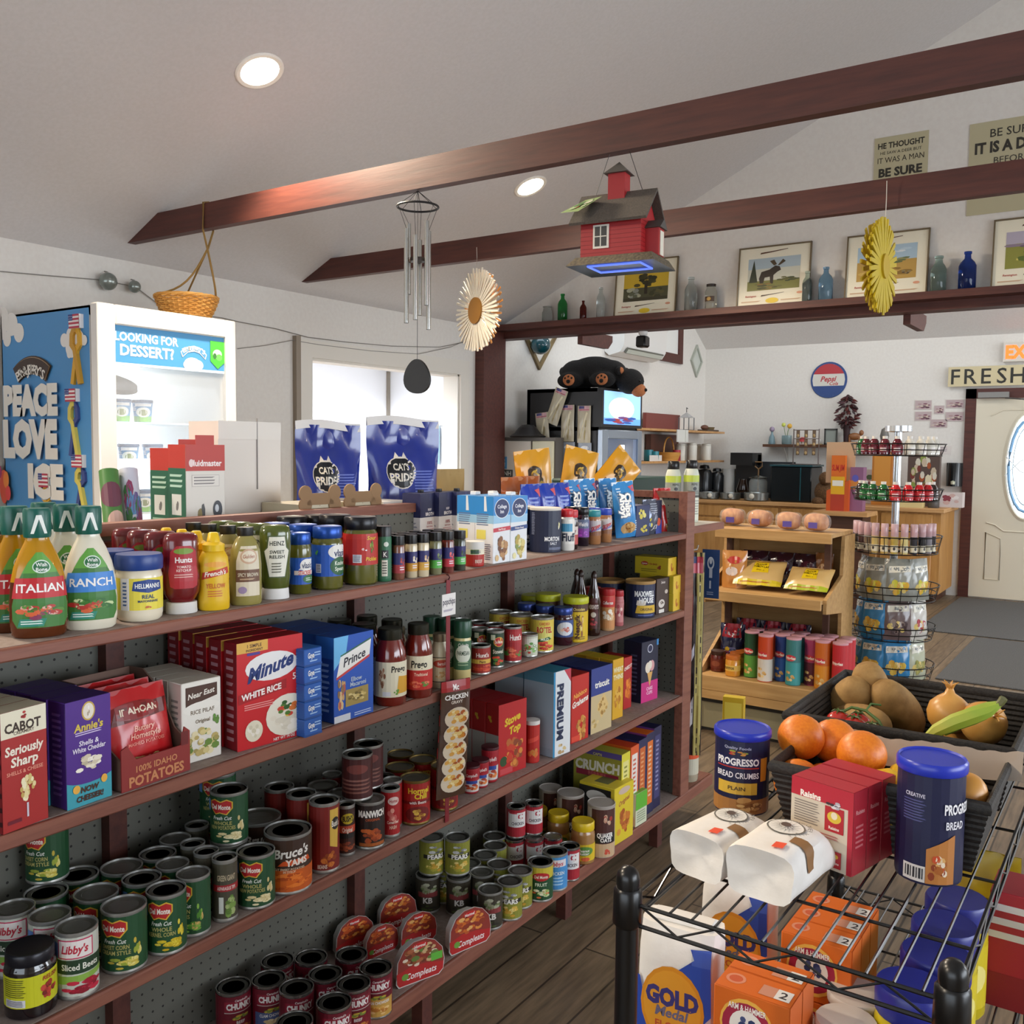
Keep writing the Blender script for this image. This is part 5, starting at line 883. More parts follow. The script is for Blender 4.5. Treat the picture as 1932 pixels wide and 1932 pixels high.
cup = turned('soup_cup', [(.03, 0), (.034, .004), (.038, .085), (.038, .088)], '#a8222c', ('lid', [(.039, .087), (.04, .089), (.039, .094), (.0001, .095)], mat('#4a1c24', .4)), (.008, .084, 360, '#d8d4d0', [('r', 0, .5, 1, 1, '#a8202c'), tx("Campbell's", .52, .74, .13, '#f0e8e4', .24, .15, .02), ('r', .4, .36, .64, .5, '#2f4a9a'), ('b', .52, .2, .16, .16, ['#c8542a', '#e08a4a', '#a83c20'], 12)]), bname='cup')
for i, (px, by, ty) in enumerate(((889, 1500, 1438), (905, 1490, 1428), (922, 1480, 1404))): cyl(cup, px, by, 34, ty, S3, 'red and white microwave soup cup, '+('left', 'middle', 'right')[i]+' of three by the stuffing box', 'cup', group='microwave soup cups')
st = [('r', 0, 0, 1, 1, '#b81c1e'), tx('Stove', .5, .76, .1, '#e0c02c', .66, .1, .045, .2), tx('Top', .58, .62, .1, '#e0c02c', .45, .1, .045, .2), ('b', .55, .3, .4, .24, ['#b8642c', '#d88a3a', '#8a4020', '#c83c24'], 36), ('e', .18, .2, .13, .07, '#2c4a24'), ('r', .05, .02, .5, .1, '#c8484c')]
boxp('stuffing_box', 'red stuffing mix box with yellow script', 'box', S3, (940, 1468), (992, 1448), 1332, .05, '#a81c1e', st, [('r', 0, 0, 1, .58, '#a8a49c'), ('b', .4, .8, .2, .06, ['#c8a02c'], 5), ('b', .5, .1, .3, .05, ['#c84a3a', '#5a8a3a'], 5)], '#a01820', n=3)
grv = turned('gravy_canister', [(.03, 0), (.032, .003), (.032, .125)], '#b8221e', ('lid', [(.0325, .124), (.033, .127), (.033, .137), (.0001, .138)], '#dcd8d2'), (.004, .124, 360, '#b8261e', [('p', [(.42, .5), (.66, .6), (.66, .72), (.42, .62)], '#d84a3a'), ('b', .54, .24, .12, .2, ['#d8642c', '#c8843a'], 10)]), bname='canister')
cyl(grv, 1003, 1441, 30, 1354, S3, 'red gravy canister with white lid', 'canister', back=1)
PRM = '#9fb6c6'
T_ = [('r', 0, 0, .1, 1, '#2f8ab8'), ('r', .1, 0, 1, 1, '#dfe2e4'), ('p', [(.6, 1), (1, 1), (1, .84)], '#c03a4a'), ('b', .5, .08, .3, .07, ['#b89a6a', '#d8c08a'], 8)]
wP, hP = boxp('cracker_box', 'tall pale blue saltine box with vertical lettering', 'box', S3, (1043, 1431), (1075, 1418), 1270, .115, PRM, T_, [('r', 0, .86, 1, 1, '#5f9ab4'), ('r', 0, .1, 1, .86, '#a9c0ce'), ('b', .25, .12, .2, .08, ['#c8543a', '#d88a5a', '#8aa04a'], 8)], '#3f94b0', n=1, pitch=.12)
Pm = (onz(1043, 1431, S3)+onz(1075, 1418, S3))/2; vs, fs, w_ = glyphs('PREMIUM', .04); k = hP*.66/w_; m = MB().add([V((y*k*1.0-.5*k+.004, -.0022, hP*.52-x*k)) for x, y in vs], fs, mat('#1c2a4c', .4))
# the vertical word belongs to the front box
for o in COL.objects:
    if o.name.startswith('cracker_box') and 'front of' in o.get('label', ''): sub('lettering', m, o); break
gh = [tx('Nabisco', .5, .72, .07, '#e8a84a', .8, .1, .03, .2), tx('Grahams', .5, .6, .085, '#f0ece0', .9, .1, .035, .2), ('b', .6, .2, .34, .2, ['#c88a3a', '#d8a050', '#a86a2c'], 20), ('r', .02, .02, .5, .1, '#d84a34')]
boxp('cracker_box', 'red graham cracker box', 'box', S3, (1077, 1405), (1110, 1392), 1278, .06, '#c0281e', gh, [lines('#e0907a', .2, .1, .8, .9, 10)], '#a82420', n=2)
tr = [('r', 0, .58, 1, 1, '#2c3c86'), ('r', 0, 0, 1, .58, '#c8b488'), tx('triscuit', .52, .74, .095, '#f0ece0', .86, 0, .03), ('p', [(.5, .2), (.84, .38), (.62, .58), (.3, .42)], '#d8b878'), ('b', .56, .38, .26, .14, ['#b8904a', '#d8b878', '#a07838'], 24), ('b', .2, .14, .2, .08, ['#b89a5a', '#d8c088'], 8)]
boxp('cracker_box', 'navy and tan woven wheat cracker box', 'box', S3, (1114, 1387), (1153, 1371), 1264, .055, '#26346e', tr, [], '#26346e', n=2)
wt = [tx('WHEAT', .5, .82, .075, '#e8e0b8', .9, 0, .04), tx('THINS', .5, .7, .075, '#e8e0b8', .9, 0, .04), ('b', .5, .34, .4, .2, ['#c88a2c', '#b8741c', '#e0b04a'], 24)]
boxp('cracker_box', 'yellow wheat cracker box', 'box', S3, (1155, 1360), (1175, 1352), 1246, .055, '#d8a424', wt, [], '#c8a81c', n=2)
boxp('cracker_box', 'red cheese cracker box', 'box', S3, (1176, 1340), (1191, 1334), 1242, .05, '#b01c1c', [tx('CHEEZ IT', .5, .8, .06, '#f0e4d8', .95, 0, .04, .2), ('b', .5, .36, .44, .26, ['#d8701c', '#e88a2c', '#c05a14'], 20)], [], '#a01818', n=1)
ck = [('r', .0, .0, 1, .33, '#c82c7c'), tx('CAKE', .5, .21, .05, '#f4d0e4', .5), tx('CUPS', .5, .14, .05, '#f4d0e4', .5), ('e', .5, .87, .16, .07, '#c8ccd8'), ('e', .5, .87, .13, .055, '#22264a'), ('p', [(.34, .48), (.66, .48), (.5, .24)], '#d8a860'), ('e', .38, .56, .16, .09, '#e8dcc8'), ('e', .62, .58, .15, .09, '#d8a0a0'), ('e', .5, .6, .12, .07, '#ece4d4'), ('r', .88, .9, 1, 1, '#3f8ac8')]
boxp('cone_box', 'navy ice cream cone box with magenta foot', 'box', S3, (1209, 1328), (1240, 1317), 1213, .08, '#191c36', ck, [lines('#5a6080', .4, .1, .8, .8, 10)], '#22264a')
# ================================================================ lowest shelf
SR = mat('#b0aca8', .25, .9)
ck_ = lambda c2, foods, w1: [('r', 0, 0, 1, 1, '#6a1424'), ('p', [(.36, .62), (.66, .66), (.66, .9), (.36, .88)], '#8a1c30'), ('r', .36, .6, .66, .62, '#c8b8b0'), tx("Campbell's", .52, .9, .05, '#e8dcd8', .14, .15), tx('CHUNKY', .51, .76, .14, '#ece6e2', .26, 0, .05), ('b', .51, .5, .1, .08, ['#7a8a3a', '#c8a83a'], 6), ('r', .34, 0, .68, .44, c2), tx(w1, .51, .36, .07, '#e8e4e0', .24), ('b', .51, .16, .13, .14, foods, 14)]
ch1 = can('#6a1424', ck_('#4a5a86', ['#d8c8a0', '#8a6a4a', '#c8b080'], 'CLAM CHOWDER'), r=.0385, h=.108, lid=mat('#6a6862', .3, .85), rim=SR)
ch2 = can('#6a1424', ck_('#7a1824', ['#c8843a', '#a8502c', '#d8a860'], 'BEEF'), r=.0385, h=.108, lid=mat('#6a6862', .3, .85), rim=SR)
ch3 = can('#6a1424', ck_('#c89a4a', ['#d8a04a', '#e8c080', '#b8742c'], 'CORN CHOWDER'), r=.0385, h=.108, lid=mat('#6a6862', .3, .85), rim=SR)
for i, (T, px, ty, ro, lab) in enumerate(((ch2, 449, 1836, 20, 'leftmost soup can of the cluster'), (ch1, 503, 1850, 8, 'soup can with blue panel, front row left'), (ch2, 559, 1862, 10, 'soup can right of the blue panel one'), (ch2, 510, 1796, 25, 'rearmost left soup can'), (ch2, 562, 1821, 20, 'soup can in the middle row, left'), (ch2, 613, 1836, 20, 'soup can in the middle row, centre'), (ch2, 663, 1799, 30, 'rearmost right soup can'), (ch2, 667, 1854, 12, 'soup can in front, second from the right'), (ch3, 709, 1824, 4, 'soup can with tan panel, rightmost of the cluster'), (ch2, 630, 1889, 12, 'soup can nearest the camera, right'), (ch2, 556, 1926, 10, 'soup can nearest the camera, at the picture bottom'))):
    top(T, px, ty, S4, 'dark red '+lab, 'can', ro=ro, group='chunky soup cans on the lowest shelf')
# microwave meal trays standing on edge
def meal(foods, badge):
    out = [(-.078, .012), (-.07, 0), (.06, 0), (.075, .012), (.08, .04), (.074, .075), (.05, .102), (.02, .115), (-.02, .115), (-.052, .10), (-.072, .07)]
    T = Tpl('microwave_meal'); m = MB(); n = len(out)
    lv = [(1, 0), (1, .004), (.93, .007), (.86, .034), (.5, .038)]
    vs = [(x*s, y, (z-.055)*s+.055) for s, y in lv for x, z in out]; fs = [(j*n+i, (j+1)*n+i, (j+1)*n+(i+1) % n, j*n+(i+1) % n) for j in range(len(lv)-1) for i in range(n)]+[tuple(range((len(lv)-1)*n, len(lv)*n))]
    m.add(vs, fs, mat('#d8d4d0', .3)); m.add([(x, 0, z) for x, z in out], [tuple(range(n))], mat('#d8d4d0', .3)); T.part('tray', m)
    sl_ = [(x*.97, .003+z*.97) for x, z in out]; P = Plane((0, -.0008, 0), (1, 0, 0), (0, 0, 1), .0003); m = MB()
    dec(m, [('p', sl_, '#8a2c20'), ('b', 0, .074, .066, .034, foods, 44), ('p', [(-.075, .012), (-.068, .003), (.058, .003), (.073, .014), (.076, .034), (.02, .046), (-.03, .05), (-.076, .04)], '#b0201f'), ('e', .0, .1, .025, .009, '#c02020'), ('t', 'Hormel', .0, .1, .008, '#f0e4dc', .04, .1, .03), ('t', 'Compleats', .002, .024, .017, '#f0e8e4', .1, .25, .015), ('e', -.05, .026, .011, .009, '#6a9a3a')]+([('r', .035, .045, .072, .066, '#5fb03c')] if badge else []), P)
    T.part('sleeve_print', m, label='printed front sleeve'); return T
m1 = meal(['#a8441c', '#c8641c', '#d88a3c', '#8a3014', '#e0a860', '#b85424'], False); m2 = meal(['#6a3018', '#8a4a24', '#c8a878', '#5f7a34', '#a8603c', '#e0d0b8'], True); m3 = meal(['#c8541c', '#d8742c', '#b84414', '#e8a04c', '#8a3014'], False)
for T, (a, b), lab, s in ((m2, ((748, 1868), (838, 1834)), 'nearest of the left pile, with green badge', 1), (m1, ((848, 1806), (926, 1772)), 'standing alone at the right', 1), (m1, ((757, 1795), (824, 1769)), 'just behind the green badge one', 1), (m3, ((690, 1815), (752, 1788)), 'in the middle of the left row', 1), (m3, ((634, 1812), (706, 1780)), 'at the left end of the row', 1), (m1, ((716, 1764), (786, 1737)), 'hindmost, against the pegboard', 1)):
    A, B = onz(*a, S4), onz(*b, S4); w = (B-A).length; k = w/.155; an = math.atan2(B.y-A.y, B.x-A.x)
    T.put('red microwave meal tray on edge, '+lab, 'meal tray', (A+B)/2+V((0, 0, .0006)), 0, (k, k, k), 'microwave meal trays', rot=(-.06, 0, an))
pea = can('#8a8a34', [('r', .34, .5, .68, .62, '#24201c'), ('b', .5, .78, .12, .14, ['#8a8a90', '#c8c8c8', '#5a5a60'], 8), tx('PEARS', .51, .55, .14, '#f0ece4', .24, 0, .04), ('b', .51, .24, .14, .18, ['#d8b04a', '#e8d080', '#c89a34', '#a8a03a'], 16)], r=.036, h=.105, lid=mat('#3a3a30', .35, .8))
kb = can('#3a3428', [('b', .5, .76, .14, .18, ['#8a8a70', '#6a7a4a', '#a8a890'], 12), ('r', .36, .46, .64, .62, '#8a3a3a'), tx('KB', .5, .36, .17, '#e4e0d8', .18, 0, .04), ('b', .5, .13, .14, .1, ['#4a5a2c', '#2c2820'], 8)], r=.035, h=.105, lid=mat('#5a5850', .35, .8))
mix = can('#c8b43a', [('r', 0, 0, 1, .66, '#1f4a2a'), ('e', .52, .72, .11, .13, '#b8262a'), tx('Del Monte', .52, .72, .09, '#f2ead8', .17), tx('FRUIT', .52, .48, .1, '#d8e0c8', .2), ('b', .52, .2, .15, .16, ['#c8d0a0', '#d86a3a', '#8ab04a', '#e8e0c0'], 16)], r=.036, h=.105, lid=mat('#3a3830', .35, .8))
bcn = can('#4a90cc', [('r', .36, .7, .66, .92, '#e0d8dc'), tx('Libbys', .52, .8, .13, '#c03048', .2, .2), tx('CHICKEN', .52, .5, .1, '#e4eef4', .22), lines('#a8d0ec', .4, .1, .64, .4, 3)], r=.036, h=.105, lid=mat('#7a7870', .3, .85))
cwh = can('#a82430', [('r', .34, .36, .68, .9, '#e4e0dc'), tx('C', .56, .76, .2, '#b02838', .1, 0, .04), tx('CHICKEN', .52, .5, .11, '#3a2a3a', .22), ('r', .36, .86, .5, .9, '#c02838')], r=.03, h=.10, lid=mat('#8a8880', .3, .85), rim=SR)
top(kb, 822, 1640, S4, 'dark kitchen beans can, left of the pair behind the meals', 'can'); top(kb, 869, 1650, S4, 'dark kitchen beans can, right of the pair behind the meals', 'can', ro=4)
top(kb, 899, 1645, S4, 'dark can behind the right beans can', 'can'); top(kb, 925, 1676, S4, 'pale bean can at the right of the meal trays', 'can', ro=6)
top(pea, 862, 1578, S4+.1055, 'pear can stacked upon another, behind the gravy strip', 'can', ro=10); top(pea, 862, 1640, S4, 'pear can under the stacked pear can', 'can'); top(pea, 815, 1574, S4+.1055, 'shaded pear can stacked left of the strip', 'can', ro=18); top(pea, 815, 1638, S4, 'can under the shaded pear can', 'can')
top(pea, 962, 1660, S4, 'pear can with black word band in the front row', 'can', ro=-4)
for i, (px, py) in enumerate(((900, 1622), (940, 1632), (982, 1640), (930, 1600), (905, 1590))): top(pea, px, py, S4, 'dark lidded can deeper on the lowest shelf, '+ORD[i]+' behind the pear can', 'can', group='dark lidded cans deeper on the lowest shelf')
top(mix, 1015, 1625, S4, 'mixed fruit can with yellow top band', 'can', ro=-2, s=1.06); top(bcn, 1047, 1604, S4, 'light blue can right of the mixed fruit', 'can', ro=0, s=1.08); top(cwh, 1075, 1594, S4, 'red and white chicken can right of the light blue one', 'can', ro=0, s=1.05)
for i, (px, ty, n) in enumerate(((985, 1516, 'front right'), (950, 1521, 'left'))):
    top(cwh, px, ty, S4+.1005, n+' upper can of the stacked red and white cans', 'can', ro=4, s=1.0, group='stacked red and white cans'); top(cwh, px+1, ty+66, S4, n+' lower can of the stacked red and white cans', 'can', ro=6, s=1.0, group='stacked red and white cans')
top(cwh, 1028, 1578, S4, 'chicken can behind the light blue one', 'can')
pbt = jar(.034, .125, mat('#d8b81c', .35), mat('#a07440', .25, coat=.5), (.012, .062, 360, '#d8b828', [('e', .52, .6, .13, .28, '#5a8a3a'), tx('Peanut', .52, .64, .16, '#f0ece0', .2, .1), tx('Butter', .52, .46, .16, '#f0ece0', .2, .1), ('e', .54, .12, .06, .12, '#d8643a')]), ls=.8, name='peanut_butter_jar')
cyl(pbt, 1099, 1633, 45, 1541, S4, 'peanut butter jar with yellow lid, nearest of three', 'jar'); cyl(pbt, 1053, 1612, 42, 1526, S4, 'peanut butter jar with yellow lid, middle of three', 'jar'); cyl(pbt, 1014, 1596, 38, 1518, S4, 'peanut butter jar with yellow lid, hindmost of three', 'jar')
oat = turned('oats_canister', [(.062, 0), (.064, .003), (.064, .225), (.062, .23)], '#b8b0a4', ('lid', [(.064, .224), (.0655, .226), (.0655, .236), (.063, .238), (.06, .235), (.0001, .235)], mat('#a8a098', .4)), (.004, .223, 360, '#bcb4a8', [('r', .40, .28, .72, 1, '#4a2620'), ('r', .42, .30, .72, .50, '#15151a'), ('b', .60, .8, .06, .14, ['#c8a084', '#a8382c', '#d8c0a8'], 8), tx('QUAKER', .57, .46, .09, '#f0ece4', .2, 0, .04), tx('OATS', .58, .36, .08, '#f0ece4', .14, 0, .04), ('r', .40, 0, .72, .28, '#c8a884'), ('b', .60, .12, .05, .08, ['#c8503a'], 4)]), bname='canister')
cyl(oat, 1133, 1620, 53, 1506, S4, 'oats canister with dark red label, nearest of three', 'canister', ro=-6); cyl(oat, 1074, 1598, 52, 1488, S4, 'oats canister with dark red label, middle of three', 'canister', ro=-2); cyl(oat, 1033, 1580, 44, 1478, S4, 'oats canister with dark red label, hindmost of three', 'canister', ro=0)
cb = [tx('Original', .5, .72, .08, '#a8503a', .8, .15, .02, .2), ('e', .5, .9, .3, .06, '#c8b0a0'), ('b', .5, .34, .44, .26, ['#c8742c', '#a8541c', '#d8943c', '#b8642c'], 26)]
boxp('bar_box', 'yellow snack bar box beside the oats canister', 'box', S4, (1158, 1598), (1194, 1575), 1490, .14, '#d8c02c', cb, [('r', .0, .3, .9, .95, '#1c1a18'), ('e', .5, .8, .3, .1, '#d8d4cc')], '#d8c030', topops=[('r', .2, .3, .8, .7, '#6a6a3a')])
boxp('bar_box', 'green and white packet box right of the yellow snack box', 'box', S4, (1199, 1562), (1220, 1549), 1500, .13, '#d0d4b8', [('r', 0, .5, 1, 1, '#5fae34'), lines('#8a9a7a', .1, .1, .9, .45, 5)], [], '#6aae3a')
T = carton(.07, .055, .13, '#d0c440', [lines('#8a8430', .1, .2, .9, .8, 3)], [('b', .5, .5, .4, .3, ['#c8843a', '#8aa03a'], 8)], '#c8bc3c', name='packet_box'); P = onz(1207, 1545, S4)
T.put('yellow box resting on the green and white packet box', 'box', (P.x-.02, P.y+.01, up_at(onz(1199, 1562, S4), 1199, 1500)+.002), PI/2-.6 if False else math.radians(88))
boxp('bar_box', 'olive yellow box behind the snack boxes', 'box', S4, (1115, 1530), (1150, 1520), 1462, .12, '#a8a83a', [('b', .5, .5, .4, .3, ['#6a8a3a', '#c8b04a', '#7a4a3a'], 14)], [], '#8a9a3a')
# cereal boxes stand with their fronts to the camera and their spines to the aisle
cr = [('r', 0, 0, 1, 1, '#9a9434'), ('r', 0, .93, 1, 1, '#5a4a8a'), tx("CAP'N", .5, .95, .03, '#d8d060', .6), tx('CRUNCH', .5, .80, .115, '#e0dccc', .92, .05, .045, .03), ('r', .06, .66, .94, .73, '#8a2438'), tx('BERRIES', .5, .695, .05, '#b85a5a', .8), ('b', .4, .26, .4, .16, ['#c8a83a', '#b8302c', '#4a5aa8', '#d8c060'], 18), ('r', .3, .02, .7, .1, '#c8bc50')]
spn = lambda c1, c2, c3: [('r', 0, 0, 1, 1, c1), ('r', .15, .12, .85, .9, c2), lines(c3, .3, .2, .7, .85, 12)]
x0 = GX-.015
for i, (y, w_, c, fr_, sp_, h_, lab) in enumerate(((2.84, .19, '#a8a034', cr, spn('#d8cc3a', '#e0d888', '#8a8a3a'), .285, 'yellow crunch cereal box facing the camera'), (2.915, .185, '#c8401c', [('r', 0, .8, 1, 1, '#d8641c')], spn('#d85a2c', '#e8e0d8', '#c8604a'), .29, 'cereal box with red edge and white spine'), (2.985, .185, '#1c2048', [('r', 0, .8, 1, 1, '#2c2c5a')], spn('#2a2a52', '#c8642c', '#e0a070'), .295, 'cereal box with navy and orange spine'), (3.055, .185, '#d8641c', [('r', 0, .8, 1, 1, '#8a3a7a')], spn('#24264a', '#d8702c', '#e8c0a0'), .3, 'cereal box with orange spine nearest the end panel'), (3.125, .185, '#1c1c44', [('r', 0, .8, 1, 1, '#6a3a8a')], spn('#1c1c44', '#3a3a6a', '#8a8ab0'), .305, 'dark navy cereal box at the end panel'))):
    T = carton(w_, h_, .062, c, fr_, [], c, sp_, name='cereal_box'); T.put(lab, 'cereal box', (x0-w_/2-.004*i, y, S4+.0006), 0)
# hanging gravy strip on the shelf edge
cs = Tpl('clip_strip', MB().box(-.008, .008, -.0006, .0006, -.62, 0, mat('#7a1420', .4)))
m = MB().box(-.027, .027, -.0025, -.0012, -.09, -.035, '#e6e2de'); dec(m, [tx('popchips', .5, .66, .28, '#2a2640', .9, 0, .01), lines('#b0aab4', .1, .12, .9, .34, 1)], lambda u, v, l=0: V((-.027+.054*u, -.0026-l*.0003, -.09+.055*v)), .054, .055); cs.part('sign', m, label='white header card'); cs.part('hook', MB().tube([(0, 0, 0), (0, -.004, .006), (0, .0, .012), (0, .012, .012)], .0018, '#4a1018'))
cs.put('dark red hanging clip strip with white header card on the top shelf edge', 'clip strip', (GX+.004, 1.848, S1-.014), PI/2)
gvp = pouch(.088, .135, .012, mat('#4a3020', .25, coat=.3), [('r', 0, .80, 1, 1, '#a01c20'), ('e', .48, .87, .13, .08, '#7a1418'), tx('Mc', .48, .88, .1, '#f0e8e4', .2, 0, .04), tx('CHICKEN', .5, .70, .085, '#f0ebe4', .8, 0, .035), tx('GRAVY', .5, .60, .055, '#e0d0c0', .4), ('e', .52, .3, .42, .2, '#d8c8b0'), ('b', .52, .32, .38, .17, ['#e0c078', '#c8842c', '#a8541c', '#ecd8a0', '#d8a04a'], 26)], 'gravy_packet', None, nu=6, nv=8, crimp=.05)
for i in range(5):
    gvp.put(('topmost', 'second', 'third', 'fourth', 'lowest')[i]+' brown chicken gravy packet on the hanging strip', 'gravy packet', (GX+.012+.003*(4-i), 1.852, S1-.40-.042*i), 0, 1, 'gravy packets on the strip', rot=(.02, 0, PI/2-.3))
settle()
# ================================================================ goods on the far side of the gondola top
BX_ = GB-.19
for i, (px, w_, dx) in enumerate(((342, .125, 0), (295, .06, .0))):
    pass
fl = lambda: [('r', 0, .80, 1, 1, '#b83428'), tx('Fluidmaster', .52, .86, .045, '#f0e4e0', .8, 0, .03), ('e', .14, .86, .06, .03, '#e8d0cc'), ('r', .15, .68, .85, .77, '#b8b0a8'), ('r', .16, .684, .84, .766, '#e0dad0'), lines('#8a8480', .2, .69, .8, .76, 3), ('b', .4, .34, .14, .2, ['#8a7a4a', '#4a4a4a', '#b09a5a'], 8), ('e', .8, .5, .12, .07, '#3a3c42'), ('e', .78, .51, .05, .03, '#c8ccd0'), lines('#a8a098', .55, .1, .9, .36, 5)]
fs_ = [('r', 0, .82, 1, 1, '#b03026'), ('r', 0, 0, 1, .82, '#1f5a44'), lines('#a8c8b8', .1, .66, .9, .78, 3), ('r', .2, .46, .75, .62, '#c8ccc8'), ('r', .22, .2, .8, .36, '#c8ccc8'), lines('#8ab09a', .1, .38, .9, .44, 2), ('b', .5, .54, .14, .06, ['#6a6a6a'], 4), ('b', .5, .28, .14, .05, ['#5a4a5a'], 4)]
fb = carton(.105, .315, .08, '#dcd6cb', fl(), fs_, '#b03026', name='repair_kit_box'); fb.part('hang_tab', MB().box(-.025, .025, .002, .003, .315, .338, '#b83428'))
fb.put('tall toilet repair kit box with red header, white front, nearer one', 'box', (BX_+.05, 1.475, S1+.0006), PI/2-.12, 1, 'repair kit boxes'); fb.put('tall toilet repair kit box with red header, behind and left', 'box', (BX_-.05, 1.50, S1+.0006), PI/2-.02, (1, 1, .97), 'repair kit boxes')
m = MB().box(-.1, .1, 0, .12, 0, .375, '#d8d0c6'); m.box(-.1, .1, -.002, 0, .33, .376, '#dcd5cb'); m.box(.02, .022, -.003, .0, .2, .385, '#8a8480'); one('cardboard_box', m, 'plain white cardboard box behind the repair kit box', 'box', (BX_+.0, 1.655, S1+.0006), PI/2-.03)
for i, (y, tilt, c, ops) in enumerate(((1.30, .38, '#4a7a3a', [('e', .5, .75, .4, .12, '#6a3a4a'), ('e', .6, .5, .3, .1, '#d8b0a0'), ('r', 0, 0, 1, .3, '#c88a80')]), (1.35, .36, '#c8c8d4', [('b', .5, .5, .5, .4, ['#6a5a8a', '#8a3a5a', '#5a8ab0', '#3a6a3a'], 26)]))):
    m = MB().lathe([(.022, 0), (.022, .26), (.0001, .26)], c, 16); fn = lambda u, v, l=0: V(((.0224+l*.0003)*math.sin((u-.5)*3.4), -(.0224+l*.0003)*math.cos((u-.5)*3.4), .26*v)); dec(m, ops, fn, .075, .26, 8, 1)
    one('wrapping_roll', m, ('green patterned paper roll leaning left of the repair kits', 'pale floral paper roll leaning beside the green roll')[i], 'roll', (BX_+.0, y-.03, S1+.010), 0, 'leaning paper rolls', rot=(-tilt, 0, PI/2-.4))
pw = pouch(.2, .16, .08, mat('#cfd2d6', .12, al=.75), [('r', .72, .1, .96, .7, '#e0d8d0'), ('r', .76, .3, .94, .5, '#5a3a2a'), tx('NE', .85, .58, .1, '#5a3a2a', .16), ('b', .3, .4, .3, .3, ['#8a2c34', '#b83a40'], 8)], 'wrapped_pack', None, ncr=1); pw.put('clear plastic wrapped pack behind the salad dressings', 'pack', (BX_+.08, .98, S1+.001), PI/2-.1)
# dog biscuit boxes with bone shaped cut outs
db = Tpl('dog_biscuit_box'); m = MB().box(-.065, .065, 0, .15, 0, .165, '#c9bda0'); BN = mat('#8f6f4c', .7); m.box(-.045, .045, -.004, 0, .163, .193, BN)
for sx in (-.05, .05):
    for sz in (.163, .193): m.lathe([(.021, 0), (.021, .004+.0003*(sz > .17))], BN, 16, T=Matrix.Translation((sx, 0, sz)) @ Matrix.Rotation(PI/2, 4, 'X'))
m.box(-.001, .001, -.002, 0, .16, .161, BN); m.box(-.045, .045, -.0008, 0, .13, .1655, '#c9bda0')
dec(m, [('r', .05, .05, .95, .5, '#d8c03c')], lambda u, v, l=0: V((-.065+.13*u, -.0003-l*.0003, .165*v)), .13, .165); db.part('carton', m)
for y, lab in ((1.745, 'dog biscuit box with bone shaped front, left one'), (1.905, 'dog biscuit box with bone shaped front, right one')): db.put(lab, 'box', (GB-.03, y, S1+.0006), PI/2-.04, 1, 'dog biscuit boxes')
m = carton(.11, .16, .1, '#d8d4cc', [('r', .05, .4, .5, .85, '#2c3058'), lines('#8a8aa0', .1, .5, .45, .7, 2)], [], None, name='pet_food_box'); m.put('white and navy pet food box beside the dog biscuit boxes', 'box', (GB-.03, 2.045, S1+.0006), PI/2)
# cat litter bags
NB = mat('#1d2f86', .22, coat=.4)
lit = pouch(.235, .40, .15, NB, [('e', .42, .60, .21, .125, '#d8d0c4'), ('e', .42, .60, .20, .117, '#14161c'), tx("CAT'S", .42, .645, .05, '#e0d8c8', .22, 0, .03), tx('PRIDE', .42, .565, .06, '#e0d8c8', .34, 0, .03), ('p', [(.33, .71), (.36, .76), (.4, .72), (.44, .72), (.48, .76), (.51, .71)], '#d8d0c4'), lines('#6a7ac0', .6, .42, .92, .62, 9), tx('CLUMPING SCENTED CAT LITTER', .5, .33, .022, '#c0c8e8', .7), lines('#5f70b8', .2, .18, .8, .31, 5), lines('#a0a8d8', .26, .1, .66, .14, 2), ('e', .88, .26, .06, .05, '#7ab86a')], 'cat_litter_bag', None, botd=1, ncr=1.6, nu=16, nv=18, crimp=.2, waist=0)
lit.part('green_side_panel', MB().grid(lambda u, v: V((-.112+.03*u, -.045-.012*u+.004*math.sin(3*v), .02+.13*v)), 3, 3, mat('#2fae4a', .3)), label='bright green side panel'); lit.part('rolled_top', MB().grid(lambda u, v: V(((u-.5)*.24, -.006+.012*v+.004*math.sin(9*u), .385+.03*math.sin(v*PI)+.006*math.sin(5*u))), 12, 3, mat('#d8d4d0', .5)), label='white sealed top edge')
lit.put('large blue cat litter bag, right and in front', 'bag', (BX_+.03, 2.225, S1+.001), PI/2-.5, (.98, .85, .98)); lit.put('large blue cat litter bag, left and partly hidden', 'bag', (BX_-.075, 2.01, S1+.001), PI/2-.5, (.82, .8, .94))
kr = pouch(.14, .23, .08, mat('#a88a52', .7), [('r', 0, .55, 1, .56, '#7a6238')], 'paper_bag', None, botd=1, ncr=.8, crimp=.1); kr.put('brown kraft paper bag with folded top beside the litter bags', 'bag', (BX_, 2.50, S1+.001), PI/2-.3, (.8, 1, 1.05))
orb = pouch(.12, .2, .07, mat('#b8602a', .2, coat=.4), [('r', 0, .45, 1, .55, '#e0a060'), ('b', .5, .3, .4, .2, ['#d8b060', '#8a6a2c', '#e8d090'], 14), tx('TREATS', .5, .7, .1, '#e8c890', .7)], 'treat_bag', mat('#c87a3a', .3), botd=1, ncr=1.2)
for i, (x, y) in enumerate(((BX_+.07, 2.78), (BX_+.03, 2.92))): orb.put('orange brown treat bag behind the blue cartons, '+('left', 'right')[i]+' one', 'treat bag', (x, y, S1+.001), PI/2-.3, (1, 1, 1.05), 'orange treat bags')
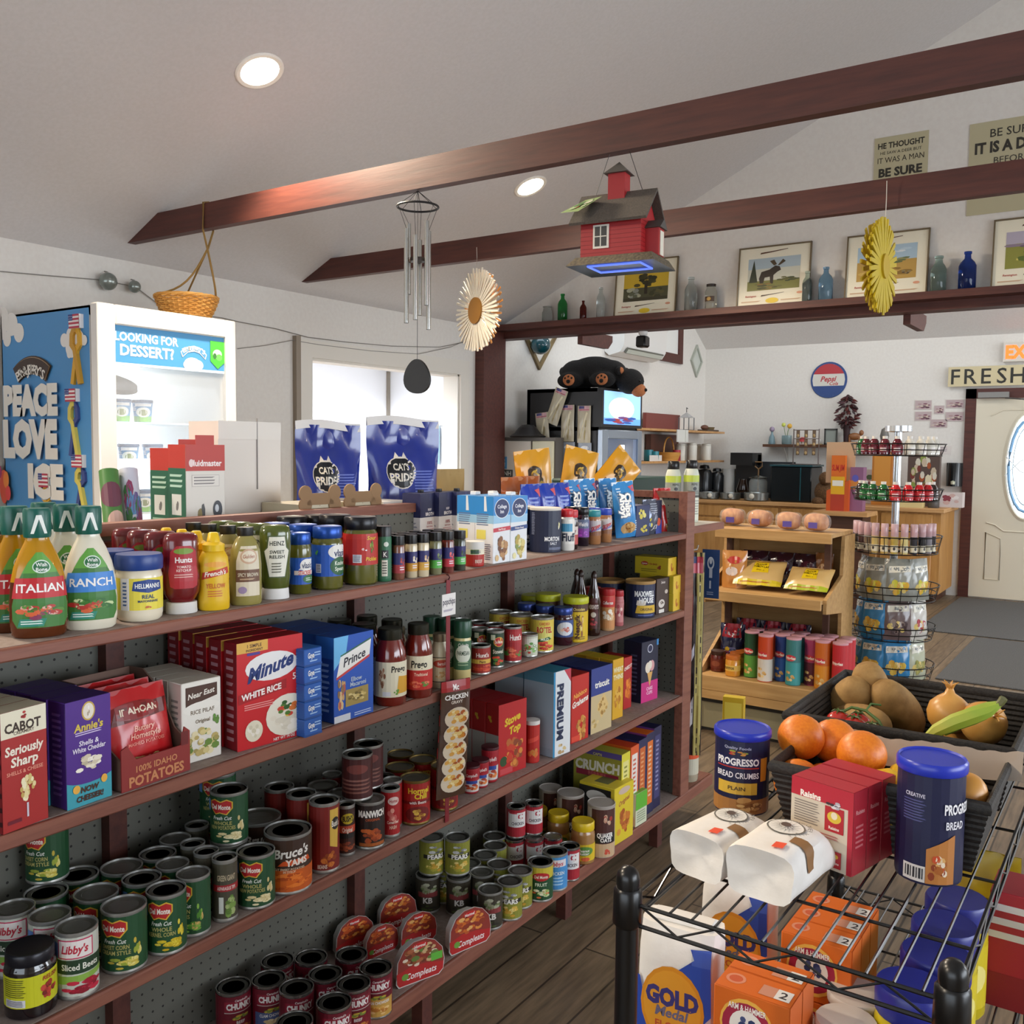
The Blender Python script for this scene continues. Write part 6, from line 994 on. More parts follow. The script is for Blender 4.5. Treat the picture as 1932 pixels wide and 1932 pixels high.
yb = pouch(.15, .26, .05, mat('#d8981c', .3, coat=.3), [('e', .45, .66, .2, .12, '#3a2a1a'), ('e', .45, .66, .1, .06, '#c8a030'), ('b', .55, .6, .2, .14, ['#5a4a2c', '#d8b040', '#7a5a2a'], 10), lines('#8a5a14', .2, .38, .7, .44, 1), ('p', [(.1, .12), (.8, .2), (.8, .34), (.1, .3)], '#3a3464'), lines('#d8d0e0', .2, .2, .7, .28, 1)], 'pet_treat_bag', mat('#e0a424', .3), ncr=1, crimp=.05)
for lab, loc, rot in (('yellow pet treat bag leaning left', (BX_+.03, 3.0, S1+.04), (0, -.12, PI/2-.5)), ('yellow pet treat bag upright in the middle', (BX_+.085, 3.15, S1+.05), (-.06, .22, PI/2-.5)), ('yellow pet treat bag leaning far right', (BX_+.09, 3.3, S1+.09), (-.05, .8, PI/2-.5))): yb.put(lab, 'treat bag', loc, 0, (1, 1, 1.04), 'yellow pet treat bags', rot=rot)
m = MB().box(-2.75, -2.45, 4.42, 5.35, 0, 1.33, mat('#15332c', .5), b=.01); one('green_bin', m, 'dark green storage cabinet behind the shelving unit, lid just showing', 'cabinet')
# ================================================================ end cap
spb = turned('spray_can', [(.032, 0), (.034, .004), (.034, .19), (.028, .21), (.024, .215)], '#cfd4c4', ('cap', [(.024, .214), (.026, .217), (.026, .243), (.022, .248), (.0001, .248)], mat('#121214', .3)), (.01, .188, 360, '#d8dccc', [('r', 0, .55, 1, 1, '#8f948c'), ('r', 0, .85, 1, 1, '#b8c84a'), tx('REPEL', .55, .80, .045, '#2a2c20', .2), ('e', .55, .7, .04, .04, '#24262c'), lines('#5a5e58', .4, .58, .7, .66, 2), ('r', 0, .5, 1, .55, '#3a3c34'), lines('#a0a498', .4, .1, .7, .45, 6)]), bname='can')
spb.put('tall insect spray can with black cap on the end shelf, left', 'spray can', (-1.735, 3.80, S1+.0006), .5, (.98, .98, 1.06)); spb.put('tall insect spray can with black cap on the end shelf, right', 'spray can', (-1.668, 3.84, S1+.0006), .6, (.98, .98, 1.08))
bcd = Tpl('hanging_card'); m = MB().box(-.036, .036, -.001, .001, -.2, 0, '#24406f'); dec(m, [('e', .5, .72, .2, .13, '#c8ccd4'), ('e', .5, .72, .13, .09, '#24406f'), ('e', .5, .76, .08, .06, '#c8ccd4'), ('r', .42, .42, .6, .62, '#b8bcc8'), ('r', .44, .2, .54, .36, '#b8bcc8'), lines('#9aa4c0', .3, .06, .7, .14, 2)], lambda u, v, l=0: V((-.036+.072*u, -.0012-l*.0003, -.2+.2*v)), .072, .2); bcd.part('card', m)
bcd.put('blue card with white hands emblem hanging on the end cap', 'card', (GX-.03, GE+.288, S1-.09), .1)
fgp = pouch(.07, .8, .025, mat('#2c2428', .2, al=.9), [('p', [(.55, 0), (.95, 0), (.95, 1), (.55, 1)], '#a89a5a'), ('p', [(.05, .1), (.5, .16), (.5, .3), (.1, .2)], '#c8c4c8'), ('p', [(.05, .4), (.5, .5), (.5, .56), (.1, .46)], '#b8b4c0'), ('p', [(.05, .62), (.4, .7), (.4, .8), (.1, .72)], '#8a2a34'), ('r', .3, .9, .9, .98, '#b8384a'), ('r', .3, .94, .55, .98, '#2c3468')], 'flag_kit', None, ncr=1, nv=20)
fgp.put('long plastic bagged flag kit hanging on the shelving end post', 'flag kit', (GX-.005, GE+.075, .3), .55, (1, 1, 1.0)); one('peg_hook', MB().tube([(0, 0, 0), (0, .05, .0), (0, .06, .015)], .003, mat('#c8c8c4', .3, .8)), 'metal peg hook above the bagged flag kit', 'hook', (GX-.01, GE+.046, 1.11))
ylb = carton(.09, .42, .05, '#c8a41c', [('r', .1, .6, .9, .95, '#e0c84a'), ('r', 0, .3, 1, .5, '#3a3a6a')], [], '#e0c030', name='yellow_box'); ylb.put('yellow carton standing on the floor past the shelving end', 'box', (GX-.0, GE+.5, .0006), .2, (1, .9, 1.04))
ob = turned('juice_bottle', [(.04, 0), (.043, .01), (.043, .2), (.02, .26), (.016, .27)], mat('#c8c0a8', .1, al=.6), ('cap', [(.018, .268), (.018, .285), (.0001, .286)], '#d84a2a'), (.03, .16, 360, '#c8c4b0', [('r', 0, .5, 1, 1, '#d8542c')]), bname='bottle'); ob.put('clear bottle with orange label on the end base deck', 'bottle', (GX-.06, GE+.17, S4+.0006), .4)
# ================================================================ goods on the wire rack
RT = RZ+.0014                                # tops of the shelf wires
bc1 = turned('bread_crumb_canister', [(.043, 0), (.0435, .003), (.0435, .172)], '#171b40', ('lid', [(.045, .168), (.0465, .170), (.0465, .183), (.044, .187), (.042, .184), (.0001, .184)], mat('#2436b4', .3)), (.004, .17, 360, '#171b40', [('r', 0, 0, 1, .2, '#a8743c'), ('b', .55, .12, .12, .1, ['#c89a5a', '#8a5a2c', '#d8b070'], 12), tx('Quality Foods', .5, .90, .035, '#a8acc8', .16), ('b', .5, .83, .06, .04, ['#8a9a3a', '#b8382c', '#c88a3a'], 9), ('p', [(.36, .65), (.5, .63), (.64, .65), (.64, .78), (.5, .76), (.36, .78)], '#1c2050'), tx('PROGRESSO', .5, .71, .09, '#f0eef0', .26, 0, .035), ('p', [(.37, .625), (.63, .625), (.63, .64), (.37, .64)], '#b8342c'), tx('BREAD CRUMBS', .5, .53, .075, '#eceaf0', .26, 0, .02), ('r', .38, .27, .62, .43, '#d8b040'), tx('PLAIN', .5, .35, .05, '#4a3a20', .1), lines('#c8862c', .64, .2, .7, .9, 1)]), bname='canister')
cyl(bc1, 1397, 1542, 106, 1360, RT, 'blue lidded bread crumb canister with its front turned to view', 'canister', ro=-10)
bc2 = turned('bread_crumb_canister', [(.043, 0), (.0435, .003), (.0435, .172)], '#171b40', ('lid', [(.045, .168), (.0465, .170), (.0465, .183), (.044, .187), (.042, .184), (.0001, .184)], mat('#2436b4', .3)), (.004, .17, 360, '#171b40', [tx('CREATIVE', .42, .80, .035, '#c8c8dc', .1), lines('#4a4e80', .36, .55, .48, .76, 8), ('r', .37, 0, .482, .15, '#d8d4d0'), ('r', .382, .03, .388, .13, '#2a2a30'), ('r', .395, .03, .405, .13, '#2a2a30'), ('r', .411, .03, .416, .13, '#2a2a30'), ('r', .424, .03, .433, .13, '#2a2a30'), ('r', .44, .03, .445, .13, '#2a2a30'), ('r', .452, .03, .462, .13, '#2a2a30'), ('r', .467, .03, .472, .13, '#2a2a30'), ('p', [(.484, 0), (.62, 0), (.62, .46), (.56, .40), (.484, .32)], '#b8783c'), ('b', .54, .14, .05, .13, ['#c8502c', '#d8a868', '#8a3c20', '#e8d8c0', '#a8602c'], 16), tx('PROGRESSO', .66, .70, .09, '#f0eef0', .2, 0, .035), tx('BREAD', .62, .55, .07, '#eceaf0', .1)]), bname='canister')
cyl(bc2, 1749, 1674, 125, 1413, RT, 'blue lidded canister turned to its back with bar code', 'canister', ro=2)
rz_ = [('r', 0, 0, 1, 1, '#d2c6b4'), ('r', 0, .87, 1, 1, '#b82438'), ('r', .92, 0, 1, 1, '#b82438'), ('r', 0, .78, .94, .88, '#b82438'), tx('Raisins', .32, .825, .07, '#f2ece4', .5, 0, .04), lines('#8a8078', .06, .46, .5, .74, 9), ('r', .56, .46, .86, .76, '#b0202c'), ('e', .71, .64, .11, .07, '#d8b83a'), ('e', .71, .66, .05, .045, '#e8dcc0'), tx('Raisins', .71, .51, .035, '#f0e0d8', .26, 0, .03), ('b', .7, .79, .13, .05, ['#d8d4d8', '#3a3038', '#b8b4c0'], 10), lines('#b86a6a', .3, .36, .8, .42, 2), ('p', [(.34, .06), (.56, .04), (.58, .24), (.36, .24)], '#a82430'), ('p', [(.64, .04), (.84, .04), (.84, .24), (.64, .24)], '#b02830'), ('e', .46, .18, .06, .03, '#d8b03a'), ('e', .74, .18, .06, .03, '#d8b03a'), tx('Raisins', .74, .1, .03, '#f0e0d8', .16)]
boxp('raisin_box', 'red and cream raisin box showing its printed back', 'box', RT, (1490, 1612), (1606, 1656), 1462, .036, '#b02234', rz_, [], '#b02234', [('r', 0, 0, 1, 1, '#a82030'), tx('Raisins', .5, .75, .05, '#d89a9a', .8), lines('#c86a70', .2, .3, .8, .6, 5)], n=2, pitch=.038)
PAPER = speck('white paper bag', '#e4dfd8', '#ece8e2', 25, .6, .35, .006)
def cbag():
    T = Tpl('coffee_bag'); w, h, L = .088, .068, .15
    def sec(u, v):                            # u around, v along the bag
        t = 2*PI*u; e = 4.5; c, s = math.cos(t), math.sin(t); k = (abs(c)**e+abs(s)**e)**(-1/e)
        sq = 1-.05*math.sin(PI*v)*0; taper = 1 if v < .75 else 1-.55*((v-.75)/.25)**1.5
        wob = 1+.02*math.sin(5*t+8*v)+.014*math.sin(11*v+3*t)
        return V((c*k*w/2*sq*wob*(1+.1*(v > .75)*(v-.75)), L*v, h/2*taper*(1)+s*k*h/2*wob*taper))
    m = MB(); m.grid(lambda u, v: sec(u, v), 28, 14, PAPER, closed=True)
    n = 28; c0 = V((0, .012, h*.46)); vs = [sec(i/n, 0) for i in range(n)]+[(sec(i/n, 0)+c0)/2+V((0, .002*math.sin(3*2*PI*i/n), 0)) for i in range(n)]+[c0]
    m.add(vs, [(i, n+i, n+(i+1) % n, (i+1) % n) for i in range(n)]+[(n+i, 2*n, n+(i+1) % n) for i in range(n)], PAPER, True)
    m.add([sec(i/n, 1) for i in range(n)], [tuple(range(n))], PAPER); T.part('paper_bag', m)
    m = MB(); zt = lambda u, v: sec(.25-(u-.5)*.215, v).z
    fn = lambda u, v, l=0: V(((u-.5)*w*.96, L*v, zt(u, v)+.0012+l*.0003)); ops = []
    cx_, cy_ = .47, .60
    for r0, r1, c in ((.30, .275, '#6a665c'), (.272, .10, '#e8e4dc')): ops.append(('e', cx_, cy_, r0, r0*w/L*.9, c))
    for i in range(16):
        a = 2*PI*i/16; da = .14; ops.append(('p', [(cx_+.10*math.cos(a-da), cy_+.10*.53*math.sin(a-da)), (cx_+.25*math.cos(a), cy_+.25*.53*math.sin(a)), (cx_+.10*math.cos(a+da), cy_+.10*.53*math.sin(a+da))], '#7d786c'))
        ops.append(('p', [(cx_+.11*math.cos(a-da*.6), cy_+.11*.53*math.sin(a-da*.6)), (cx_+.235*math.cos(a), cy_+.235*.53*math.sin(a)), (cx_+.11*math.cos(a+da*.6), cy_+.11*.53*math.sin(a+da*.6))], '#eeeae2'))
    ops += [('e', cx_, cy_, .08, .045, '#5a4a40')]
    dec(m, ops, fn, w, L, 8, 10)
    q = MB(); dec(q, [('p', [(.60, .10), (.76, .12), (.75, .24), (.59, .22)], '#e8502c')], fn, w, L, 8, 10, 2.5); T.part('price_sticker', q, label='orange price sticker')
    for j, ch in enumerate('SUNFLOWER MILLS'):
        a = PI*.5-(j-7)*.2-1.2; vs, fs, _ = glyphs(ch, .0); q = .0065
        if ch != ' ': m.add([fn(cx_+(.36*math.cos(a)*w+(x*math.cos(a-PI/2)-y*math.sin(a-PI/2))*q)/w, cy_+(.36*math.sin(a)*w+(x*math.sin(a-PI/2)+y*math.cos(a-PI/2))*q)/L, 3) for x, y in vs], fs, mat('#6a665c', .6))
    T.part('bag_print', m)
    m = MB().grid(lambda u, v: sec(.19-.19*1.05*u, .30+.14*v)+V((.0016, 0, .001)), 8, 2, mat('#8a6238', .6)); T.part('brown_band', m, label='brown paper band'); return T
cbg = cbag()
for lab, L, R_ in (('white paper bag of mill goods lying at the rack front, left one', (1262, 1640), (1364, 1676)), ('white paper bag of mill goods lying at the rack front, right one', (1368, 1680), (1496, 1718))):
    A, B = onz(*L, RT), onz(*R_, RT); w = (B-A).length; a = math.atan2(B.y-A.y, B.x-A.x); k = w/.088
    cbg.put(lab, 'bag', (A+B)/2+V((0, 0, .0006)), a-.06, (k, 1.0, k*.95), 'white paper bags on the rack')
# wicker fruit baskets
WICK = speck('dark wicker', '#151210', '#2c2722', 220, .6, .5, .002)
def wbasket(x0, x1, y0, y1, z0, z1, fl_=.02):
    T = Tpl('wicker_tray'); m = MB(); t = .006
    loop = lambda e, z: [(x0-e, y0-e, z), (x1+e, y0-e, z), (x1+e, y1+e, z), (x0-e, y1+e, z)]
    n = 10
    for j in range(n+1):
        f = j/n; m.tube(loop(fl_*(f-1), z0+.006+(z1-z0-.012)*f), .0062, WICK, 6, True)
    for j in range(n):
        f = j/n; lo = loop(fl_*(f-1), z0+.006+(z1-z0-.012)*f); hi = loop(fl_*((j+1)/n-1), z0+.006+(z1-z0-.012)*(j+1)/n)
        for q in range(4): m.add([lo[q], lo[(q+1) % 4], hi[(q+1) % 4], hi[q]], [(0, 1, 2, 3)], WICK)
    e = -fl_; m.box(x0-e, x1+e, y0-e, y1+e, z0, z0+.006, WICK); T.part('woven_body', m)
    m = MB().tube(loop(.001, z1-.004), .0095, WICK, 8, True); T.part('rim', m); return T
B1 = (-.458, -.165, 1.385, 1.60); B2 = (-.525, -.165, 1.655, 2.04); BZ = RT+.0006
wbasket(*B1, BZ, 1.026).put('black wicker tray of oranges, lemons and a mango, nearer one', 'basket'); wbasket(*B2, BZ, 1.03).put('black wicker tray of potatoes, onions, tomatoes and bananas, farther one', 'basket')
m = MB(); gx = lambda u: -.462+.318*u
m.grid(lambda u, v: V((gx(u), 1.572+.018*v+.003*math.sin(9*u), .998+.040*v+.022*max(0, u-.55)+.003*math.sin(13*u)+.0015*math.sin(60*u)*math.sin(20*v))), 40, 4, mat('#b8a898', .25, al=.8)); one('basket_liner', m, 'crinkled translucent liner strip draped between the two wicker trays', 'liner')
def peel(name, c1, c2, sc=220): return speck(name, c1, c2, sc, .4, .25, .0015)
ORG = peel('orange peel', '#d8701a', '#e4821f'); LEM = peel('lemon peel', '#d8a818', '#e4bc2c'); POT = speck('potato skin', '#8a6838', '#a8834c', 60, .75, .25, .002, .3, .7)
og = Tpl('orange'); og.part('fruit', MB().sph((0, 0, .036), .037, .037, .036, ORG, 24, 16)); og.part('stem_scar', MB().lathe([(.003, .0712), (.002, .0722), (.0001, .0724)], mat('#6a7a2c', .7), 8))
orp = [((-.437, 1.425), BZ+.03, 'orange at the left front of the nearer tray'), ((-.452, 1.51), 1.0, 'big orange at the left, resting highest'), ((-.405, 1.555), .99, 'orange half hidden behind the highest orange'), ((-.345, 1.475), 1.0, 'orange behind the raisin boxes'), ((-.375, 1.415), BZ+.012, 'orange low behind the raisin boxes'), ((-.30, 1.54), BZ+.014, 'orange at the back of the nearer tray'), ((-.42, 1.49), BZ+.012, 'orange at the bottom of the pile, left'), ((-.345, 1.54), BZ+.012, 'orange at the bottom of the pile, right')]
for (x, y), z, lab in orp: og.put(lab, 'orange', (x, y, z), random.uniform(0, 6), 1, 'oranges in the nearer tray', rot=(random.uniform(-.3, .3), random.uniform(-.3, .3), 0))
lm = Tpl('lemon'); lm.part('fruit', MB().lathe([(.0001, -.034), (.006, -.032), (.009, -.028), (.02, -.019), (.0255, 0), (.02, .019), (.009, .028), (.005, .033), (.0001, .034)], LEM, 20)); 
for i, (x, y, z) in enumerate(((-.29, 1.425, .966), (-.305, 1.44, 1.008), (-.285, 1.475, 1.012), (-.262, 1.43, 1.004))): lm.put('yellow lemon '+('lowest of the lemons', 'at the left of the lemons', 'behind the other lemons', 'beside the blue canister')[i], 'lemon', (x, y, z), 0, 1, 'lemons in the nearer tray', rot=(1.3, .3+i, i*1.1))
def mango_mat(nt, b, N, tc):
    L = nt.links.new; sp = N('SeparateXYZ'); L(tc, sp.inputs[0]); rp = ramp(N, [(.2, '#7a1c20'), (.6, '#9a3426'), (.9, '#c88c3c')]); a = N('MapRange', i_1=-.05, i_2=.05); L(sp.outputs[2], a.inputs[0]); L(a.outputs[0], rp.inputs[0]); L(rp.outputs[0], b.inputs['Base Color'])
mg = Tpl('mango'); mg.part('fruit', MB().sph((0, 0, 0), .034, .04, .05, nodemat('mango skin', mango_mat, .35), 20, 14)); mg.put('ripe red and yellow mango at the right of the nearer tray', 'mango', (-.205, 1.435, 1.003), 0, rot=(.2, .35, 0))
pt_ = MB(); pt_.grid(lambda u, v: V((.036*math.sin(PI*v)**.62*(1+.06*math.sin(4*PI*u+5*v))*math.cos(2*PI*u), .033*math.sin(PI*v)**.62*(1+.05*math.sin(6*PI*u+3*v))*math.sin(2*PI*u), .068*-math.cos(PI*v)+.004*math.sin(3*v))), 18, 14, POT)
for lab, loc, rot in (('brown potato at the left of the potatoes', (-.492, 1.93, .985), (.5, .35, .3)), ('brown potato standing tallest in the middle', (-.450, 1.96, 1.005), (.3, -.12, 0)), ('brown potato leaning right', (-.398, 1.95, .99), (.4, -.65, .4)), ('brown potato at the bottom of the potatoes', (-.45, 1.87, .974), (1.4, .3, .8))): Tpl('potato', pt_).put(lab, 'potato', loc, 0, 1.08, 'potatoes in the farther tray', rot=rot)
ONI = wood('onion skin', ['#b87a34', '#cc9448', '#d8a860'], (6, 6, 1), .35, .05, 2)
on = Tpl('onion'); on.part('bulb', MB().lathe([(.006, -.034), (.022, -.03), (.034, -.014), (.0365, .002), (.032, .018), (.02, .029), (.009, .036), (.005, .046)], ONI, 24)); m = MB()
for i in range(6): a = i*1.05; m.tube([(.003*math.cos(a), .003*math.sin(a), .044), (.007*math.cos(a), .007*math.sin(a), .052), (.014*math.cos(a), .014*math.sin(a), .056)], [.0025, .002, .0006], ONI, 5)
on.part('dry_tip', m); on.put('yellow onion with papery tip, left of the two', 'onion', (-.296, 1.885, 1.015), .4, 1.06, 'onions in the farther tray'); on.put('yellow onion lying on its side, right of the two', 'onion', (-.235, 1.865, 1.012), 0, 1.08, 'onions in the farther tray', rot=(.9, .5, .2)); on.put('yellow onion underneath the other two', 'onion', (-.28, 1.95, .965), 1, 1.0, 'onions in the farther tray')
tm = Tpl('tomato'); tm.part('fruit', MB().sph((0, 0, 0), .023, .023, .019, mat('#b8281a', .2, coat=.5), 20, 12)); m = MB()
for i in range(5): a = i*1.257; m.tube([(0, 0, .019), (.008*math.cos(a), .008*math.sin(a), .021), (.014*math.cos(a), .014*math.sin(a), .017)], [.002, .0016, .0006], '#3f5a24', 5)
tm.part('calyx', m)
for lab, loc in (('red vine tomato at the left', (-.455, 1.735, 1.008)), ('red vine tomato in the middle', (-.425, 1.725, 1.004)), ('red vine tomato at the right', (-.392, 1.715, 1.0)), ('red vine tomato behind the others', (-.43, 1.77, 1.0)), ('red vine tomato low in the tray', (-.45, 1.745, .97)), ('red vine tomato low in the tray, right', (-.405, 1.74, .966))): tm.put(lab, 'tomato', loc, random.uniform(0, 6), 1, 'vine tomatoes in the farther tray')
m = MB().tube([(-.45, 1.735, 1.026), (-.435, 1.74, 1.036), (-.41, 1.74, 1.034), (-.385, 1.73, 1.022), (-.375, 1.725, 1.008)], .0028, '#4a6a2c', 6).tube([(-.435, 1.74, 1.036), (-.43, 1.765, 1.03), (-.425, 1.775, 1.02)], .0022, '#4a6a2c', 6).tube([(-.41, 1.74, 1.034), (-.405, 1.755, 1.044), (-.39, 1.765, 1.042)], .002, '#4a6a2c', 6); one('tomato_vine', m, 'green vine stalk lying over the tomatoes', 'vine')
def banana_mat(nt, b, N, tc):
    L = nt.links.new; nz = N('TexNoise', i_Scale=9.0); rp = ramp(N, [(.35, '#8fa838'), (.65, '#c2b83c')]); L(tc, nz.inputs['Vector']); L(nz.outputs['Fac'], rp.inputs[0]); L(rp.outputs[0], b.inputs['Base Color'])
BAN = nodemat('green yellow banana', banana_mat, .45)
for i, (dy, lab) in enumerate(((0, 'green yellow banana in front'), (.03, 'green yellow banana in the middle'), (.055, 'green yellow banana behind'))):
    m = MB(); P = [(-.305+.012*i, 1.695+dy, 1.012), (-.285+.01*i, 1.70+dy, 1.03), (-.258+.008*i, 1.705+dy*.8, 1.048), (-.232+.004*i, 1.71+dy*.6, 1.062), (-.21, 1.715+dy*.4, 1.073), (-.198, 1.722+dy*.2, 1.082), (-.193, 1.725+dy*.15, 1.088)]
    T = Tpl('banana'); T.part('fruit', MB().tube(P, [.004, .011, .014, .014, .011, .006, .005], BAN, 7)); T.part('stem', MB().tube([P[-2], P[-1], (-.190, 1.727+dy*.1, 1.094)], [.0058, .0062, .0066], '#5a5a2c', 6)); T.put(lab, 'banana', group='bananas in the farther tray')
# ---- middle shelf of the rack
R2 = RZ2+.0014
fl2 = Tpl('flour_bag'); w, h, d = .122, .215, .085
def fsec(u, v):
    t = 2*PI*u; e = 5; c, s = math.cos(t), math.sin(t); k = (abs(c)**e+abs(s)**e)**(-1/e); tp = 1 if v < .84 else 1-.30*((v-.84)/.16)
    return V((c*k*w/2*(1+.012*math.sin(9*v+t)), -s*k*d/2*tp*(1+.015*math.sin(7*v+2*t)), h*v))
m = MB().grid(fsec, 28, 12, PAPER, closed=True); m.add([fsec(i/28, 1) for i in range(28)], [tuple(range(28))], PAPER); fl2.part('paper_bag', m)
def ffn(u, v, l=0):
    q = fsec(.25-(u-.5)*.24+.0, v); return V(((u-.5)*w*.98, q.y-.0016-l*.0003, h*v))
m = MB(); dec(m, [('p', [(0, 0), (.34, 0), (.06, .62), (0, .62)], '#2a49a8'), ('p', [(.58, .74), (.78, .84), (.72, .9), (.98, .92), (1, .45), (.86, .36)], '#2a49a8'), ('e', .5, .45, .42, .30, '#d88c1e'), ('e', .5, .45, .38, .27, '#e09a2a'), tx('GOLD', .5, .52, .12, '#3a3476', .7, 0, .06), tx('Medal', .5, .41, .07, '#6a6480', .5, .2, .03), tx('FLOUR', .5, .31, .055, '#c0502c', .5), ('e', .12, .1, .1, .08, '#d84a3c'), lines('#8a8a9a', .3, .03, .8, .1, 2)], ffn, w, h, 8, 10); fl2.part('bag_print', m)
m = MB().box(-w*.4, w*.4, -.018, .018, h, h+.006, PAPER, b=.002); fl2.part('folded_top', m)
fl2.put('white and blue flour bag with orange disc, nearer one', 'flour bag', (-.572, 1.325, R2+.0006), .08, 1, 'flour bags'); fl2.put('white and blue flour bag half hidden behind the nearer one', 'flour bag', (-.563, 1.55, R2+.0006), .05, (1, 1, .97), 'flour bags')
AH = '#d4661c'
bs = carton(.108, .097, .052, AH, [('e', .45, .5, .36, .42, '#e8b04a'), ('e', .45, .5, .33, .36, '#a02440'), ('e', .45, .5, .23, .255, '#ece4dc'), ('b', .45, .5, .14, .16, ['#2c3a66', '#44507a'], 9), tx('ARM & HAMMER', .45, .78, .085, '#f0e8e0', .5)], [], AH, [('r', 0, 0, 1, 1, '#c85c1c')], [('e', .2, .55, .13, .26, '#d88a6a'), ('e', .2, .55, .09, .17, '#c85a34'), ('r', .55, .2, .75, .7, '#c88a70'), ('r', .75, .2, .95, .7, '#e0dcd8'), tx('2', .85, .45, .3, '#3a3438', .12)], name='baking_soda_box')
k = 0
for y in (1.222, 1.277, 1.42, 1.475, 1.53):
    for lv in (0, 1):
        x = -.425 if y < 1.4 else -.395
        bs.put(('lower' if lv == 0 else 'upper')+' orange baking soda box, '+ORD[k//2]+' pile from the rack front', 'box', (x, y, R2+.0006+lv*.0976), .0, 1, 'orange baking soda boxes'); k += 1
wl = turned('starch_tub', [(.036, 0), (.038, .004), (.038, .12)], '#5a2434', ('lid', [(.04, .118), (.041, .12), (.041, .13), (.039, .133), (.0001, .1325)], mat('#d8d0c8', .4)), (.005, .115, 360, '#6a2438', [('r', .3, .3, .7, .7, '#c8b8b0')]), bname='tub')
top(wl, 1618, 1872, R2, 'dark red tub with white lid, farther one', 'tub', s=1.05, group='white lidded tubs'); top(wl, 1597, 1925, R2, 'dark red tub with white lid, nearer one', 'tub', s=1.05, group='white lidded tubs')
yt = turned('mayonnaise_tub', [(.044, 0), (.047, .005), (.047, .13), (.043, .145)], mat('#c8b41c', .3), ('lid', [(.046, .143), (.0475, .146), (.0475, .178), (.045, .182), (.0001, .181)], mat('#232a86', .35)), (.02, .12, 360, '#d0bc20', [('e', .5, .5, .2, .3, '#e8dc80')]), bname='tub')
for i, (px, ty) in enumerate(((1722, 1858), (1766, 1796), (1783, 1742), (1806, 1693))): top(yt, px, ty, R2, 'yellow tub with dark blue lid, '+ORD[i]+' from the rack front', 'tub', s=1.05, group='blue lidded yellow tubs')
fbx = carton(.07, .2, .1, '#a82430', [('r', 0, y, 1, y+.06, '#d8d4d0') for y in (.6, .72, .84)]+[('r', 0, 0, 1, .3, '#8a1c24')], [], '#b02834', name='striped_box'); fbx.put('red and white striped box low at the right side of the rack', 'box', (onz(1912, 1690, R2+.2).x, onz(1912, 1690, R2+.2).y, R2+.0006), 0)
ypk = pouch(.16, .24, .06, mat('#b09a1c', .35), [lines('#6a6414', .2, .2, .8, .6, 6)], 'yellow_bag', None, botd=1, ncr=1); ypk.put('yellow bag on the middle shelf under the fruit trays', 'bag', (-.235, 1.93, R2+.001), 0, (.8, 1, .82))
# ================================================================ bread rack
PINE = wood('pine board', ['#a07a48', '#b8905a', '#c8a26c'], (1, 12, 12), .55)
bx0, bx1 = -1.955, -1.335; Z3, Z2b, Z1b = .31, .755, 1.075
br = Tpl('bread_rack', MB().box(bx0, bx1, 5.2, 5.218, .02, 1.06, PINE))
for z, y0, y1 in ((Z3, 4.66, 5.2), (Z2b, 4.70, 5.2), (Z1b, 4.85, 5.24)): q = br.part('shelf', MB().box(bx0, bx1, y0, y1, z-.02, z, PINE)); br.part('front_lip', MB().box(bx0, bx1, y0-.018, y0, z-(.075 if z == Z3 else .05), z+.002, PINE, b=.002), q)
for x in (bx0+.03, bx1-.06): br.part('upright', MB().box(x, x+.03, 4.93, 4.96, .02, Z1b-.02, DARKW))
for x in (bx0-.018, bx1): br.part('side_board', MB().prism([(4.66, .02), (5.218, .02), (5.218, Z1b-.02), (5.02, Z1b-.02), (5.0, .85), (4.72, Z2b), (4.72, Z2b-.07), (5.0, Z2b-.1), (5.0, .5), (4.66, Z3)], lambda a, b, t: V((t, a, b)), x, x+.018, PINE))
br.part('base_panel', MB().box(bx0, bx1, 4.69, 4.71, .02, .16, '#8a8266').box(bx0, bx1, 4.685, 4.712, .16, .19, '#1c1a18').box(bx0, bx1, 4.71, 5.2, 0, .02, '#2a2826').box(bx0, bx1, 4.64, 4.70, .19, Z3-.076, PINE))
br.put('stepped pine bread rack between the shelving and the snack spinner', 'rack')
CLR = mat('#f4f2f4', .06, al=.16)
lf_ = Tpl('bread_loaf'); m = MB(); m.grid(lambda u, v: V((.10*-math.cos(PI*v)*(1), .052*math.sin(PI*v)**.4*math.cos(2*PI*u), .048+.047*math.sin(PI*v)**.4*math.sin(2*PI*u)*(1 if math.sin(2*PI*u) > 0 else .98))), 16, 12, speck('bread crust', '#a86428', '#c88a48', 30, .7, .2)); lf_.part('loaf', m)
m = MB(); m.grid(lambda u, v: V((.118*-math.cos(PI*v), .058*math.sin(PI*v)**.35*math.cos(2*PI*u)*(1+.05*math.sin(14*v+6*u)), .049+.0485*math.sin(PI*v)**.35*math.sin(2*PI*u)*(1+.04*(math.sin(2*PI*u) > 0)*math.sin(17*v+4*u)))), 20, 16, CLR); m.box(-.04, .04, -.0605, -.0595, .02, .05, '#5a4a9a'); lf_.part('plastic_wrap', m)
for i, (px, by) in enumerate(((1367, 994), (1419, 998), (1474, 1003), (1527, 1006))):
    P = onz(px, by, Z1b); lf_.put('wrapped bread loaf on the top board of the rack, '+ORD[i]+' from the left', 'bread', (P.x, P.y+.12, Z1b+.001), (.1, -.1, .15, -.05)[i], (.58, .95, 1.0), 'loaves on the top board')
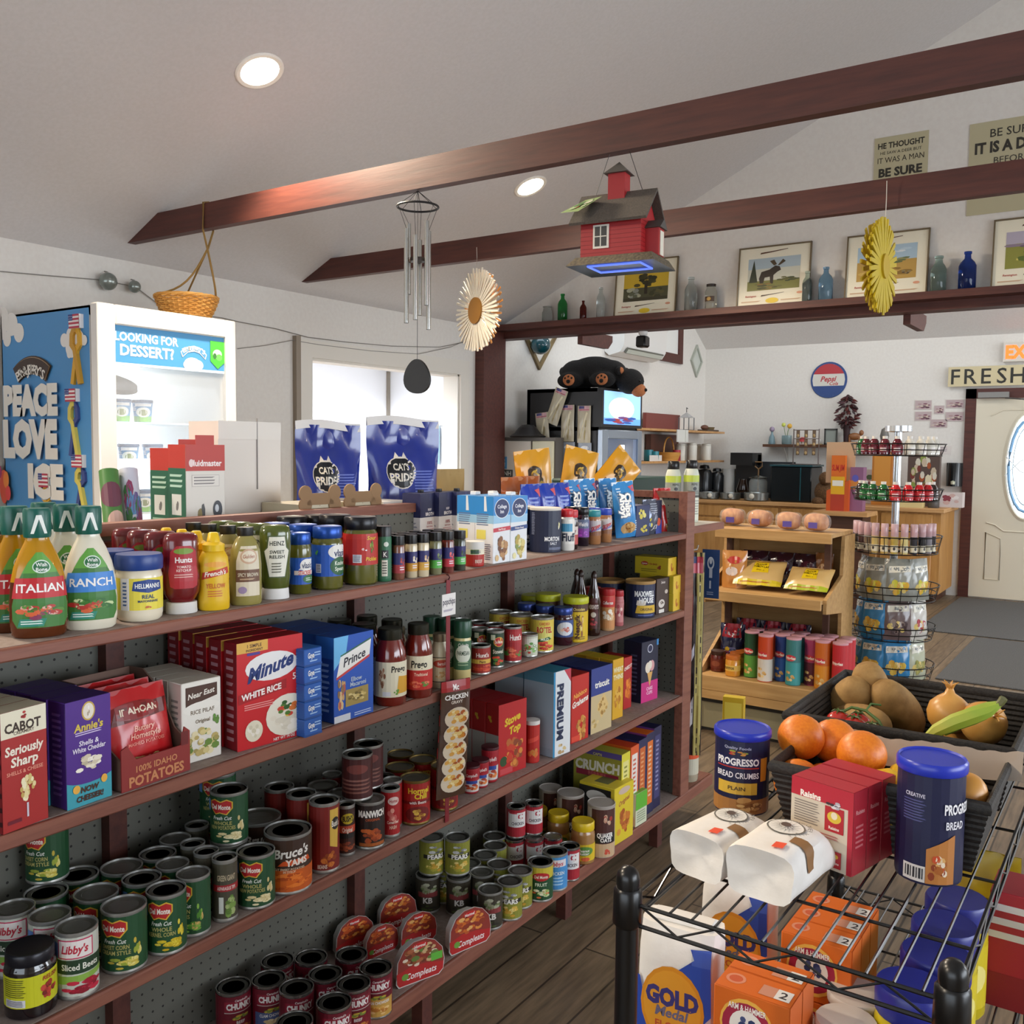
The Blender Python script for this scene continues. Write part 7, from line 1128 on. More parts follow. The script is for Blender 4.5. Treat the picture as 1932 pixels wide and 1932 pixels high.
def tortilla(lab2, green):
    return pouch(.27, .21, .05, mat('#cfae72', .25, coat=.5), [('r', 0, 0, 1, .16, '#c8b41c' if not green else '#9aa81e'), ('p', [(.36, .84), (.68, .84), (.66, .96), (.38, .96)], '#e0b81c'), tx('OLD EL PASO', .52, .90, .045, '#a8301c', .28), ('p', [(.34, .40), (.70, .40), (.66, .82), (.37, .82)], '#e4c41c'), tx('FLOUR', .52, .73, .065, '#3a2a10', .26, .1, .03), tx('TORTILLAS', .52, .62, .065, '#3a2a10', .32, .1, .03), tx(lab2, .52, .5, .05, '#8a6a1c', .24, .2), lines('#a8641c', .15, .03, .85, .12, 1)], 'tortilla_pack', None, ncr=.6)
tA, tB = tortilla('Grande', False), tortilla('Burrito', True)
for T, px, by, lab, s in ((tA, 1424, 1116, 'large pack of flour tortillas with yellow label, left', .93), (tB, 1516, 1126, 'pack of flour tortillas with yellow and green label, right', .82)):
    P = onz(px, by, Z2b); T.put(lab, 'tortilla pack', (P.x, P.y+.02, Z2b+.03), 0, (s, s, s), rot=(-.95, 0, .12 if s > .9 else .0))
bb = pouch(.13, .2, .09, mat('#c08444', .2, coat=.5), [('e', .5, .75, .3, .1, '#b8342c'), ('e', .4, .45, .25, .12, '#d8c8c0')], 'bread_bag', None, botd=1, ncr=1); P = onz(1372, 1112, Z2b); bb.put('bagged bread with red oval at the left of the tortillas', 'bread', (P.x, P.y+.1, Z2b+.001), .3)
bb2 = pouch(.12, .2, .09, mat('#8a5a34', .15, coat=.6), [('e', .5, .6, .3, .12, '#c89a6a')], 'bread_bag', None, botd=1, ncr=1.2); P = onz(1585, 1120, Z2b); bb2.put('brown glossy bread bag at the right of the tortillas', 'bread', (P.x-.10, 5.06, Z2b+.001), -.1, (.8, .8, 1))
dk = pouch(.15, .17, .09, mat('#2c1424', .15, coat=.6), [('e', .5, .6, .3, .2, '#4a1c2c')], 'bread_bag', None, botd=1, ncr=1.4)
for i, x in enumerate((-1.8, -1.66, -1.52)): dk.put('dark wrapped bread behind the tortilla packs, '+('left', 'middle', 'right')[i]+' one', 'bread', (x, 5.07, Z2b+.001), .1, (1, 1, 1.1), 'dark wrapped breads')
nb = pouch(.15, .23, .11, mat('#20213f', .15, coat=.6), [('p', [(.1, .7), (.9, .7), (.8, 1), (.2, 1)], '#a02434'), ('b', .5, .84, .25, .1, ['#c8c8d8', '#b8344a'], 8), lines('#5a5a8a', .2, .2, .8, .5, 4), ('b', .5, .35, .3, .15, ['#c8a838', '#6a2434', '#38406a'], 9)], 'snack_bag', None, botd=1, ncr=1.6)
for i, (px, by) in enumerate(((1322, 1262), (1362, 1248), (1408, 1240), (1450, 1236))): P = onz(px, by, Z3); nb.put('navy and red twisted bread bag behind the chip cans, '+ORD[i]+' from the left', 'bread', ((-1.865, -1.85, -1.71, -1.57)[i], (4.90, 5.1, 5.1, 5.1)[i], Z3+.001), .1, (.88, .9, 1.05), 'navy bread bags')
rbg = pouch(.14, .13, .09, mat('#8a1c2c', .15, coat=.6), [('e', .5, .5, .3, .2, '#b84a4a')], 'bread_bag', None, botd=1, ncr=1.4)
for i, x in enumerate((-1.455, -1.392)): rbg.put('small red bread bag behind the chip cans, '+('left', 'right')[i]+' one', 'bread', (x, 5.1, Z3+.07), .0, (.5, .8, 1), 'small red bread bags')
one('bread_box', MB().box(-1.495, -1.345, 5.05, 5.18, Z3+.0006, Z3+.069, '#3a2a24'), 'dark low carton under the small red bread bags', 'box')
def chipcan(c, c2):
    T = turned('chip_can', [(.0365, 0), (.037, .003), (.037, .235)], c, ('lid', [(.0375, .232), (.038, .234), (.038, .241), (.036, .242), (.0001, .2405)], mat('#d8a0a8', .35)), (.004, .231, 360, c, [('r', 0, 0, 1, .5, c2), ('e', .5, .6, .13, .07, '#c8303a'), tx('Pringles', .5, .6, .065, '#f4e8d8', .24, 0, .035), ('b', .5, .2, .13, .13, ['#d8b070', '#c89850', '#e8d098'], 8)]), bname='tube')
    return T
for i, (px, by, c, c2, lab) in enumerate(((1412, 1279, '#1f4a30', '#5a9a40', 'green'), (1438, 1287, '#c8451c', '#d8d0c4', 'white and red'), (1470, 1286, '#27448a', '#2a5aa8', 'blue'), (1491, 1294, '#3a7a7a', '#3f9a9c', 'teal'), (1526, 1294, '#a83a64', '#5a1c2c', 'dark magenta'), (1546, 1301, '#c8641c', '#d88a24', 'orange'), (1579, 1306, '#c02830', '#c02830', 'bright red'))):
    cyl(chipcan(c, c2), px, by, 27, by-(88 if i != 0 else 84), Z3, lab+' stacked chip can', 'chip can', back=3 if i in (1, 2, 3, 5, 6) else 1, pitch=.0775, group='stacked chip cans', stack=()) if False else None
    P = onz(px, by, Z3); P.x = (-1.735, -1.655, -1.575, -1.497, -1.418, -1.338-.04, -1.30)[i] if False else P.x; T = chipcan(c, c2)
    for k in range(3 if i in (1, 3, 5, 6) else 2):
        T.put(lab+' chip can, '+('front', 'second', 'third')[k]+' in its row', 'chip can', (P.x-.002*k, P.y+.038+.078*k, Z3+.0006), -.25+.02*i, 1, 'chip cans on the bread rack')
tsl = turned('dip_jar', [(.036, 0), (.04, .004), (.04, .085), (.036, .09)], mat('#c8882c', .2, coat=.5), ('lid', [(.038, .089), (.039, .092), (.039, .11), (.0001, .111)], mat('#c8702c', .4)), (.03, .06, 360, '#d8b050', [tx('TOSTITOS', .5, .5, .4, '#2c2420', .26, 0, .03)]), bname='jar')
for i in range(3): P = onz(1377, 1277, Z3); tsl.put('orange cheese dip jar, '+('front', 'second', 'third')[i]+' in its row', 'jar', (P.x-.01*i, P.y+.04+.084*i, Z3+.0006), -.3, .98, 'orange dip jars')
sls = turned('salsa_jar', [(.036, 0), (.04, .004), (.04, .085), (.036, .09)], mat('#5a1c14', .15, coat=.6), ('lid', [(.038, .089), (.039, .092), (.039, .11), (.0001, .111)], mat('#3a2018', .4)), (.02, .07, 360, '#6a2a20', [('e', .5, .5, .1, .3, '#8a4a34')]), bname='jar'); P = onz(1349, 1268, Z3); sls.put('dark red salsa jar left of the orange dip jars', 'jar', (P.x, P.y+.04, Z3+.0006), 0)
# ================================================================ hanging from the beams
RATT = wood('rattan', ['#b07428', '#d09444', '#e4b468'], (1, 1, 6), .6, .3, 6)
def hb(lab):
    T = Tpl('hanging_basket'); m = MB(); n = 34; R0, R1, h = .165, .232, .155
    rad = lambda z: R0+(R1-R0)*(z/h)**.8
    k = 10
    for j in range(k):
        z = h*j/k+.004; ph = j % 2
        m.tube([((rad(z)+(.009 if (i+ph) % 2 else -.009))*math.cos(2*PI*i/n), (rad(z)+(.009 if (i+ph) % 2 else -.009))*math.sin(2*PI*i/n), z) for i in range(n)], .0085, RATT, 5, True)
    for i in range(0, n): a = 2*PI*i/n; m.tube([(rad(z)*math.cos(a), rad(z)*math.sin(a), z) for z in (0, h*.5, h)], .0042, RATT, 4)
    m.lathe([(.0001, .0), (R0, .0), (R0, .006), (.0001, .006)], RATT, 28); T.part('woven_body', m)
    m = MB()
    for w_ in (0, 1, 2): m.tube([((R1+.006*math.cos(i*.9+w_*2.1))*math.cos(2*PI*i/40), (R1+.006*math.cos(i*.9+w_*2.1))*math.sin(2*PI*i/40), h+.006*math.sin(i*.9+w_*2.1)) for i in range(40)], .008, RATT, 6, True)
    T.part('rim', m); return T, R1, h
T, R1, h = hb(''); bxp, bzp = -3.93, 2.115; ROPE = mat('#8a6a34', .8)
tz = B1Z+.118; m = MB(); SB = (.63, .6); kx, kz = (-3.77-bxp)/SB[0], (B1Z-.09-bzp)/SB[1]; sb = lambda x, y, z: (x/SB[0], y/SB[0], (z-bzp)/SB[1])
for a in (.5, 2.6, 4.7):
    P0 = V((R1*math.cos(a), R1*math.sin(a), h)); P1 = V((kx, 0, kz)); m.tube([P0.lerp(P1, t)+V((0, 0, -.08*math.sin(PI*t)))+V(((-.06 if a > 2 and a < 3 else .03)*math.sin(PI*t), 0, 0)) for t in [i/8 for i in range(9)]], .008, ROPE, 6)
X0 = -3.77-bxp; m.tube([sb(X0, 0, B1Z-.09), sb(X0+.005, -.028, B1Z-.005), sb(X0+.01, -.029, tz+.003), sb(X0+.012, 0, tz+.008), sb(X0+.01, .029, tz+.003), sb(X0+.006, .029, B1Z-.004), sb(X0, .002, B1Z-.09)], .008, ROPE, 6)
T.part('rope', m); T.put('round wicker basket hanging by ropes from the nearer beam, above the freezer', 'basket', (bxp, B1Y+.023, bzp), 0, (.63, .63, .6))
CHM = mat('#b8b8b4', .22, .9); DK = mat('#17171a', .5)
wc = Tpl('wind_chime'); m = MB().tube([(.082*math.cos(2*PI*i/24), .082*math.sin(2*PI*i/24), 0) for i in range(24)], .0045, DK, 6, True); wc.part('top_ring', m)
m = MB()
for i in range(6): a = i*PI/3; m.tube([(.082*math.cos(a), .082*math.sin(a), 0), (0, 0, .062)], .0012, DK, 4); m.tube([(.082*math.cos(a), .082*math.sin(a), 0), (.047*math.cos(a), .047*math.sin(a), -.06-.03*(i % 3))], .001, DK, 4)
m.tube([(0, 0, .065), (0, 0, -.60)], .0012, DK, 4); wc.part('cord', m)
for i in range(6):
    a = i*PI/3; L = (.33, .39, .30, .28, .37, .33)[i]; z1 = -.06-.03*(i % 3); wc.part('tube', MB().lathe([(.0095, z1-L), (.0095, z1), (.008, z1), (.008, z1-L)], CHM, 14, T=Matrix.Translation((.047*math.cos(a), .047*math.sin(a), 0)), cap=False))
wc.part('striker', MB().lathe([(.0001, -.215), (.032, -.215), (.033, -.208), (.032, -.20), (.0001, -.20)], mat('#2a1a12', .5), 20))
sail = [(.0, .0)]; m = MB(); m.prism([(.052*math.sin(t)**1*(1 if True else 1), -.075-.085*math.cos(t)+.0) for t in []] or [(.052*math.sin(2*PI*i/28)*(1-.22*math.cos(2*PI*i/28)), -.069+.069*math.cos(2*PI*i/28)) for i in range(28)], lambda u, v, t: V((u*.86+t*.3, u*.5+t, v)), -.004, .004, mat('#16130f', .45)); 
sm = MB(); sm.v = [(x, y, z-.60) for x, y, z in m.v]; sm.f = m.f; sm.fm = m.fm; sm.fs = m.fs; sm.mats = m.mats; wc.part('wind_sail', sm)
wc.put('silver tube wind chime with black sail hanging from the nearer beam', 'wind chime', (-2.475, B1Y+.023, B1Z-.0635))
# white daisy of wooden pegs
PEGW, PEGY, PEGO = mat('#d8d2c4', .6), mat('#d0a428', .6), mat('#c88a4a', .6)
def daisy(c1, cdisc, cback, lab, loc, rz, R, n=44, hang=.14, disc=.07, curl=.1, wide=1.0):
    T = Tpl('hanging_flower'); m = MB()
    for lay, (r0, r1, off, cc) in enumerate(((disc*.9, R, 0, c1), (disc*1.2, R*.93, .018, c1), (disc*1.3, R*.9, .04, cback))):
        k = n-4*lay
        for i in range(k):
            a = 2*PI*(i+.5*lay)/k+random.uniform(-.03, .03); rr = r1*random.uniform(.94, 1.03); tl = random.uniform(-1, 1)*curl*.3
            w_ = .0065*wide; p0 = V((r0*math.cos(a), off, r0*math.sin(a))); p1 = V((rr*math.cos(a), off+tl*.1, rr*math.sin(a))); t_ = V((-math.sin(a), 0, math.cos(a)))
            vs = []
            for p, ww in ((p0, w_*.6), (p0.lerp(p1, .6), w_), (p1, w_*.8)):
                for e in (-1, 1):
                    for y in (-.003, .003): vs.append(p+t_*ww*e+V((0, y, 0)))
            fs = []
            for j in (0, 4): fs += [(j, j+1, j+5, j+4), (j+2, j+6, j+7, j+3), (j, j+4, j+6, j+2), (j+1, j+3, j+7, j+5)]
            fs += [(0, 2, 3, 1), (8, 9, 11, 10)]; m.add(vs, fs, cc)
    T.part('petals', m); T.part('disc', MB().lathe([(.0001, -.012), (disc, -.012), (disc, .012), (.0001, .014)], cdisc, 28, T=Matrix.Rotation(PI/2, 4, 'X')))
    T.part('cord', MB().tube([(0, 0, R*.9), (.004, 0, R+hang*.5), (0, 0, R+hang)], .0016, mat('#cfc8ba', .6), 4)); T.put(lab, 'flower ornament', loc, rz); return T
daisy(PEGW, mat('#8a5f20', .55), PEGO, 'white and orange wooden daisy ornament hanging from the farther beam', (-3.045, B2Y-.02, 2.225), -.42, .225, hang=B2Z+.06-2.225-.225)
daisy(mat('#c0a822', .4), mat('#b89a1c', .5), mat('#a89020', .4), 'yellow wooden flower ornament seen edge on, hanging from the farther beam', (-.962, B2Y-.03, 2.255), 1.33+PI/2*0+.22, .20, n=38, hang=B2Z+.10-2.255-.20, disc=.05, wide=1.5)
# red school house bird feeder
HR = mat('#a01c20', .5); HRF = speck('felt roof', '#4a443e', '#585048', 150, .9, .3); GRY = mat('#4a4642', .6)
bh = Tpl('bird_feeder'); hw, hd, hh = .125, .085, .165
m = MB().box(-hw, hw, -hd, hd, 0, hh, HR)
for i in range(1, 9): m.box(-hw-.0012, hw+.0012, -hd-.0012, hd+.0012, i*.018, i*.018+.002, mat('#8a181c', .5))
for y in (hw-.008,):
    m.prism([(-hd, hh), (hd, hh), (0, hh+.105)], lambda u, v, t: V((t, u, v)), -hw, hw, HR)
bh.part('house_body', m)
q = MB()
for sg in (1, -1):
    P = [(sg*0, hh+.112), (sg*(hd+.035), hh-.03), (sg*(hd+.04), hh-.02), (0, hh+.125)]; q.prism(P, lambda u, v, t: V((t, u, v)), -hw-.035, hw+.035, HRF)
rf = bh.part('roof', q)
m = MB().box(-.035, .035, -.03, .03, hh+.05, hh+.20, HR); tw = bh.part('belfry', m, label='red belfry')
m = MB(); m.add([(-.05, -.045, hh+.2), (.05, -.045, hh+.2), (.05, .045, hh+.2), (-.05, .045, hh+.2), (0, 0, hh+.255)], [(0, 1, 4), (1, 2, 4), (2, 3, 4), (3, 0, 4), (3, 2, 1, 0)], GRY); bh.part('belfry_roof', m, tw)
m = MB().box(-.07, -.005, -hd-.006, -hd, .035, .135, '#dcd8cc'); m.box(-.062, -.013, -hd-.0075, -hd-.0055, .044, .127, '#2c2c2c').box(-.0395, -.0355, -hd-.009, -hd-.006, .044, .127, '#dcd8cc').box(-.062, -.013, -hd-.009, -hd-.006, .083, .087, '#dcd8cc'); bh.part('window', m)
m = MB().box(hw, hw+.055, -.032, .032, 0, .12, HR); m.prism([(-.045, .115), (.045, .115), (0, .155)], lambda u, v, t: V((t, u, v)), hw, hw+.065, GRY); po = bh.part('porch', m); bh.part('door', MB().box(hw+.0555, hw+.058, -.02, .02, .002, .105, '#d8d4c4'), po, label='white door')
m = MB(); a0, b0, a1, b1 = hw+.012, hd+.02, hw+.042, hd+.05
vs = [(-a0, -b0, 0), (a0+.04, -b0, 0), (a0+.04, b0, 0), (-a0, b0, 0), (-a1, -b1, -.04), (a1+.03, -b1, -.04), (a1+.03, b1, -.04), (-a1, b1, -.04), (-a1*.78, -b1*.72, -.03), (a1*.88, -b1*.72, -.03), (a1*.88, b1*.72, -.03), (-a1*.78, b1*.72, -.03)]
GRASS = speck('mottled base', '#4a4238', '#6a5f4a', 90, .85, .4)
m.add(vs, [(0, 1, 2, 3), (0, 4, 5, 1), (1, 5, 6, 2), (2, 6, 7, 3), (3, 7, 4, 0)], GRASS); m.add(vs, [(4, 8, 9, 5), (5, 9, 10, 6), (6, 10, 11, 7), (7, 11, 8, 4), (8, 11, 10, 9)], mat('#1c1c28', .3)); bq = bh.part('base', m)
m = MB().tube([(-.10, -.07, -.034), (.12, -.07, -.034), (.12, .07, -.034), (-.10, .07, -.034)], .005, mat('#5f7af0', .3, em=.7), 6, True); bh.part('blue_light', m, bq, label='blue lit strip under the base')
m = MB(); m.add([(-.13, -.03, hh+.10), (-.20, -.12, hh+.03), (-.11, -.15, hh+.02), (-.05, -.055, hh+.10)], [(0, 1, 2, 3)], '#8aa06a'); dec(m, [('e', .4, .35, .14, .12, '#d8704a'), ('b', .5, .5, .45, .4, ['#5a7a4a', '#a8b890', '#c8c8b0'], 10)], lambda u, v, l=0: V((-.13, -.03, hh+.10)).lerp(V((-.05, -.055, hh+.10)), u).lerp(V((-.20, -.12, hh+.03)).lerp(V((-.11, -.15, hh+.02)), u), 1-v)+V((0, -.001*l, .001*l)), .1, .1); bh.part('paper_tag', m, label='green printed paper tag')
bz0 = 2.15; m = MB()
for sx in (-.10, .10): m.tube([(sx, 0, hh+.118), (sx*.42, 0, (B1Z-bz0)/.79+.001)], .0012, DK, 4)
bh.part('hanging_wire', m); bh.put('red schoolhouse bird feeder with belfry and white window, hanging from the nearer beam', 'bird feeder', (-1.575, B1Y+.023, bz0), .12, (.87, .87, .79))
# ================================================================ pictures, bottles and posters on the gable wall
def picture(x, lab, art, w=.497, h=.405):
    T = Tpl('framed_picture'); m = MB()
    for x0, x1, z0, z1 in ((-w/2, w/2, 0, .008), (-w/2, w/2, h-.008, h), (-w/2, -w/2+.008, 0, h), (w/2-.008, w/2, 0, h)): m.box(x0, x1, -.012, .006, z0, z1, '#6a5a40')
    T.part('frame', m); m = MB().box(-w/2+.006, w/2-.006, -.002, .002, .006, h-.006, '#e8e2cc')
    fn = lambda u, v, l=0: V(((u-.5)*w, -.0024-l*.0004, v*h)); base = [('r', .14, .26, .86, .80, art[0])]+art[1]+[('p', [(.30, .87), (.44, .885), (.68, .92), (.68, .93), (.44, .905), (.36, .90), (.31, .895)], '#5a3a24'), tx('Remington', .20, .17, .03, '#b8584a', .2, .2), ('e', .5, .08, .09, .045, '#e0c028'), lines('#c8a888', .07, .055, .38, .095, 1), lines('#c8a888', .62, .055, .93, .095, 1), ('e', .87, .18, .04, .02, '#d89a7a'), ('p', [(.34, .155), (.44, .17), (.66, .2), (.66, .205), (.46, .185), (.4, .18), (.35, .18)], '#4a3424')]
    dec(m, base, fn, w, h); T.part('print', m); T.put(lab, 'picture', (x, YG-.052, SZ+.001), 0, 1, 'framed sporting prints on the shelf', rot=(-.10, 0, 0)); 
tree = ('#c8a82c', [('r', .14, .26, .86, .5, '#4a4a30'), ('b', .3, .4, .16, .12, ['#8a8f86', '#5a5f4a', '#a8a890'], 14), ('b', .5, .62, .24, .14, ['#2c2c14', '#3a3818', '#4a4420', '#24240f'], 26), ('r', .48, .38, .53, .6, '#2a2214'), ('b', .7, .38, .14, .1, ['#3a3a20', '#5a5430'], 12), ('r', .14, .26, .86, .32, '#3a3624')])
moose = ('#c8c8b8', [('r', .14, .62, .86, .8, '#a8b8c0'), ('r', .14, .26, .86, .42, '#7a7a3a'), ('p', [(.16, .4), (.22, .78), (.28, .4)], '#2a3420'), ('b', .7, .42, .16, .05, ['#3a4424', '#5a5a2c'], 14), ('p', [(.30, .46), (.33, .57), (.44, .60), (.52, .66), (.58, .64), (.6, .58), (.55, .55), (.5, .5), (.50, .36), (.46, .36), (.45, .48), (.38, .47), (.36, .36), (.32, .36)], '#2c2016'), ('p', [(.5, .66), (.44, .74), (.5, .76), (.54, .68)], '#4a3a24'), ('p', [(.55, .66), (.62, .76), (.66, .72), (.58, .66)], '#4a3a24'), ('b', .4, .32, .24, .06, ['#8a6a2c', '#6a6a34', '#4a4a24'], 16)])
field = ('#a8c0d0', [('r', .14, .26, .86, .56, '#b8944a'), ('b', .6, .56, .24, .05, ['#5a6a44', '#8a8a5a'], 14), ('b', .5, .38, .32, .1, ['#c8a85a', '#8a6a2c', '#a8843a'], 22), ('b', .26, .56, .04, .09, ['#5a4a34', '#3a3424'], 7), ('b', .74, .36, .06, .04, ['#5a4a34', '#8a7a54'], 6), ('b', .6, .72, .2, .05, ['#d8e0e4', '#b8ccd8'], 8)])
hills = ('#b0a8b8', [('r', .14, .26, .86, .62, '#8a8a3c'), ('b', .4, .6, .24, .06, ['#6a5a6a', '#8a7a8a'], 10), ('b', .5, .42, .32, .12, ['#b8a83c', '#5a6a2c', '#c8b85a'], 20)])
picture(-3.14, 'framed print of a dark tree under a yellow sky, leftmost on the shelf', tree); picture(-2.19, 'framed print of a moose, second picture on the shelf', moose); picture(-1.465, 'framed print of a hunter in a tan field, third picture', field); picture(-.615, 'framed print of hills cut by the right edge, fourth picture', hills)
def gbot(c, prof, lab, px, k=1, op=.9, capc=None, extra=None):
    T = turned('glass_bottle', prof, mat(c, .06, tr=op, ior=1.3), ('stopper', [(prof[-1][0]*1.1, prof[-1][1]-.002), (prof[-1][0]*1.1, prof[-1][1]+.014), (.0001, prof[-1][1]+.015)], capc) if capc else None, extra, bname='glass', n=20)
    d = ray(px, 540); x = d.x/d.y*(YG-.065); T.put(lab, 'bottle', (x, YG-.065, SZ+.0006), 0, k, 'bottles on the picture shelf')
bt = lambda r, h, nr=.3, sh=.62: [(r*.92, 0), (r, .006), (r, h*sh), (r*.8, h*(sh+.1)), (r*nr*1.1, h*(sh+.2)), (r*nr, h*.93), (r*nr*1.25, h*.94), (r*nr*1.25, h)]
for px, c, r, h, nr, lab in ((1033, '#dfe4e2', .04, .12, .7, 'small clear glass jar, leftmost on the picture shelf'), (1062, '#2f9a4a', .038, .205, .36, 'green glass bottle on the picture shelf'), (1101, '#6a1c14', .026, .14, .35, 'small brown red bottle on the picture shelf'), (1134, '#dfe6e4', .032, .225, .42, 'tall clear bottle left of the tree print'), (1304, '#dce4e2', .045, .235, .42, 'clear wide bottle right of the tree print'), (1523, '#c8dcd8', .032, .2, .4, 'pale aqua bottle in front of the moose print'), (1558, '#7fa8cc', .045, .215, .35, 'light blue glass bottle right of the moose print'), (1770, '#bcd8d0', .045, .215, .45, 'pale green bottle left of the cobalt one'), (1824, '#2a4aa8', .05, .225, .35, 'cobalt blue bottle on the picture shelf')):
    gbot(c, bt(r, h, nr), lab, px)
gbot('#dfe0d8', [(.04, 0), (.042, .005), (.042, .12), (.032, .145), (.03, .16)], 'clear jar with dark cap and label right of the wide clear bottle', 1342, capc=mat('#2a1c14', .5), extra=(.04, .1, 360, None, [('r', .35, .2, .65, .8, '#4a3420'), ('e', .5, .5, .06, .2, '#a8843a')]))
def poster(x0, x1, z1, z0, lns, lab):
    w, h = x1-x0, z1-z0; m = MB().box(-w/2, w/2, -.004, 0, 0, h, '#b9b190'); ops = []
    for t, v, s, bd in lns: ops.append(tx(t, .5, v, s, '#2e2a20', .86, 0, bd))
    dec(m, ops, lambda u, v, l=0: V(((u-.5)*w, -.0045-l*.0005, v*h)), w, h); one('poster', m, lab, 'poster', ((x0+x1)/2, YG-.001, z0))
poster(-1.57, -1.25, 3.47, 3.02, [('HE THOUGHT', .88, .075, .03), ('HE SAW A DEER BUT', .78, .04, 0), ('IT WAS A MAN', .68, .075, .0), ('BE SURE', .51, .11, .04), ('YOU', .36, .10, .03), ('KNOW', .21, .10, .03)], 'tan poster reading HE THOUGHT high on the gable wall'); poster(-1.02, -.56, 3.46, 2.92, [('BE SURE', .87, .085, .01), ('IT IS A DEER', .72, .11, .045), ('BEFORE', .57, .07, .0), ('YOU SHOOT', .42, .1, .03), ('', .2, .05, 0)], 'tan poster reading BE SURE IT IS A DEER at the right edge')
# ================================================================ far room walls
m = MB().lathe([(.0001, 0), (.195, 0), (.2, .006), (.195, .014), (.0001, .014)], '#26457e', 40, T=Matrix.Rotation(PI/2, 4, 'X')); R = .178
half = lambda s: [(R*math.cos(t), R*math.sin(t)) for t in [PI*(.12+.76*i/12) if s > 0 else PI*(1.12+.76*i/12) for i in range(13)]]
dec(m, [('e', 0, 0, R, R, '#cfccc2'), ('p', half(1), '#b02c34'), ('p', half(-1), '#24427c'), ('t', 'Pepsi', -.0, .012, .055, '#b02c34', .26, .3, .03), ('t', 'Cola', .06, -.04, .035, '#b02c34', .2, .3, .02)], lambda u, v, l=0: V((u, -.0146-l*.0005, v)), 1, 1)
o = one('round_sign', m, 'round red white and blue cola sign on the far wall', 'sign', tuple(ony(1564, 717, YF-.001)))
m = MB().box(-.27, .47, -.02, 0, 0, .2, '#cdbf98'); dec(m, [('t', ch, -.20+.142*j, .1, .15, '#26241c', None, 0, .008) for j, ch in enumerate('FRESH')], lambda u, v, l=0: V((u, -.0205-l*.0005, v)), 1, 1); one('wooden_sign', m, 'cream wooden board reading FRESH above the entrance door', 'sign', (-1.545, YF-.0315, DT+.125))
m = MB().box(0, .34, -.05, 0, 0, .19, '#d8d0c4'); dec(m, [('t', 'EXIT', .17, .095, .12, mat('#f0501c', .4, em=2.2), .3, 0, .05)], lambda u, v, l=0: V((u, -.0505-l*.0005, v)), 1, 1); one('exit_sign', m, 'white exit sign with glowing red letters above the door', 'sign', (-1.315, YF-.001, 2.40))
for i, (px, py, w, h) in enumerate(((1742, 764, .17, .10), (1742, 785, .17, .10), (1772, 773, .10, .09), (1802, 762, .18, .09), (1801, 786, .18, .10), (1771, 799, .17, .09))):
    P = ony(px, py, YF-.001); m = MB().box(-w/2, w/2, -.003, 0, -h/2, h/2, '#c9bfb8'); dec(m, [('r', .04, .06, .96, .94, '#b8a4a4'), ('b', .5, .4, .45, .3, ['#7a4a5a', '#a88a8a', '#c8b8a8', '#5a3a44'], 16)], lambda u, v, l=0: V(((u-.5)*w, -.0034-l*.0005, (v-.5)*h)), w, h); one('photo_print', m, 'small purplish photo taped to the wall by the door, '+ORD[i]+' of six', 'photo', tuple(P), group='photos beside the door')
P = ony(1801, 917, YF-.001); m = MB().box(-.075, .075, -.10, 0, .0, .05, '#1a1c1e', b=.01); sd = Tpl('soap_dispenser'); sd.part('housing', MB().grid(lambda u, v: V((.078*math.cos(PI*u)*(1-.12*v), -.03-.085*math.sin(PI*u)*(1-.25*v*v), .24*v)), 12, 8, mat('#161819', .25)).box(-.078, .078, -.03, 0, 0, .24, mat('#161819', .25))); sd.part('nozzle', MB().lathe([(.02, .02), (.022, .05), (.0001, .06)], '#c8c8b0', 12, T=Matrix.Translation((0, -.115, 0)))); sd.put('black wall mounted soap dispenser left of the door frame', 'dispenser', P)
P = ony(1775, 852, YF-.001); m = MB().box(-.1, .1, -.002, 0, -.03, .06, '#d8d0ca'); dec(m, [lines('#9a8a90', .1, .3, .9, .9, 3)], lambda u, v, l=0: V((-.1+.2*u, -.0025-l*.0003, -.03+.09*v)), .2, .09); one('notice', m, 'small white notice on the wall above the soap dispenser', 'notice', tuple(P))
# chili cluster hung above the knick-knack shelf
rs = MB(); rnd = random.Random(5)
for i in range(120):
    a = rnd.uniform(0, 2*PI); z = rnd.uniform(0, .34); r = .11*math.sin(PI*min(1, (z+.05)/.38))**.6*rnd.uniform(.3, 1); d = V((math.cos(a), math.sin(a)*.7, rnd.uniform(-.9, .1))).normalized(); p = V((r*math.cos(a), r*math.sin(a)*.8-.09, z)); rs.tube([p, p+d*.03, p+d*.055], [.012, .011, .003], mat(('#3a1418', '#4a1a1c', '#2c1014', '#5a2420')[i % 4], .5), 5)
rr = Tpl('dried_bunch'); rr.part('flowers', rs); rr.part('stalk', MB().lathe([(.03, -.18), (.035, -.05), (.05, .02)], mat('#2c1416', .7), 10, T=Matrix.Translation((0, -.09, 0)))); rr.put('dark red dried bunch hanging above the far wall shelf', 'dried bunch', tuple(ony(1602, 805, YF-.001)))
P0, P1 = ony(1440, 838, YF-.2), ony(1592, 838, YF-.2); sh = Tpl('wall_shelf', MB().box(P0.x, P1.x+.25, YF-.22, YF-.001, P0.z-.03, P0.z, wood('walnut board', ['#4a2c18', '#5f3a20'], (1, 12, 12), .5)))
for x in (P0.x+.22, P1.x+.05): sh.part('bracket', MB().box(x-.01, x+.01, YF-.012, YF-.001, P0.z-.26, P0.z-.03, '#cfcac0').tube([(x, YF-.01, P0.z-.2), (x, YF-.06, P0.z-.12), (x, YF-.16, P0.z-.035)], .008, '#cfcac0'))
sh.put('dark wooden wall shelf of ornaments on the far wall', 'shelf'); KZ = P0.z+.0006
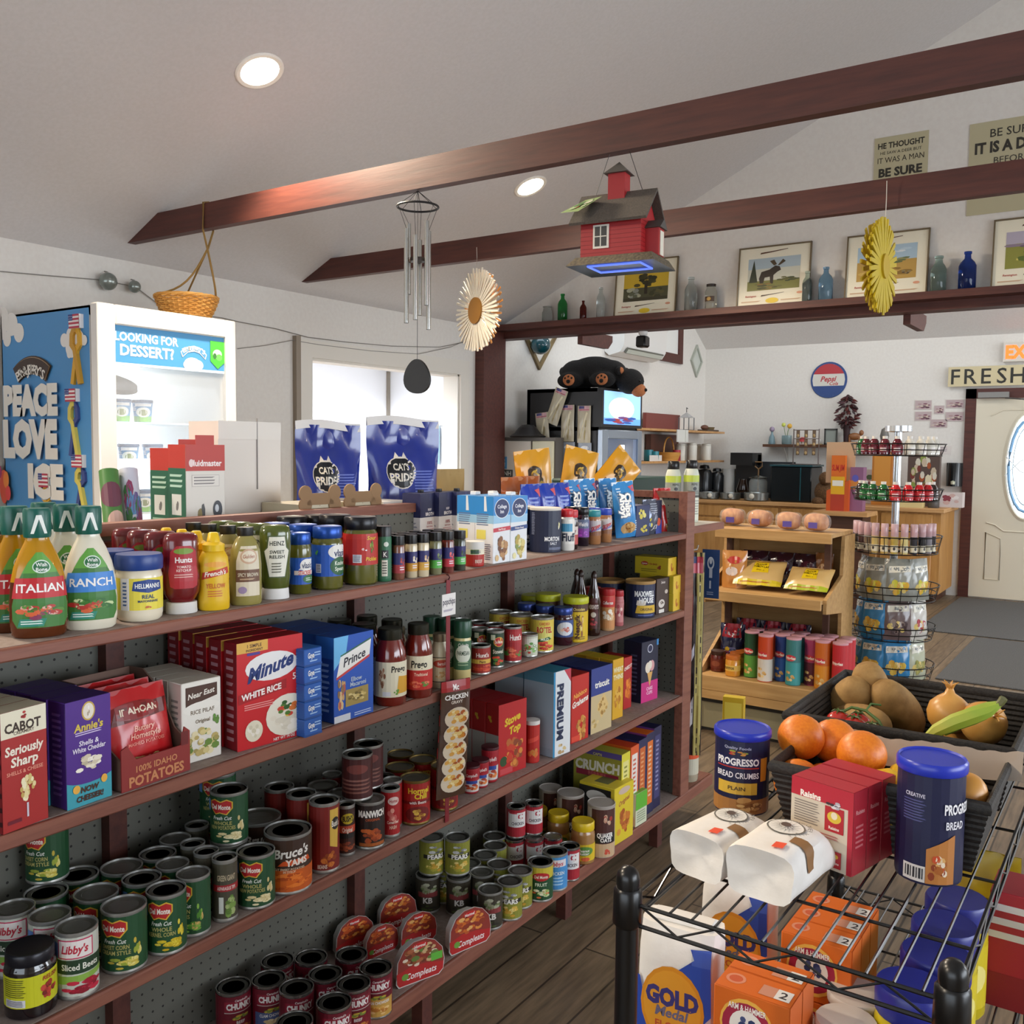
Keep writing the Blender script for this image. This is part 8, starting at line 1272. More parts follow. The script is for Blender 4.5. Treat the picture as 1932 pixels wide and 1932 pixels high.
def kn(mb, name, lab, cat, px, dy=-.1): 
    P = ony(px, 838, YF+dy); return one(name, mb, lab, cat, (P.x, YF+dy, KZ))
m = MB().lathe([(.035, 0), (.04, .01), (.03, .08), (.012, .12), (.012, .15)], mat('#9fc0cc', .1, tr=.6, ior=1.3), 14); m.sph((0, 0, .17), .03, .03, .03, '#9a8aa0', 10, 8); kn(m, 'glass_vase', 'blue glass vase with purple flower on the wall shelf', 'vase', 1456)
m = MB().lathe([(.05, 0), (.055, .01), (.055, .10), (.05, .1)], mat('#a8c4c8', .1, tr=.6, ior=1.3), 14); m.tube([(0, 0, .02), (.01, 0, .14), (.03, 0, .2)], .004, '#5a7a3a', 5).sph((.03, 0, .205), .028, .02, .028, '#d8a83a', 10, 8).sph((-.04, 0, .22), .024, .02, .024, '#c8d060', 10, 8).tube([(0, 0, .02), (-.04, 0, .22)], .003, '#5a7a3a', 5); kn(m, 'glass_vase', 'glass jar with yellow flowers on the wall shelf', 'vase', 1484)
m = MB().lathe([(.02, 0), (.022, .03)], '#d8c8b8', 12).lathe([(.055, .03), (.045, .06), (.02, .078), (.0001, .08)], '#a8242c', 16); kn(m, 'toy_mushroom', 'red mushroom ornament on the wall shelf', 'ornament', 1514)
m = MB().lathe([(.03, 0), (.055, .05), (.05, .055), (.0001, .02)], '#d8d4cc', 16).box(-.06, .06, -.03, .03, 0, .006, '#c8a86a'); kn(m, 'small_dish', 'white dish on a wooden stand on the wall shelf', 'dish', 1540)
m = MB()
for x0, x1, z0, z1 in ((-.07, .07, 0, .015), (-.07, .07, .16, .175), (-.07, -.055, 0, .175), (.055, .07, 0, .175)): m.box(x0, x1, -.01, .01, z0, z1, '#3a3a36')
m.box(-.056, .056, .0, .006, .014, .162, '#8a9088'); kn(m, 'ornament_stand', 'dark framed photo standing on the wall shelf', 'frame', 1567)
m = MB().box(-.12, .12, -.05, .05, 0, .03, '#9a6a34'); m.sph((0, 0, .09), .07, .03, .04, '#8a5a34', 12, 8).sph((.07, 0, .13), .025, .02, .03, '#8a5a34', 10, 8)
for x in (-.05, .05): m.box(x-.008, x+.008, -.02, .02, .03, .08, '#8a5a34')
kn(m, 'wooden_animal', 'carved brown animal on a block at the shelf end', 'ornament', 1612)
# ---- left wall of the far room
def diamond(py0, cy, cz, ry, rz, t, c, lab, glass):
    out = [(ry, 0), (0, rz), (-ry, 0), (0, -rz)]; inn = [(p[0]*(1-t), p[1]*(1-t)) for p in out]; T = Tpl('diamond_mirror'); m = MB()
    for i in range(4):
        j = (i+1) % 4; q = [out[i], out[j], inn[j], inn[i]]; m.prism(q, lambda u, v, s: V((s, u, v)), .001, .025, c)
    T.part('frame', m); m = MB().add([(.008, u, v) for u, v in inn], [(0, 1, 2, 3)], glass); T.part('mirror', m); T.put(lab, 'mirror', (XL, cy, cz)); return T
diamond(0, 7.0, 2.62, .40, .45, .12, wood('gilt frame', ['#5a4a30', '#8a7448'], (6, 6, 6), .4), 'large diamond frame with gilt edge, high on the left wall', mat('#d8d4cc', .4))
T = diamond(0, 10.4, 2.52, .16, .19, .2, mat('#a8aca0', .4), 'small diamond mirror near the far corner', mat('#c8ccc4', .15))
P = onx(1020, 650, XL+.1); m = MB().sph((0, 0, 0), .085, .085, .085, mat('#0f4650', .12, coat=.6), 20, 14).tube([(-.1, 0, 0), (0, 0, 0)], .012, DK, 6).lathe([(.03, .075), (.035, .1), (.02, .115)], '#1c2422', 12); one('wall_lamp', m, 'round teal glass lamp mounted inside the gilt diamond frame', 'lamp', tuple(P))
WHP = mat('#e4e2de', .35); ac = Tpl('air_conditioner'); x1 = -4.28
m = MB(); prof = [(XL+.001, 2.44), (XL+.001, 2.74), (x1+.03, 2.74), (x1, 2.70), (x1-.01, 2.49), (x1-.05, 2.43), (XL+.05, 2.40)]; m.prism(prof, lambda u, v, t: V((u, t, v)), 8.2, 9.14, WHP); ac.part('housing', m)
ac.part('air_vane', MB().prism([(x1-.045, 2.427), (x1-.006, 2.475), (x1+.004, 2.468), (x1-.03, 2.418)], lambda u, v, t: V((u, t, v)), 8.27, 9.07, mat('#6a6a60', .3)).prism([(x1-.038, 2.43), (x1-.014, 2.462), (x1-.0, 2.455), (x1-.024, 2.42)], lambda u, v, t: V((u, t, v)), 8.28, 9.06, mat('#c8ccc0', .3)))
ac.put('white wall air conditioner above the drinks cooler', 'air conditioner')
m = MB()
for y0, y1, z0, z1 in ((9.42, 9.52, 2.45, 3.0), (9.88, 9.98, 2.45, 3.0), (9.52, 9.88, 2.45, 2.55), (9.52, 9.88, 2.9, 3.0)): m.box(XL+.001, XL+.03, y0, y1, z0, z1, TIMBER)
m.box(XL+.001, XL+.01, 9.52, 9.88, 2.55, 2.9, mat('#e4e4e0', .5)); one('square_frame', m, 'red brown square frame right of the air conditioner', 'frame')
d = ray(1230, 612); yy = YG+.22; P = V((d.x/d.y*yy, yy, 2.37)); cmr = Tpl('security_camera'); cmr.part('mount', MB().lathe([(.035, -.001), (.035, -.02), (.015, -.04)], WHP, 14)); cmr.part('camera_body', MB().box(-.04, .04, -.05, .04, -.12, -.035, mat('#101113', .3), b=.012)); cmr.put('small black security camera under the picture shelf', 'camera', (P.x, YG+.075, 2.369))
# shelves on the left wall
for k, (z, px1) in enumerate(((1.70, 1394), (1.37, 1392))):
    m = MB().box(XL+.001, XL+.32, 8.1, 10.55, z-.022, z, OAKX); one('wall_shelf', m, ('upper', 'lower')[k]+' oak shelf on the left wall beyond the drinks cooler', 'shelf')
LS1, LS2 = 1.7006, 1.3706
def at(px, zz, X=XL+.2): 
    d = ray(px, 840); k = X/d.x; return (X, d.y*k, zz)
m = MB().box(-.02, .02, -.42, .42, 0, .17, '#7a3a34'); one('red_tray', m, 'flat red brown tray standing on the upper left wall shelf', 'tray', at(1248, LS1, XL+.08))
m = MB().box(-.03, .03, -.35, .35, 0, .28, '#5a3428'); one('dark_crate', m, 'dark red brown crate on the lower left wall shelf, behind the basket', 'crate', at(1250, LS2, XL+.05))
m = MB()
for x in (-.06, .06):
    for y in (-.07, .07): m.box(x-.004, x+.004, y-.004, y+.004, 0, .14, '#6a6e70')
m.add([(-.06, -.07, .14), (.06, -.07, .14), (.06, .07, .14), (-.06, .07, .14), (0, 0, .2)], [(0, 1, 4), (1, 2, 4), (2, 3, 4), (3, 0, 4)], mat('#b8bcc0', .2, al=.6)); m.box(-.06, .06, -.07, .07, 0, .01, '#6a6e70').tube([(0, 0, .2), (0, 0, .25), (.0, .03, .24)], .005, '#4a4a4c', 5); one('glass_lantern', m, 'small glass lantern on the upper left wall shelf', 'lantern', at(1294, LS1))
m = MB().box(-.06, .06, -.16, .18, 0, .02, '#4a3a2c').lathe([(.06, .02), (.07, .05), (.0001, .05)], '#6a5a3c', 12, T=Matrix.Translation((0, .02, 0))).sph((0, -.1, .045), .045, .05, .03, '#6a4434', 10, 8); one('ornament_tray', m, 'dark tray of small ornaments on the upper left wall shelf', 'tray', at(1335, LS1))
mug = Tpl('mug'); mug.part('cup', MB().lathe([(.036, 0), (.04, .004), (.042, .1), (.038, .1), (.036, .01), (.0001, .008)], mat('#2a7f8a', .3), 20)); mug.part('handle', MB().tube([(0, .04, .08), (0, .075, .075), (0, .08, .045), (0, .04, .02)], .007, '#dcdcd8', 6)); mug.put('teal mug with white handle on the lower left wall shelf', 'mug', at(1224, LS2), .3, 1.15); mug.put('second teal mug farther along the lower shelf', 'mug', at(1236, LS2, XL+.26), 1, 1.0)
m = MB().box(-.006, 0, -.14, .14, 0, .06, '#e0d8d0'); one('sign_card', m, 'white lettered card standing on the lower left wall shelf', 'card', at(1238, LS2, XL+.30))
bk = Tpl('handled_basket'); bk.part('body', MB().lathe([(.1, 0), (.13, .09), (.125, .09), (.0001, .01)], RATT, 20)); bk.part('handle', MB().tube([(0, .125*math.cos(t), .09+.16*math.sin(t)) for t in [PI*i/10 for i in range(11)]], .008, RATT, 6)); bk.put('little handled wicker basket on the lower left wall shelf', 'basket', at(1262, LS2, XL+.2))
cn = Tpl('storage_canister'); cn.part('body', MB().lathe([(.052, 0), (.054, .004), (.054, .16), (.05, .17)], mat('#d8d4c8', .35), 18)); cn.part('lid', MB().lathe([(.05, .168), (.054, .172), (.053, .19), (.0001, .195)], mat('#c8c4b8', .35), 18))
for i, px in enumerate((1284, 1295, 1306, 1320, 1333, 1346)):
    cn.put('off white canister in the row on the lower left wall shelf, '+ORD[i], 'canister', at(px, LS2, XL+.23 if i % 2 == 0 else XL+.1), 0, (1, 1, .95+.03*(i % 3)), 'canisters on the left wall shelf')
m = MB().box(-.01, .0, -.10, .10, -.13, 0, '#dcdcd4').box(-.01, 0, .11, .18, -.13, 0, '#dcdcd4'); one('paper_notice', m, 'white notice cards hanging from the upper left wall shelf edge', 'card', (XL+.335, 9.3, 1.70))
rcn = Tpl('red_tin', MB().lathe([(.04, 0), (.042, .004), (.042, .11), (.04, .115), (.0001, .115)], '#a8303a', 16)); rcn.put('small red tin between the basket and the canisters', 'tin', at(1277, LS2, XL+.27))
# teddy bear lying on the cooler
FUR = speck('black plush', '#0c0b0b', '#181615', 120, .95, .8, .006); TAN = speck('tan plush', '#a8643a', '#b8744a', 90, .9, .5)
tb = Tpl('plush_bear'); m = MB()
for c, r in (((0, 0, .15), (.24, .15, .135)), ((-.16, 0, .13), (.15, .145, .13)), ((.16, 0, .13), (.14, .13, .12)), ((.34, -.02, .06), (.12, .115, .11)), ((-.29, .02, .16), (.05, .05, .05)), ((.14, -.15, .07), (.12, .07, .07)), ((-.16, -.15, .07), (.12, .075, .07)), ((.12, .14, .07), (.12, .07, .07)), ((-.18, .14, .07), (.12, .07, .07))): m.sph(c, *r, FUR, 20, 12)
me = m.mesh('fur'); o = bpy.data.objects.new('fur', me); COL.objects.link(o); md = o.modifiers.new('r', 'REMESH'); md.mode = 'VOXEL'; md.voxel_size = .014; md.use_smooth_shade = True; md2 = o.modifiers.new('s', 'SMOOTH'); md2.iterations = 6
dg = bpy.context.evaluated_depsgraph_get(); dg.update(); me2 = bpy.data.meshes.new_from_object(o.evaluated_get(dg)); me2.materials.clear(); me2.materials.append(FUR); bpy.data.objects.remove(o)
ob_ = bpy.data.objects.new('fur_body', me2); tb.p.append((ob_, 0, None))
tb.part('snout', MB().sph((.42, -.03, -.015), .065, .06, .058, TAN, 16, 10)); tb.part('nose', MB().sph((.482, -.032, -.015), .016, .02, .015, FUR, 10, 8))
for y in (-.1, .07): tb.part('ear', MB().sph((.27, y, .145), .03, .045, .04, FUR, 12, 8).sph((.285, y, .148), .024, .032, .03, TAN, 12, 8))
for x, y in ((.16, -.215), (-.14, -.222)): tb.part('paw_pad', MB().sph((x, y, .07), .055, .014, .05, TAN, 16, 10).sph((x, y-.008, .058), .022, .01, .02, FUR, 10, 6).sph((x-.03, y-.008, .085), .01, .008, .01, FUR, 8, 6).sph((x, y-.009, .098), .01, .008, .01, FUR, 8, 6).sph((x+.03, y-.008, .085), .01, .008, .01, FUR, 8, 6))
for y in (-.07, .02): tb.part('eye', MB().sph((.44, y, .06), .012, .012, .012, mat('#050505', .1), 8, 6))
tb.put('big black plush bear lying on top of the drinks cooler', 'plush bear', (-3.86, 6.86, CTP+.004), .12, .95)
# flag kits hung on the cooler side and the white refrigerator
fk = pouch(.12, .36, .02, mat('#c0b8a0', .2, al=.92), [('r', .1, .86, .9, .99, '#c8a0a8'), ('r', .1, .92, .5, .99, '#4a4a80'), ('r', .1, .88, .9, .895, '#a83a4a'), ('r', .1, .94, .9, .955, '#a83a4a'), ('p', [(.15, .1), (.25, .1), (.8, .8), (.7, .84)], '#d8d0b0'), ('p', [(.5, .08), (.6, .08), (.75, .6), (.65, .62)], '#a89a70')], 'flag_pack', None, ncr=.6)
fk2 = pouch(.12, .36, .02, mat('#9aa4b4', .2, al=.92), [('e', .5, .86, .3, .06, '#e0e4ea'), ('p', [(.3, .05), (.42, .05), (.9, .7), (.8, .76)], '#e0e0e4')], 'flag_pack', None, ncr=.6)
YS = CY0-.0145
for T, px, py, lab, r in ((fk, 1071, 798, 'clear flag pack hung on the cooler side, upper left', 0), (fk, 1102, 800, 'clear flag pack hung on the cooler side, upper right', 0), (fk2, 1072, 868, 'clear flag pack hung on the cooler side, lower left', 0), (fk2, 1103, 870, 'clear flag pack hung on the cooler side, lower right', 0), (fk, 1043, 765, 'clear flag pack hanging crooked on the cooler side, left', .35), (fk, 1030, 812, 'clear flag pack hanging below the crooked one', -.1)):
    P = ony(px, py, YS); T.put(lab, 'flag pack', (P.x, YS-(.024 if r else 0), P.z-.15), 0, (1, 1, .82), 'flag packs on the drinks cooler', rot=(0, r, 0))
rf = Tpl('refrigerator'); fx0, fx1, fy0 = -4.45, -3.95, 6.42
P0, P1 = ony(948, 825, fy0), ony(1046, 830, fy0); fx0, fx1, ftop = max(P0.x, XL+.02), P1.x, P0.z
rf.part('cabinet', MB().box(fx0, fx1, fy0+.02, 6.56, 0, ftop, '#5a544e')); sp_ = fx0+(fx1-fx0)*.56
rf.part('door', MB().box(fx0+.01, sp_-.005, fy0, fy0+.02, .05, ftop-.03, mat('#d8d0c4', .35), b=.004)); m = MB().box(sp_+.01, fx1-.01, fy0, fy0+.02, .05, ftop-.03, mat('#c8c4a8', .35), b=.004); rf.part('door', m)
rf.put('narrow white notice cabinet with stickers beside the drinks cooler', 'cabinet')
for lab, px, py, w, h, c, ops in (('blue sticker on the white notice cabinet', 952, 873, .05, .1, '#5a9ac8', [('b', .5, .5, .3, .3, ['#e0e8ec'], 5)]), ('red and blue shield magnet on the notice cabinet', 990, 868, .09, .08, '#c85a54', [('r', 0, 0, 1, .66, '#8a98a8'), tx('LIVE', .5, .4, .4, '#3a4250', .8)]), ('black and white lettered sticker on the notice cabinet', 958, 893, .10, .06, '#4a4a48', [tx('NH', .5, .5, .6, '#d8d8d0', .7)])):
    P = ony(px, py, fy0); m = MB().box(-w/2, w/2, -.004, -.0005, -h/2, h/2, c); dec(m, ops, lambda u, v, l=0: V(((u-.5)*w, -.0043-l*.0004, (v-.5)*h)), w, h); one('sticker', m, lab, 'sticker', (P.x, fy0, P.z))
P = ony(975, 842, fy0); m = MB(); dec(m, [('t', 'Lewis & Tea', 0, 0, .02, '#6a6a60', .2, 0, 0)], lambda u, v, l=0: V((u, -.001-l*.0004, v)), 1, 1); 
m = MB().lathe([(.14, 0), (.15, .01), (.11, .03), (.08, .07), (.05, .1), (.0001, .105)], DK, 20); one('black_hat', m, 'black cap and cloth heap on top of the notice cabinet', 'cap', ((fx0+fx1)/2-.03, 6.46, ftop+.0006), 0)
# ================================================================ counter appliances in the far room
CTZ = CT+.0006
def cpt(px, y=10.25): d = ray(px, 930); return (d.x/d.y*y, y)
def cnt(mb_or_T, lab, cat, px, y=10.25, rz=0, k=1, name=None, group=None):
    x, yy = cpt(px, y)
    if isinstance(mb_or_T, Tpl): return mb_or_T.put(lab, cat, (x, yy, CTZ), rz, k, group)
    return Tpl(name, mb_or_T).put(lab, cat, (x, yy, CTZ), rz, k, group)
SS = mat('#8a8c88', .25, .8); BLKP = mat('#121416', .3)
# black display cooler / brewer with glass front
m = MB().box(-.22, .22, -.2, .2, 0, .38, mat('#0d1417', .25), b=.01); T = Tpl('counter_warmer', None); T.part('housing', m); T.part('top_rim', MB().box(-.23, .23, -.21, .21, .381, .40, mat('#2a4a50', .2))); T.part('edge_strip', MB().box(.10, .11, -.204, -.2005, .02, .37, mat('#3f7a84', .2, .5))); cnt(T, 'black counter warmer with teal top edge behind the bread rack', 'warmer', 1502)
def dispenser(lab, px, y, k=1):
    T = Tpl('coffee_dispenser'); T.part('tank', MB().lathe([(.085, .0), (.09, .02), (.09, .28), (.07, .32), (.0001, .33)], mat('#1a1c1e', .25), 20)); T.part('lid', MB().lathe([(.05, .331), (.06, .335), (.05, .37), (.0001, .38)], BLKP, 16)); T.part('spigot', MB().box(-.015, .015, -.14, -.088, .06, .1, BLKP)); cnt(T, lab, 'coffee dispenser', px, y, 0, k)
dispenser('black coffee dispenser on the counter, behind the spray cans', 1328, 10.27); dispenser('black coffee dispenser on the counter, left of the steel pans', 1352, 10.42, .9)
T = Tpl('glass_jug'); T.part('jug', MB().lathe([(.09, 0), (.1, .02), (.1, .2), (.08, .24)], mat('#c8ccc8', .08, al=.35), 20)); T.part('base', MB().lathe([(.11, .0), (.11, -.0)], SS, 20)) if False else None; T.part('plunger', MB().tube([(0, 0, .05), (0, 0, .34), (-.04, 0, .37), (-.04, 0, .42), (.04, 0, .42), (.04, 0, .37), (0, 0, .34)], .009, '#7a5a34', 6)); T.part('lid', MB().lathe([(.1, .241), (.105, .25), (.02, .27), (.0001, .275)], SS, 20)); cnt(T, 'glass plunger jug with wooden loop handle on the counter', 'jug', 1430, 10.26)
pan = Tpl('steel_pan'); pan.part('bowl', MB().lathe([(.11, 0), (.13, .01), (.135, .09), (.13, .09), (.1, .012), (.0001, .01)], SS, 24)); pan.part('handle', MB().sph((.0, -.145, .055), .03, .015, .03, '#cfc8b8', 10, 8)); cnt(pan, 'round steel pan on the counter front, right one', 'pan', 1427, 10.02, 0, 1.0, None, 'steel pans'); 
for px, y, lab in ((1378, 10.06, 'round steel pan on the counter, middle one'), (1339, 10.03, 'round steel pan on the counter, left one')): cnt(pan, lab, 'pan', px, y, .4, .85, None, 'steel pans')
T = Tpl('coffee_machine'); T.part('body', MB().box(-.13, .13, -.12, .18, 0, .06, BLKP).box(-.13, .13, .06, .18, .06, .5, BLKP).box(-.13, .13, -.12, .18, .38, .52, BLKP)); T.part('carafe', MB().lathe([(.07, .061), (.08, .1), (.05, .2), (.05, .22)], mat('#2a1c14', .1, coat=.5), 18, T=Matrix.Translation((0, -.03, 0)))); cnt(T, 'black coffee machine with carafe on the counter', 'coffee machine', 1404, 10.5)
T = Tpl('paper_towel_stand'); T.part('roll', MB().lathe([(.07, .03), (.07, .3)], '#d8d4cc', 20)); T.part('base', MB().lathe([(.09, 0), (.09, .03)], SS, 18)); cnt(T, 'white paper roll standing on the counter before the coffee machine', 'paper roll', 1374, 10.6, 0, 1.1)
m = MB().box(-.3, .3, -.012, .012, 0, .42, '#1e2226'); cnt(m, 'dark panel leaning at the wall behind the black warmer', 'panel', 1450, 10.66, 0, 1, 'dark_board')
# peg sign / merchandise racks standing on the counter behind the spinner
RK = mat('#5a4a44', .4); T = Tpl('merchandise_rack'); m = MB()
for x in (-.22, .22): m.tube([(x, 0, 0), (x, 0, .62)], .01, RK, 6)
for z in (.3, .45, .6): m.tube([(-.22, 0, z), (.22, 0, z)], .006, RK, 5)
T.part('wire_frame', m); m = MB(); rnd = random.Random(3)
T.part('base_plate', MB().box(-.24, .24, -.1, .1, 0, .012, RK))
sx_, sy_ = cpt(1518, 10.25); SK = .62; SZ_ = CTZ+.4006; T.put('brown wire rack of hanging souvenirs on top of the black warmer', 'rack', (sx_, sy_, SZ_), 0, SK)
sv = Tpl('keychain_card'); sv.part('card', MB().box(-.03, .03, -.004, 0, -.13, 0, '#6a5440')); sv.part('charm', MB().sph((0, -.012, -.09), .022, .01, .03, '#a88a5a', 10, 8))
for i in range(9):
    x, y = sx_, sy_; sv.put(('upper', 'middle', 'lower')[i//3]+' row souvenir card on the brown counter rack, '+('left', 'centre', 'right')[i % 3], 'souvenir card', (x+(-.14+.14*(i % 3))*SK, y-.008, SZ_+((.6, .45, .3)[i//3]-.006)*SK), .1*(i % 2), SK, 'souvenir cards')
bs_ = Tpl('brown_plush'); bs_.part('body', MB().sph((0, 0, .1), .09, .08, .1, speck('brown plush', '#4a3018', '#6a4a28', 90, .9, .5), 16, 10).sph((.02, -.05, .22), .06, .06, .06, speck('brown plush', '#4a3018', '#6a4a28', 90, .9, .5), 14, 10).sph((-.04, -.06, .02), .05, .06, .04, speck('brown plush', '#4a3018', '#6a4a28', 90, .9, .5), 12, 8)); cnt(bs_, 'brown plush toy sitting on the counter beside the black warmer', 'plush toy', 1556, 10.06, 0, 1.2)
T = Tpl('beef_stick_carton'); m = MB().prism([(-.13, 0), (.13, 0), (.13, .28), (-.13, .18)], lambda u, v, t: V((u, t, v)), -.08, .0, '#c8541c'); T.part('tray', m); T.part('header', MB().box(-.17, .17, 0, .01, .25, .62, '#c8a07a'))
m = MB(); dec(m, [('r', 0, 0, 1, .3, '#b03a24'), ('r', 0, .3, 1, .62, '#e0a81c'), ('r', 0, .62, 1, 1, '#d86a1c'), tx('SLIM JIM', .5, .78, .1, '#c0281c', .9, .15, .04), ('r', .1, .45, .9, .55, '#e8e0d0')], lambda u, v, l=0: V((-.08+.16*u, -.0805-l*.0006, .5*v)), .16, .5); m.box(-.08, .08, -.08, -.02, 0, .5, '#d86a1c'); T.part('front_carton', m); x, y = cpt(1590, 9.3); one('stool_table', MB().box(-.25, .25, -.2, .2, .88, .92, OAKX).box(-.2, .2, -.15, .15, 0, .88, DARKW), 'dark narrow stand holding snack cartons before the counter', 'stand', (x+.03, y, 0)); T.put('tall red and yellow snack stick carton on the narrow stand', 'carton', (x-.03, y, .9206), 0, (.8, .9, 1.06))
m = MB().box(-.06, .06, -.06, .06, 0, .42, '#8a5a7a'); dec(m, [('r', 0, .5, 1, .7, '#c8843a'), ('e', .4, .75, .25, .08, '#5a5ab0')], lambda u, v, l=0: V((-.06+.12*u, -.0605-l*.0005, .42*v)), .12, .42); one('snack_carton', m, 'purple snack carton right of the red and yellow one', 'carton', (x+.13, y+.04, .9206))
m = MB().box(-.1, .1, -.1, .1, 0, .55, '#b8742c').box(-.08, .08, -.105, -.1, .1, .5, '#c88838').box(-.02, .02, -.11, .1, .55, .6, SS).lathe([(.0001, 0), (.03, .02), (.045, .09), (.03, .16), (.0001, .18)], '#6a6660', 14, T=Matrix.Translation((0, -.05, .62))); xx, yy = cpt(1667, 10.3); one('wooden_tower', m, 'orange brown wooden tower with grey paddle behind the spinner', 'display', (xx, yy, CTZ), 0)
m = MB().box(-.16, .16, -.02, .02, 0, .56, RK); dec(m, [('b', .5, .5, .45, .45, ['#c8b8a0', '#a8542c', '#d8d4c4', '#8a9a4a', '#7a3a34', '#e0d8b8'], 40)], lambda u, v, l=0: V((-.16+.32*u, -.021-l*.0006, .56*v)), .32, .56); xx, yy = cpt(1742, 10.3); one('postcard_stand', m, 'brown stand of colourful cards behind the spinner, right', 'card stand', (xx, yy, CTZ), -.2)
m = MB().box(-.11, .11, -.07, .07, 0, .15, '#d0c4c0'); dec(m, [('b', .5, .5, .4, .4, ['#8a3a44', '#c8a8a0', '#e0d8d4'], 10)], lambda u, v, l=0: V((-.11+.22*u, -.071-l*.0006, .15*v)), .22, .15); xx, yy = cpt(1796, 10.35); one('counter_box', m, 'pale printed box at the right end of the counter', 'box', (xx, yy, CTZ)); m = MB().box(-.14, .14, -.08, .08, 0, .06, '#d8c48a'); xx, yy = cpt(1715, 10.02); one('counter_box', m, 'flat cream box on the counter front edge behind the spinner', 'box', (xx, yy, CTZ))
m = MB().lathe([(.05, 0), (.055, .01), (.05, .06), (.0001, .065)], '#4a4440', 16); xx, yy = cpt(1762, 10.1); one('dark_bowl', m, 'small dark bowl at the counter end', 'bowl', (xx, yy, CTZ))
m = MB(); rnd = random.Random(9)
m.box(-.17, .17, -.03, .03, 0, .36, '#d0c0b8'); dec(m, [('b', .5, .6, .4, .3, ['#8a4a4a', '#5a6a4a', '#c8a8a0', '#b8b4b0', '#3a3434'], 20)], lambda u, v, l=0: V((-.17+.34*u, -.031-l*.0005, .36*v)), .34, .36); xx, yy = cpt(1648, 10.45); one('display_board', m, 'pale display board with trinkets behind the spinner, left of the tower', 'display', (xx, yy, CTZ+0), 0)
# ================================================================ spinner of drinks and snacks
spx, spy = -1.16, 5.42; WIRE = mat('#1c1c1c', .35, .5)
sp = Tpl('spinner_rack'); sp.part('pole', MB().lathe([(.02, .03), (.02, 1.62)], mat('#b8bcc0', .2, .9), 16)); sp.part('top_disc', MB().lathe([(.02, 1.6), (.07, 1.605), (.07, 1.635), (.06, 1.635), (.0001, 1.62)], mat('#c8ccd0', .2, .6), 20)); sp.part('base', MB().lathe([(.0001, .001), (.22, .001), (.22, .012), (.03, .03), (.0001, .03)], BLKP, 28))
TIER = [(1.475, .24, .062), (1.235, .235, .062), (.955, .24, .09), (.70, .235, .08), (.49, .225, .07), (.27, .225, .08)]
for z, r, h_ in TIER:
    m = MB(); ring = lambda rr, zz: [(rr*math.cos(2*PI*i/32), rr*math.sin(2*PI*i/32), zz) for i in range(32)]
    m.tube(ring(r, z+h_), .0032, WIRE, 5, True).tube(ring(r-.012, z+h_*.5), .0026, WIRE, 5, True).tube(ring(r-.02, z), .003, WIRE, 5, True).tube(ring(.05, z), .003, WIRE, 5, True)
    for i in range(16): a = 2*PI*i/16; c, s = math.cos(a), math.sin(a); m.tube([(r*c, r*s, z+h_), ((r-.02)*c, (r-.02)*s, z), (.02*c, .02*s, z)], .002, WIRE, 4)
    sp.part('wire_basket', m)
sp.put('chrome and black wire spinner rack of drinks and snack bags', 'spinner rack', (spx, spy, 0))
def lay(T, ang, z, r, lab, cat, grp, tilt=0, k=1):
    a = math.radians(ang); T.put(lab, cat, (spx+r*math.cos(a), spy+r*math.sin(a), z), 0, k, grp, rot=(tilt, 0, a+PI/2))
sdb = lambda c, cl: turned('drink_bottle', [(.024, 0), (.028, .004), (.028, .055), (.02, .075), (.012, .085)], mat(c, .12, coat=.6), ('cap', [(.013, .084), (.0135, .098), (.0001, .099)], '#d8d4cc'), (.012, .045, 360, cl, [lines('#e8e0e0', .4, .2, .6, .8, 2)]), bname='bottle')
b1, b2, b3, b4, b5 = sdb('#5a1020', '#7a2434'), sdb('#d4d0c4', '#e0dcd0'), sdb('#145a28', '#2c7a3c'), sdb('#b8141c', '#c8343a'), sdb('#2c1c18', '#3a2420')
for tier, seq in ((0, (b3, b1, b1, b1, b1, b2, b2, b2, b2)), (1, (b5, b3, b3, b3, b4, b4, b4, b4, b5))):
    for i, T in enumerate(seq):
        nm = {id(b1): 'dark red', id(b2): 'milky white', id(b3): 'green', id(b4): 'bright red', id(b5): 'brown'}[id(T)]
        lay(T, 205+i*19, TIER[tier][0]+.004, .185, nm+' little bottle on the '+('top', 'second')[tier]+' spinner tier, '+ORD[i]+' from the left', 'bottle', nm+' bottles on the spinner')
tube_ = {}
for i, c in enumerate(('#3a3440', '#4a4444', '#6a4a44', '#7a6a5a', '#c8b070', '#c8a860', '#b8a050', '#d8c888', '#2c2c34', '#24262c', '#8a8890', '#3c3a40')):
    T = turned('candy_tube', [(.018, 0), (.019, .003), (.019, .09)], mat(c, .2, coat=.4), ('cap', [(.0175, .089), (.019, .095), (.019, .155), (.017, .158), (.0001, .158)], mat('#d0b0b4', .15, al=.7)), (.01, .045, 360, '#d8d0b8', [('e', .5, .5, .05, .25, '#3a3434')]), bname='tube', n=14)
    T.part('cap_ring', MB().lathe([(.015, .1), (.0155, .13), (.0001, .131)], '#c04a58', 10)); lay(T, 195+i*14.5, TIER[2][0]+.004, .195, 'clear capped candy tube on the third spinner tier, '+ORD[i]+' from the left', 'candy tube', 'candy tubes on the spinner')
sbag = lambda c, c2, c3, wd: pouch(.145, .2, .06, mat(c, .25, coat=.3), [('p', [(.12, .66), (.88, .70), (.86, .84), (.14, .82)], '#d8d4c4'), tx(wd, .5, .755, .07, '#3a4a5a', .66, .1, .02), ('b', .5, .34, .34, .24, [c2, c3, '#d8c070'], 14)], 'snack_bag', None, ncr=1.1, crimp=.05)
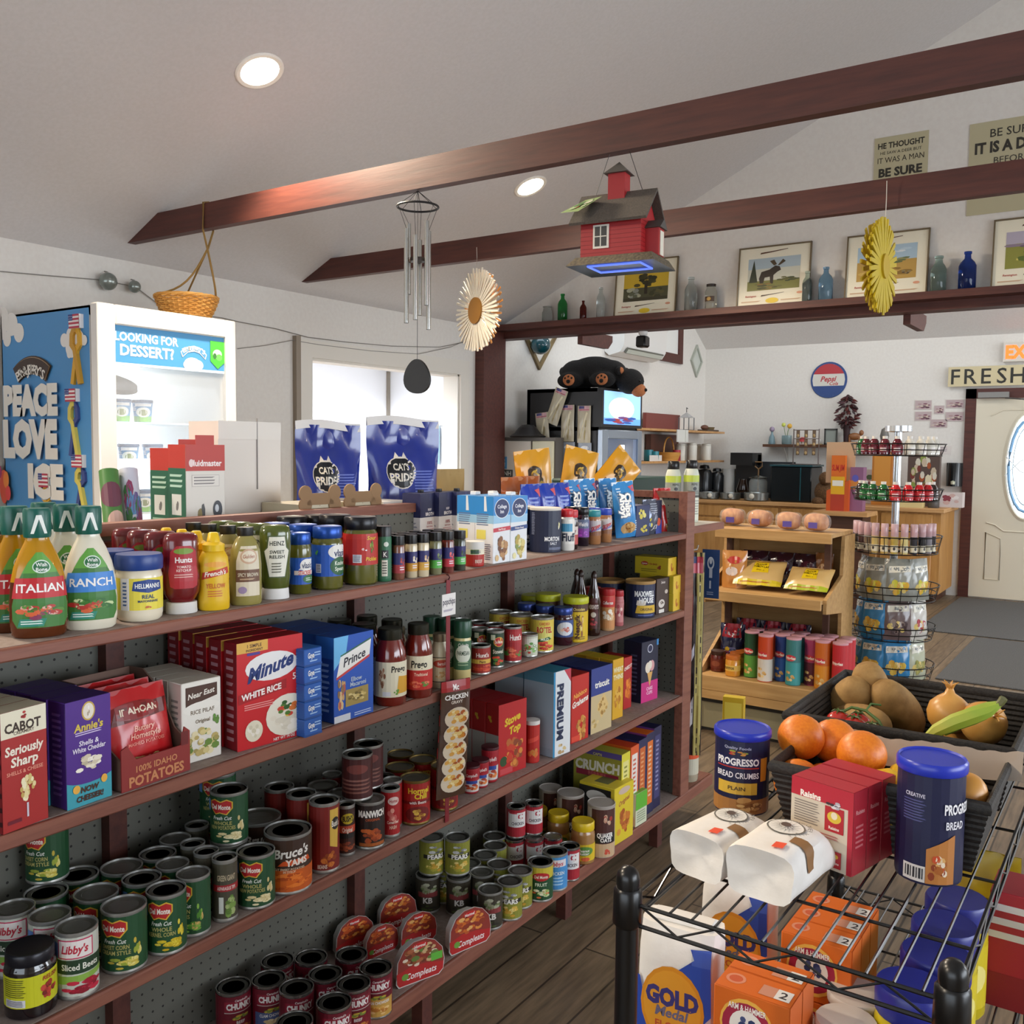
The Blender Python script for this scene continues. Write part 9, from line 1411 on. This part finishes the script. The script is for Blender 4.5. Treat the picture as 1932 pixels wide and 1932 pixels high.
g1, g2, g3, g4, g5 = sbag('#8a8c84', '#c8c03c', '#d8a83c', 'CAPE COD'), sbag('#2c7fb4', '#c89a3c', '#d8b850', 'DEEP RIVER'), sbag('#6a5a5a', '#8a7a70', '#4a3a3c', 'BBQ'), sbag('#b4b8a0', '#8a8a44', '#a8a05a', 'DEEP RIVER'), sbag('#c8c4bc', '#a83a44', '#d8d4d0', 'SEA SALT')
for tier, seq in ((3, (g1, g1, g1, g1, g1)), (4, (g2, g2, g3, g5, g3)), (5, (g2, g2, g2, g4, g4))):
    for i, T in enumerate(seq[:4]):
        nm = {id(g1): 'grey and yellow', id(g2): 'blue', id(g3): 'dark brown', id(g4): 'pale green', id(g5): 'white and red'}[id(T)]
        lay(T, 207+i*43, TIER[tier][0]+.006, .172, nm+' chip bag on the '+('fourth', 'fifth', 'lowest')[tier-3]+' spinner tier, '+ORD[i]+' from the left', 'chip bag', nm+' chip bags on the spinner', -.10, (1.0, .75, 1.12))
# side room seen through the opening
m = MB().lathe([(.0001, -.03), (.06, -.03), (.075, -.02), (.075, 0), (.0001, 0)], '#d8d4cc', 24, T=Matrix.Rotation(-PI/2, 4, 'X') @ Matrix.Scale(1, 4)); P = ony(711, 733, ry1); m2 = MB().lathe([(.0001, 0), (.075, 0), (.075, .02), (.05, .032), (.02, .032), (.015, .04), (.0001, .04)], '#cfcac2', 24, T=Matrix.Rotation(PI/2, 4, 'X')); one('smoke_alarm', m2, 'round white alarm on the side room wall', 'alarm', (P.x, ry1-.0005, P.z))
CUR = mat('#7a96a8', .8); Pc = ony(824, 800, ry1); m = MB(); m.grid(lambda u, v: V((Pc.x-.10+.2*u, ry1-.06+.02*math.sin(24*u), Pc.z-.02-.42*v)), 24, 3, CUR); m.grid(lambda u, v: V((Pc.x+.10-.2*u, ry1-.052+.02*math.sin(24*(1-u)), Pc.z-.02-.42*v)), 24, 3, CUR); T = Tpl('curtain', m); T.part('rod', MB().tube([(Pc.x-.13, ry1-.055, Pc.z), (Pc.x+.13, ry1-.055, Pc.z)], .008, '#d8d4cc', 6).tube([(Pc.x+.12, ry1-.055, Pc.z), (Pc.x+.12, ry1-.001, Pc.z)], .006, '#d8d4cc', 6)); T.put('grey blue curtain hanging in the side room', 'curtain')
struct('door_2', MB().box(Pc.x+.16, Pc.x+.42, ry1-.05, ry1-.001, 0, 2.2, '#e8e6e2'))
# loose wire with clips along the left wall, and the pulley ornaments over the freezer
WG = mat('#8a8680', .6)
w1 = [onx(x, y, XL+.012) for x, y in ((0, 512), (90, 520), (190, 528), (215, 533), (255, 541), (300, 575), (350, 590), (420, 600), (450, 607), (520, 620), (580, 636), (650, 645), (740, 653), (830, 655), (880, 645))]
one('wall_wire', MB().tube(w1, .0028, WG, 5), 'thin grey wire strung along the left wall above the freezer', 'wire'); w2 = [onx(x, y, XL+.02) for x, y in ((448, 658), (500, 652), (552, 642), (600, 650), (700, 662), (790, 668), (850, 655), (885, 640))]; one('wall_wire', MB().tube(w2, .0022, WG, 5), 'second thin wire sagging above the opening', 'wire')
for px, py, r, lab in ((204, 531, .045, 'larger round silver bell on the wire over the freezer'), (254, 541, .032, 'smaller round silver bell on the wire over the freezer')):
    P = onx(px, py, XL+.05); one('bell', MB().sph((0, 0, 0), r, r, r, mat('#8a908a', .25, .6), 16, 10).tube([(0, 0, r), (-.03, 0, r+.008)], .004, WG, 5), lab, 'bell', tuple(P))
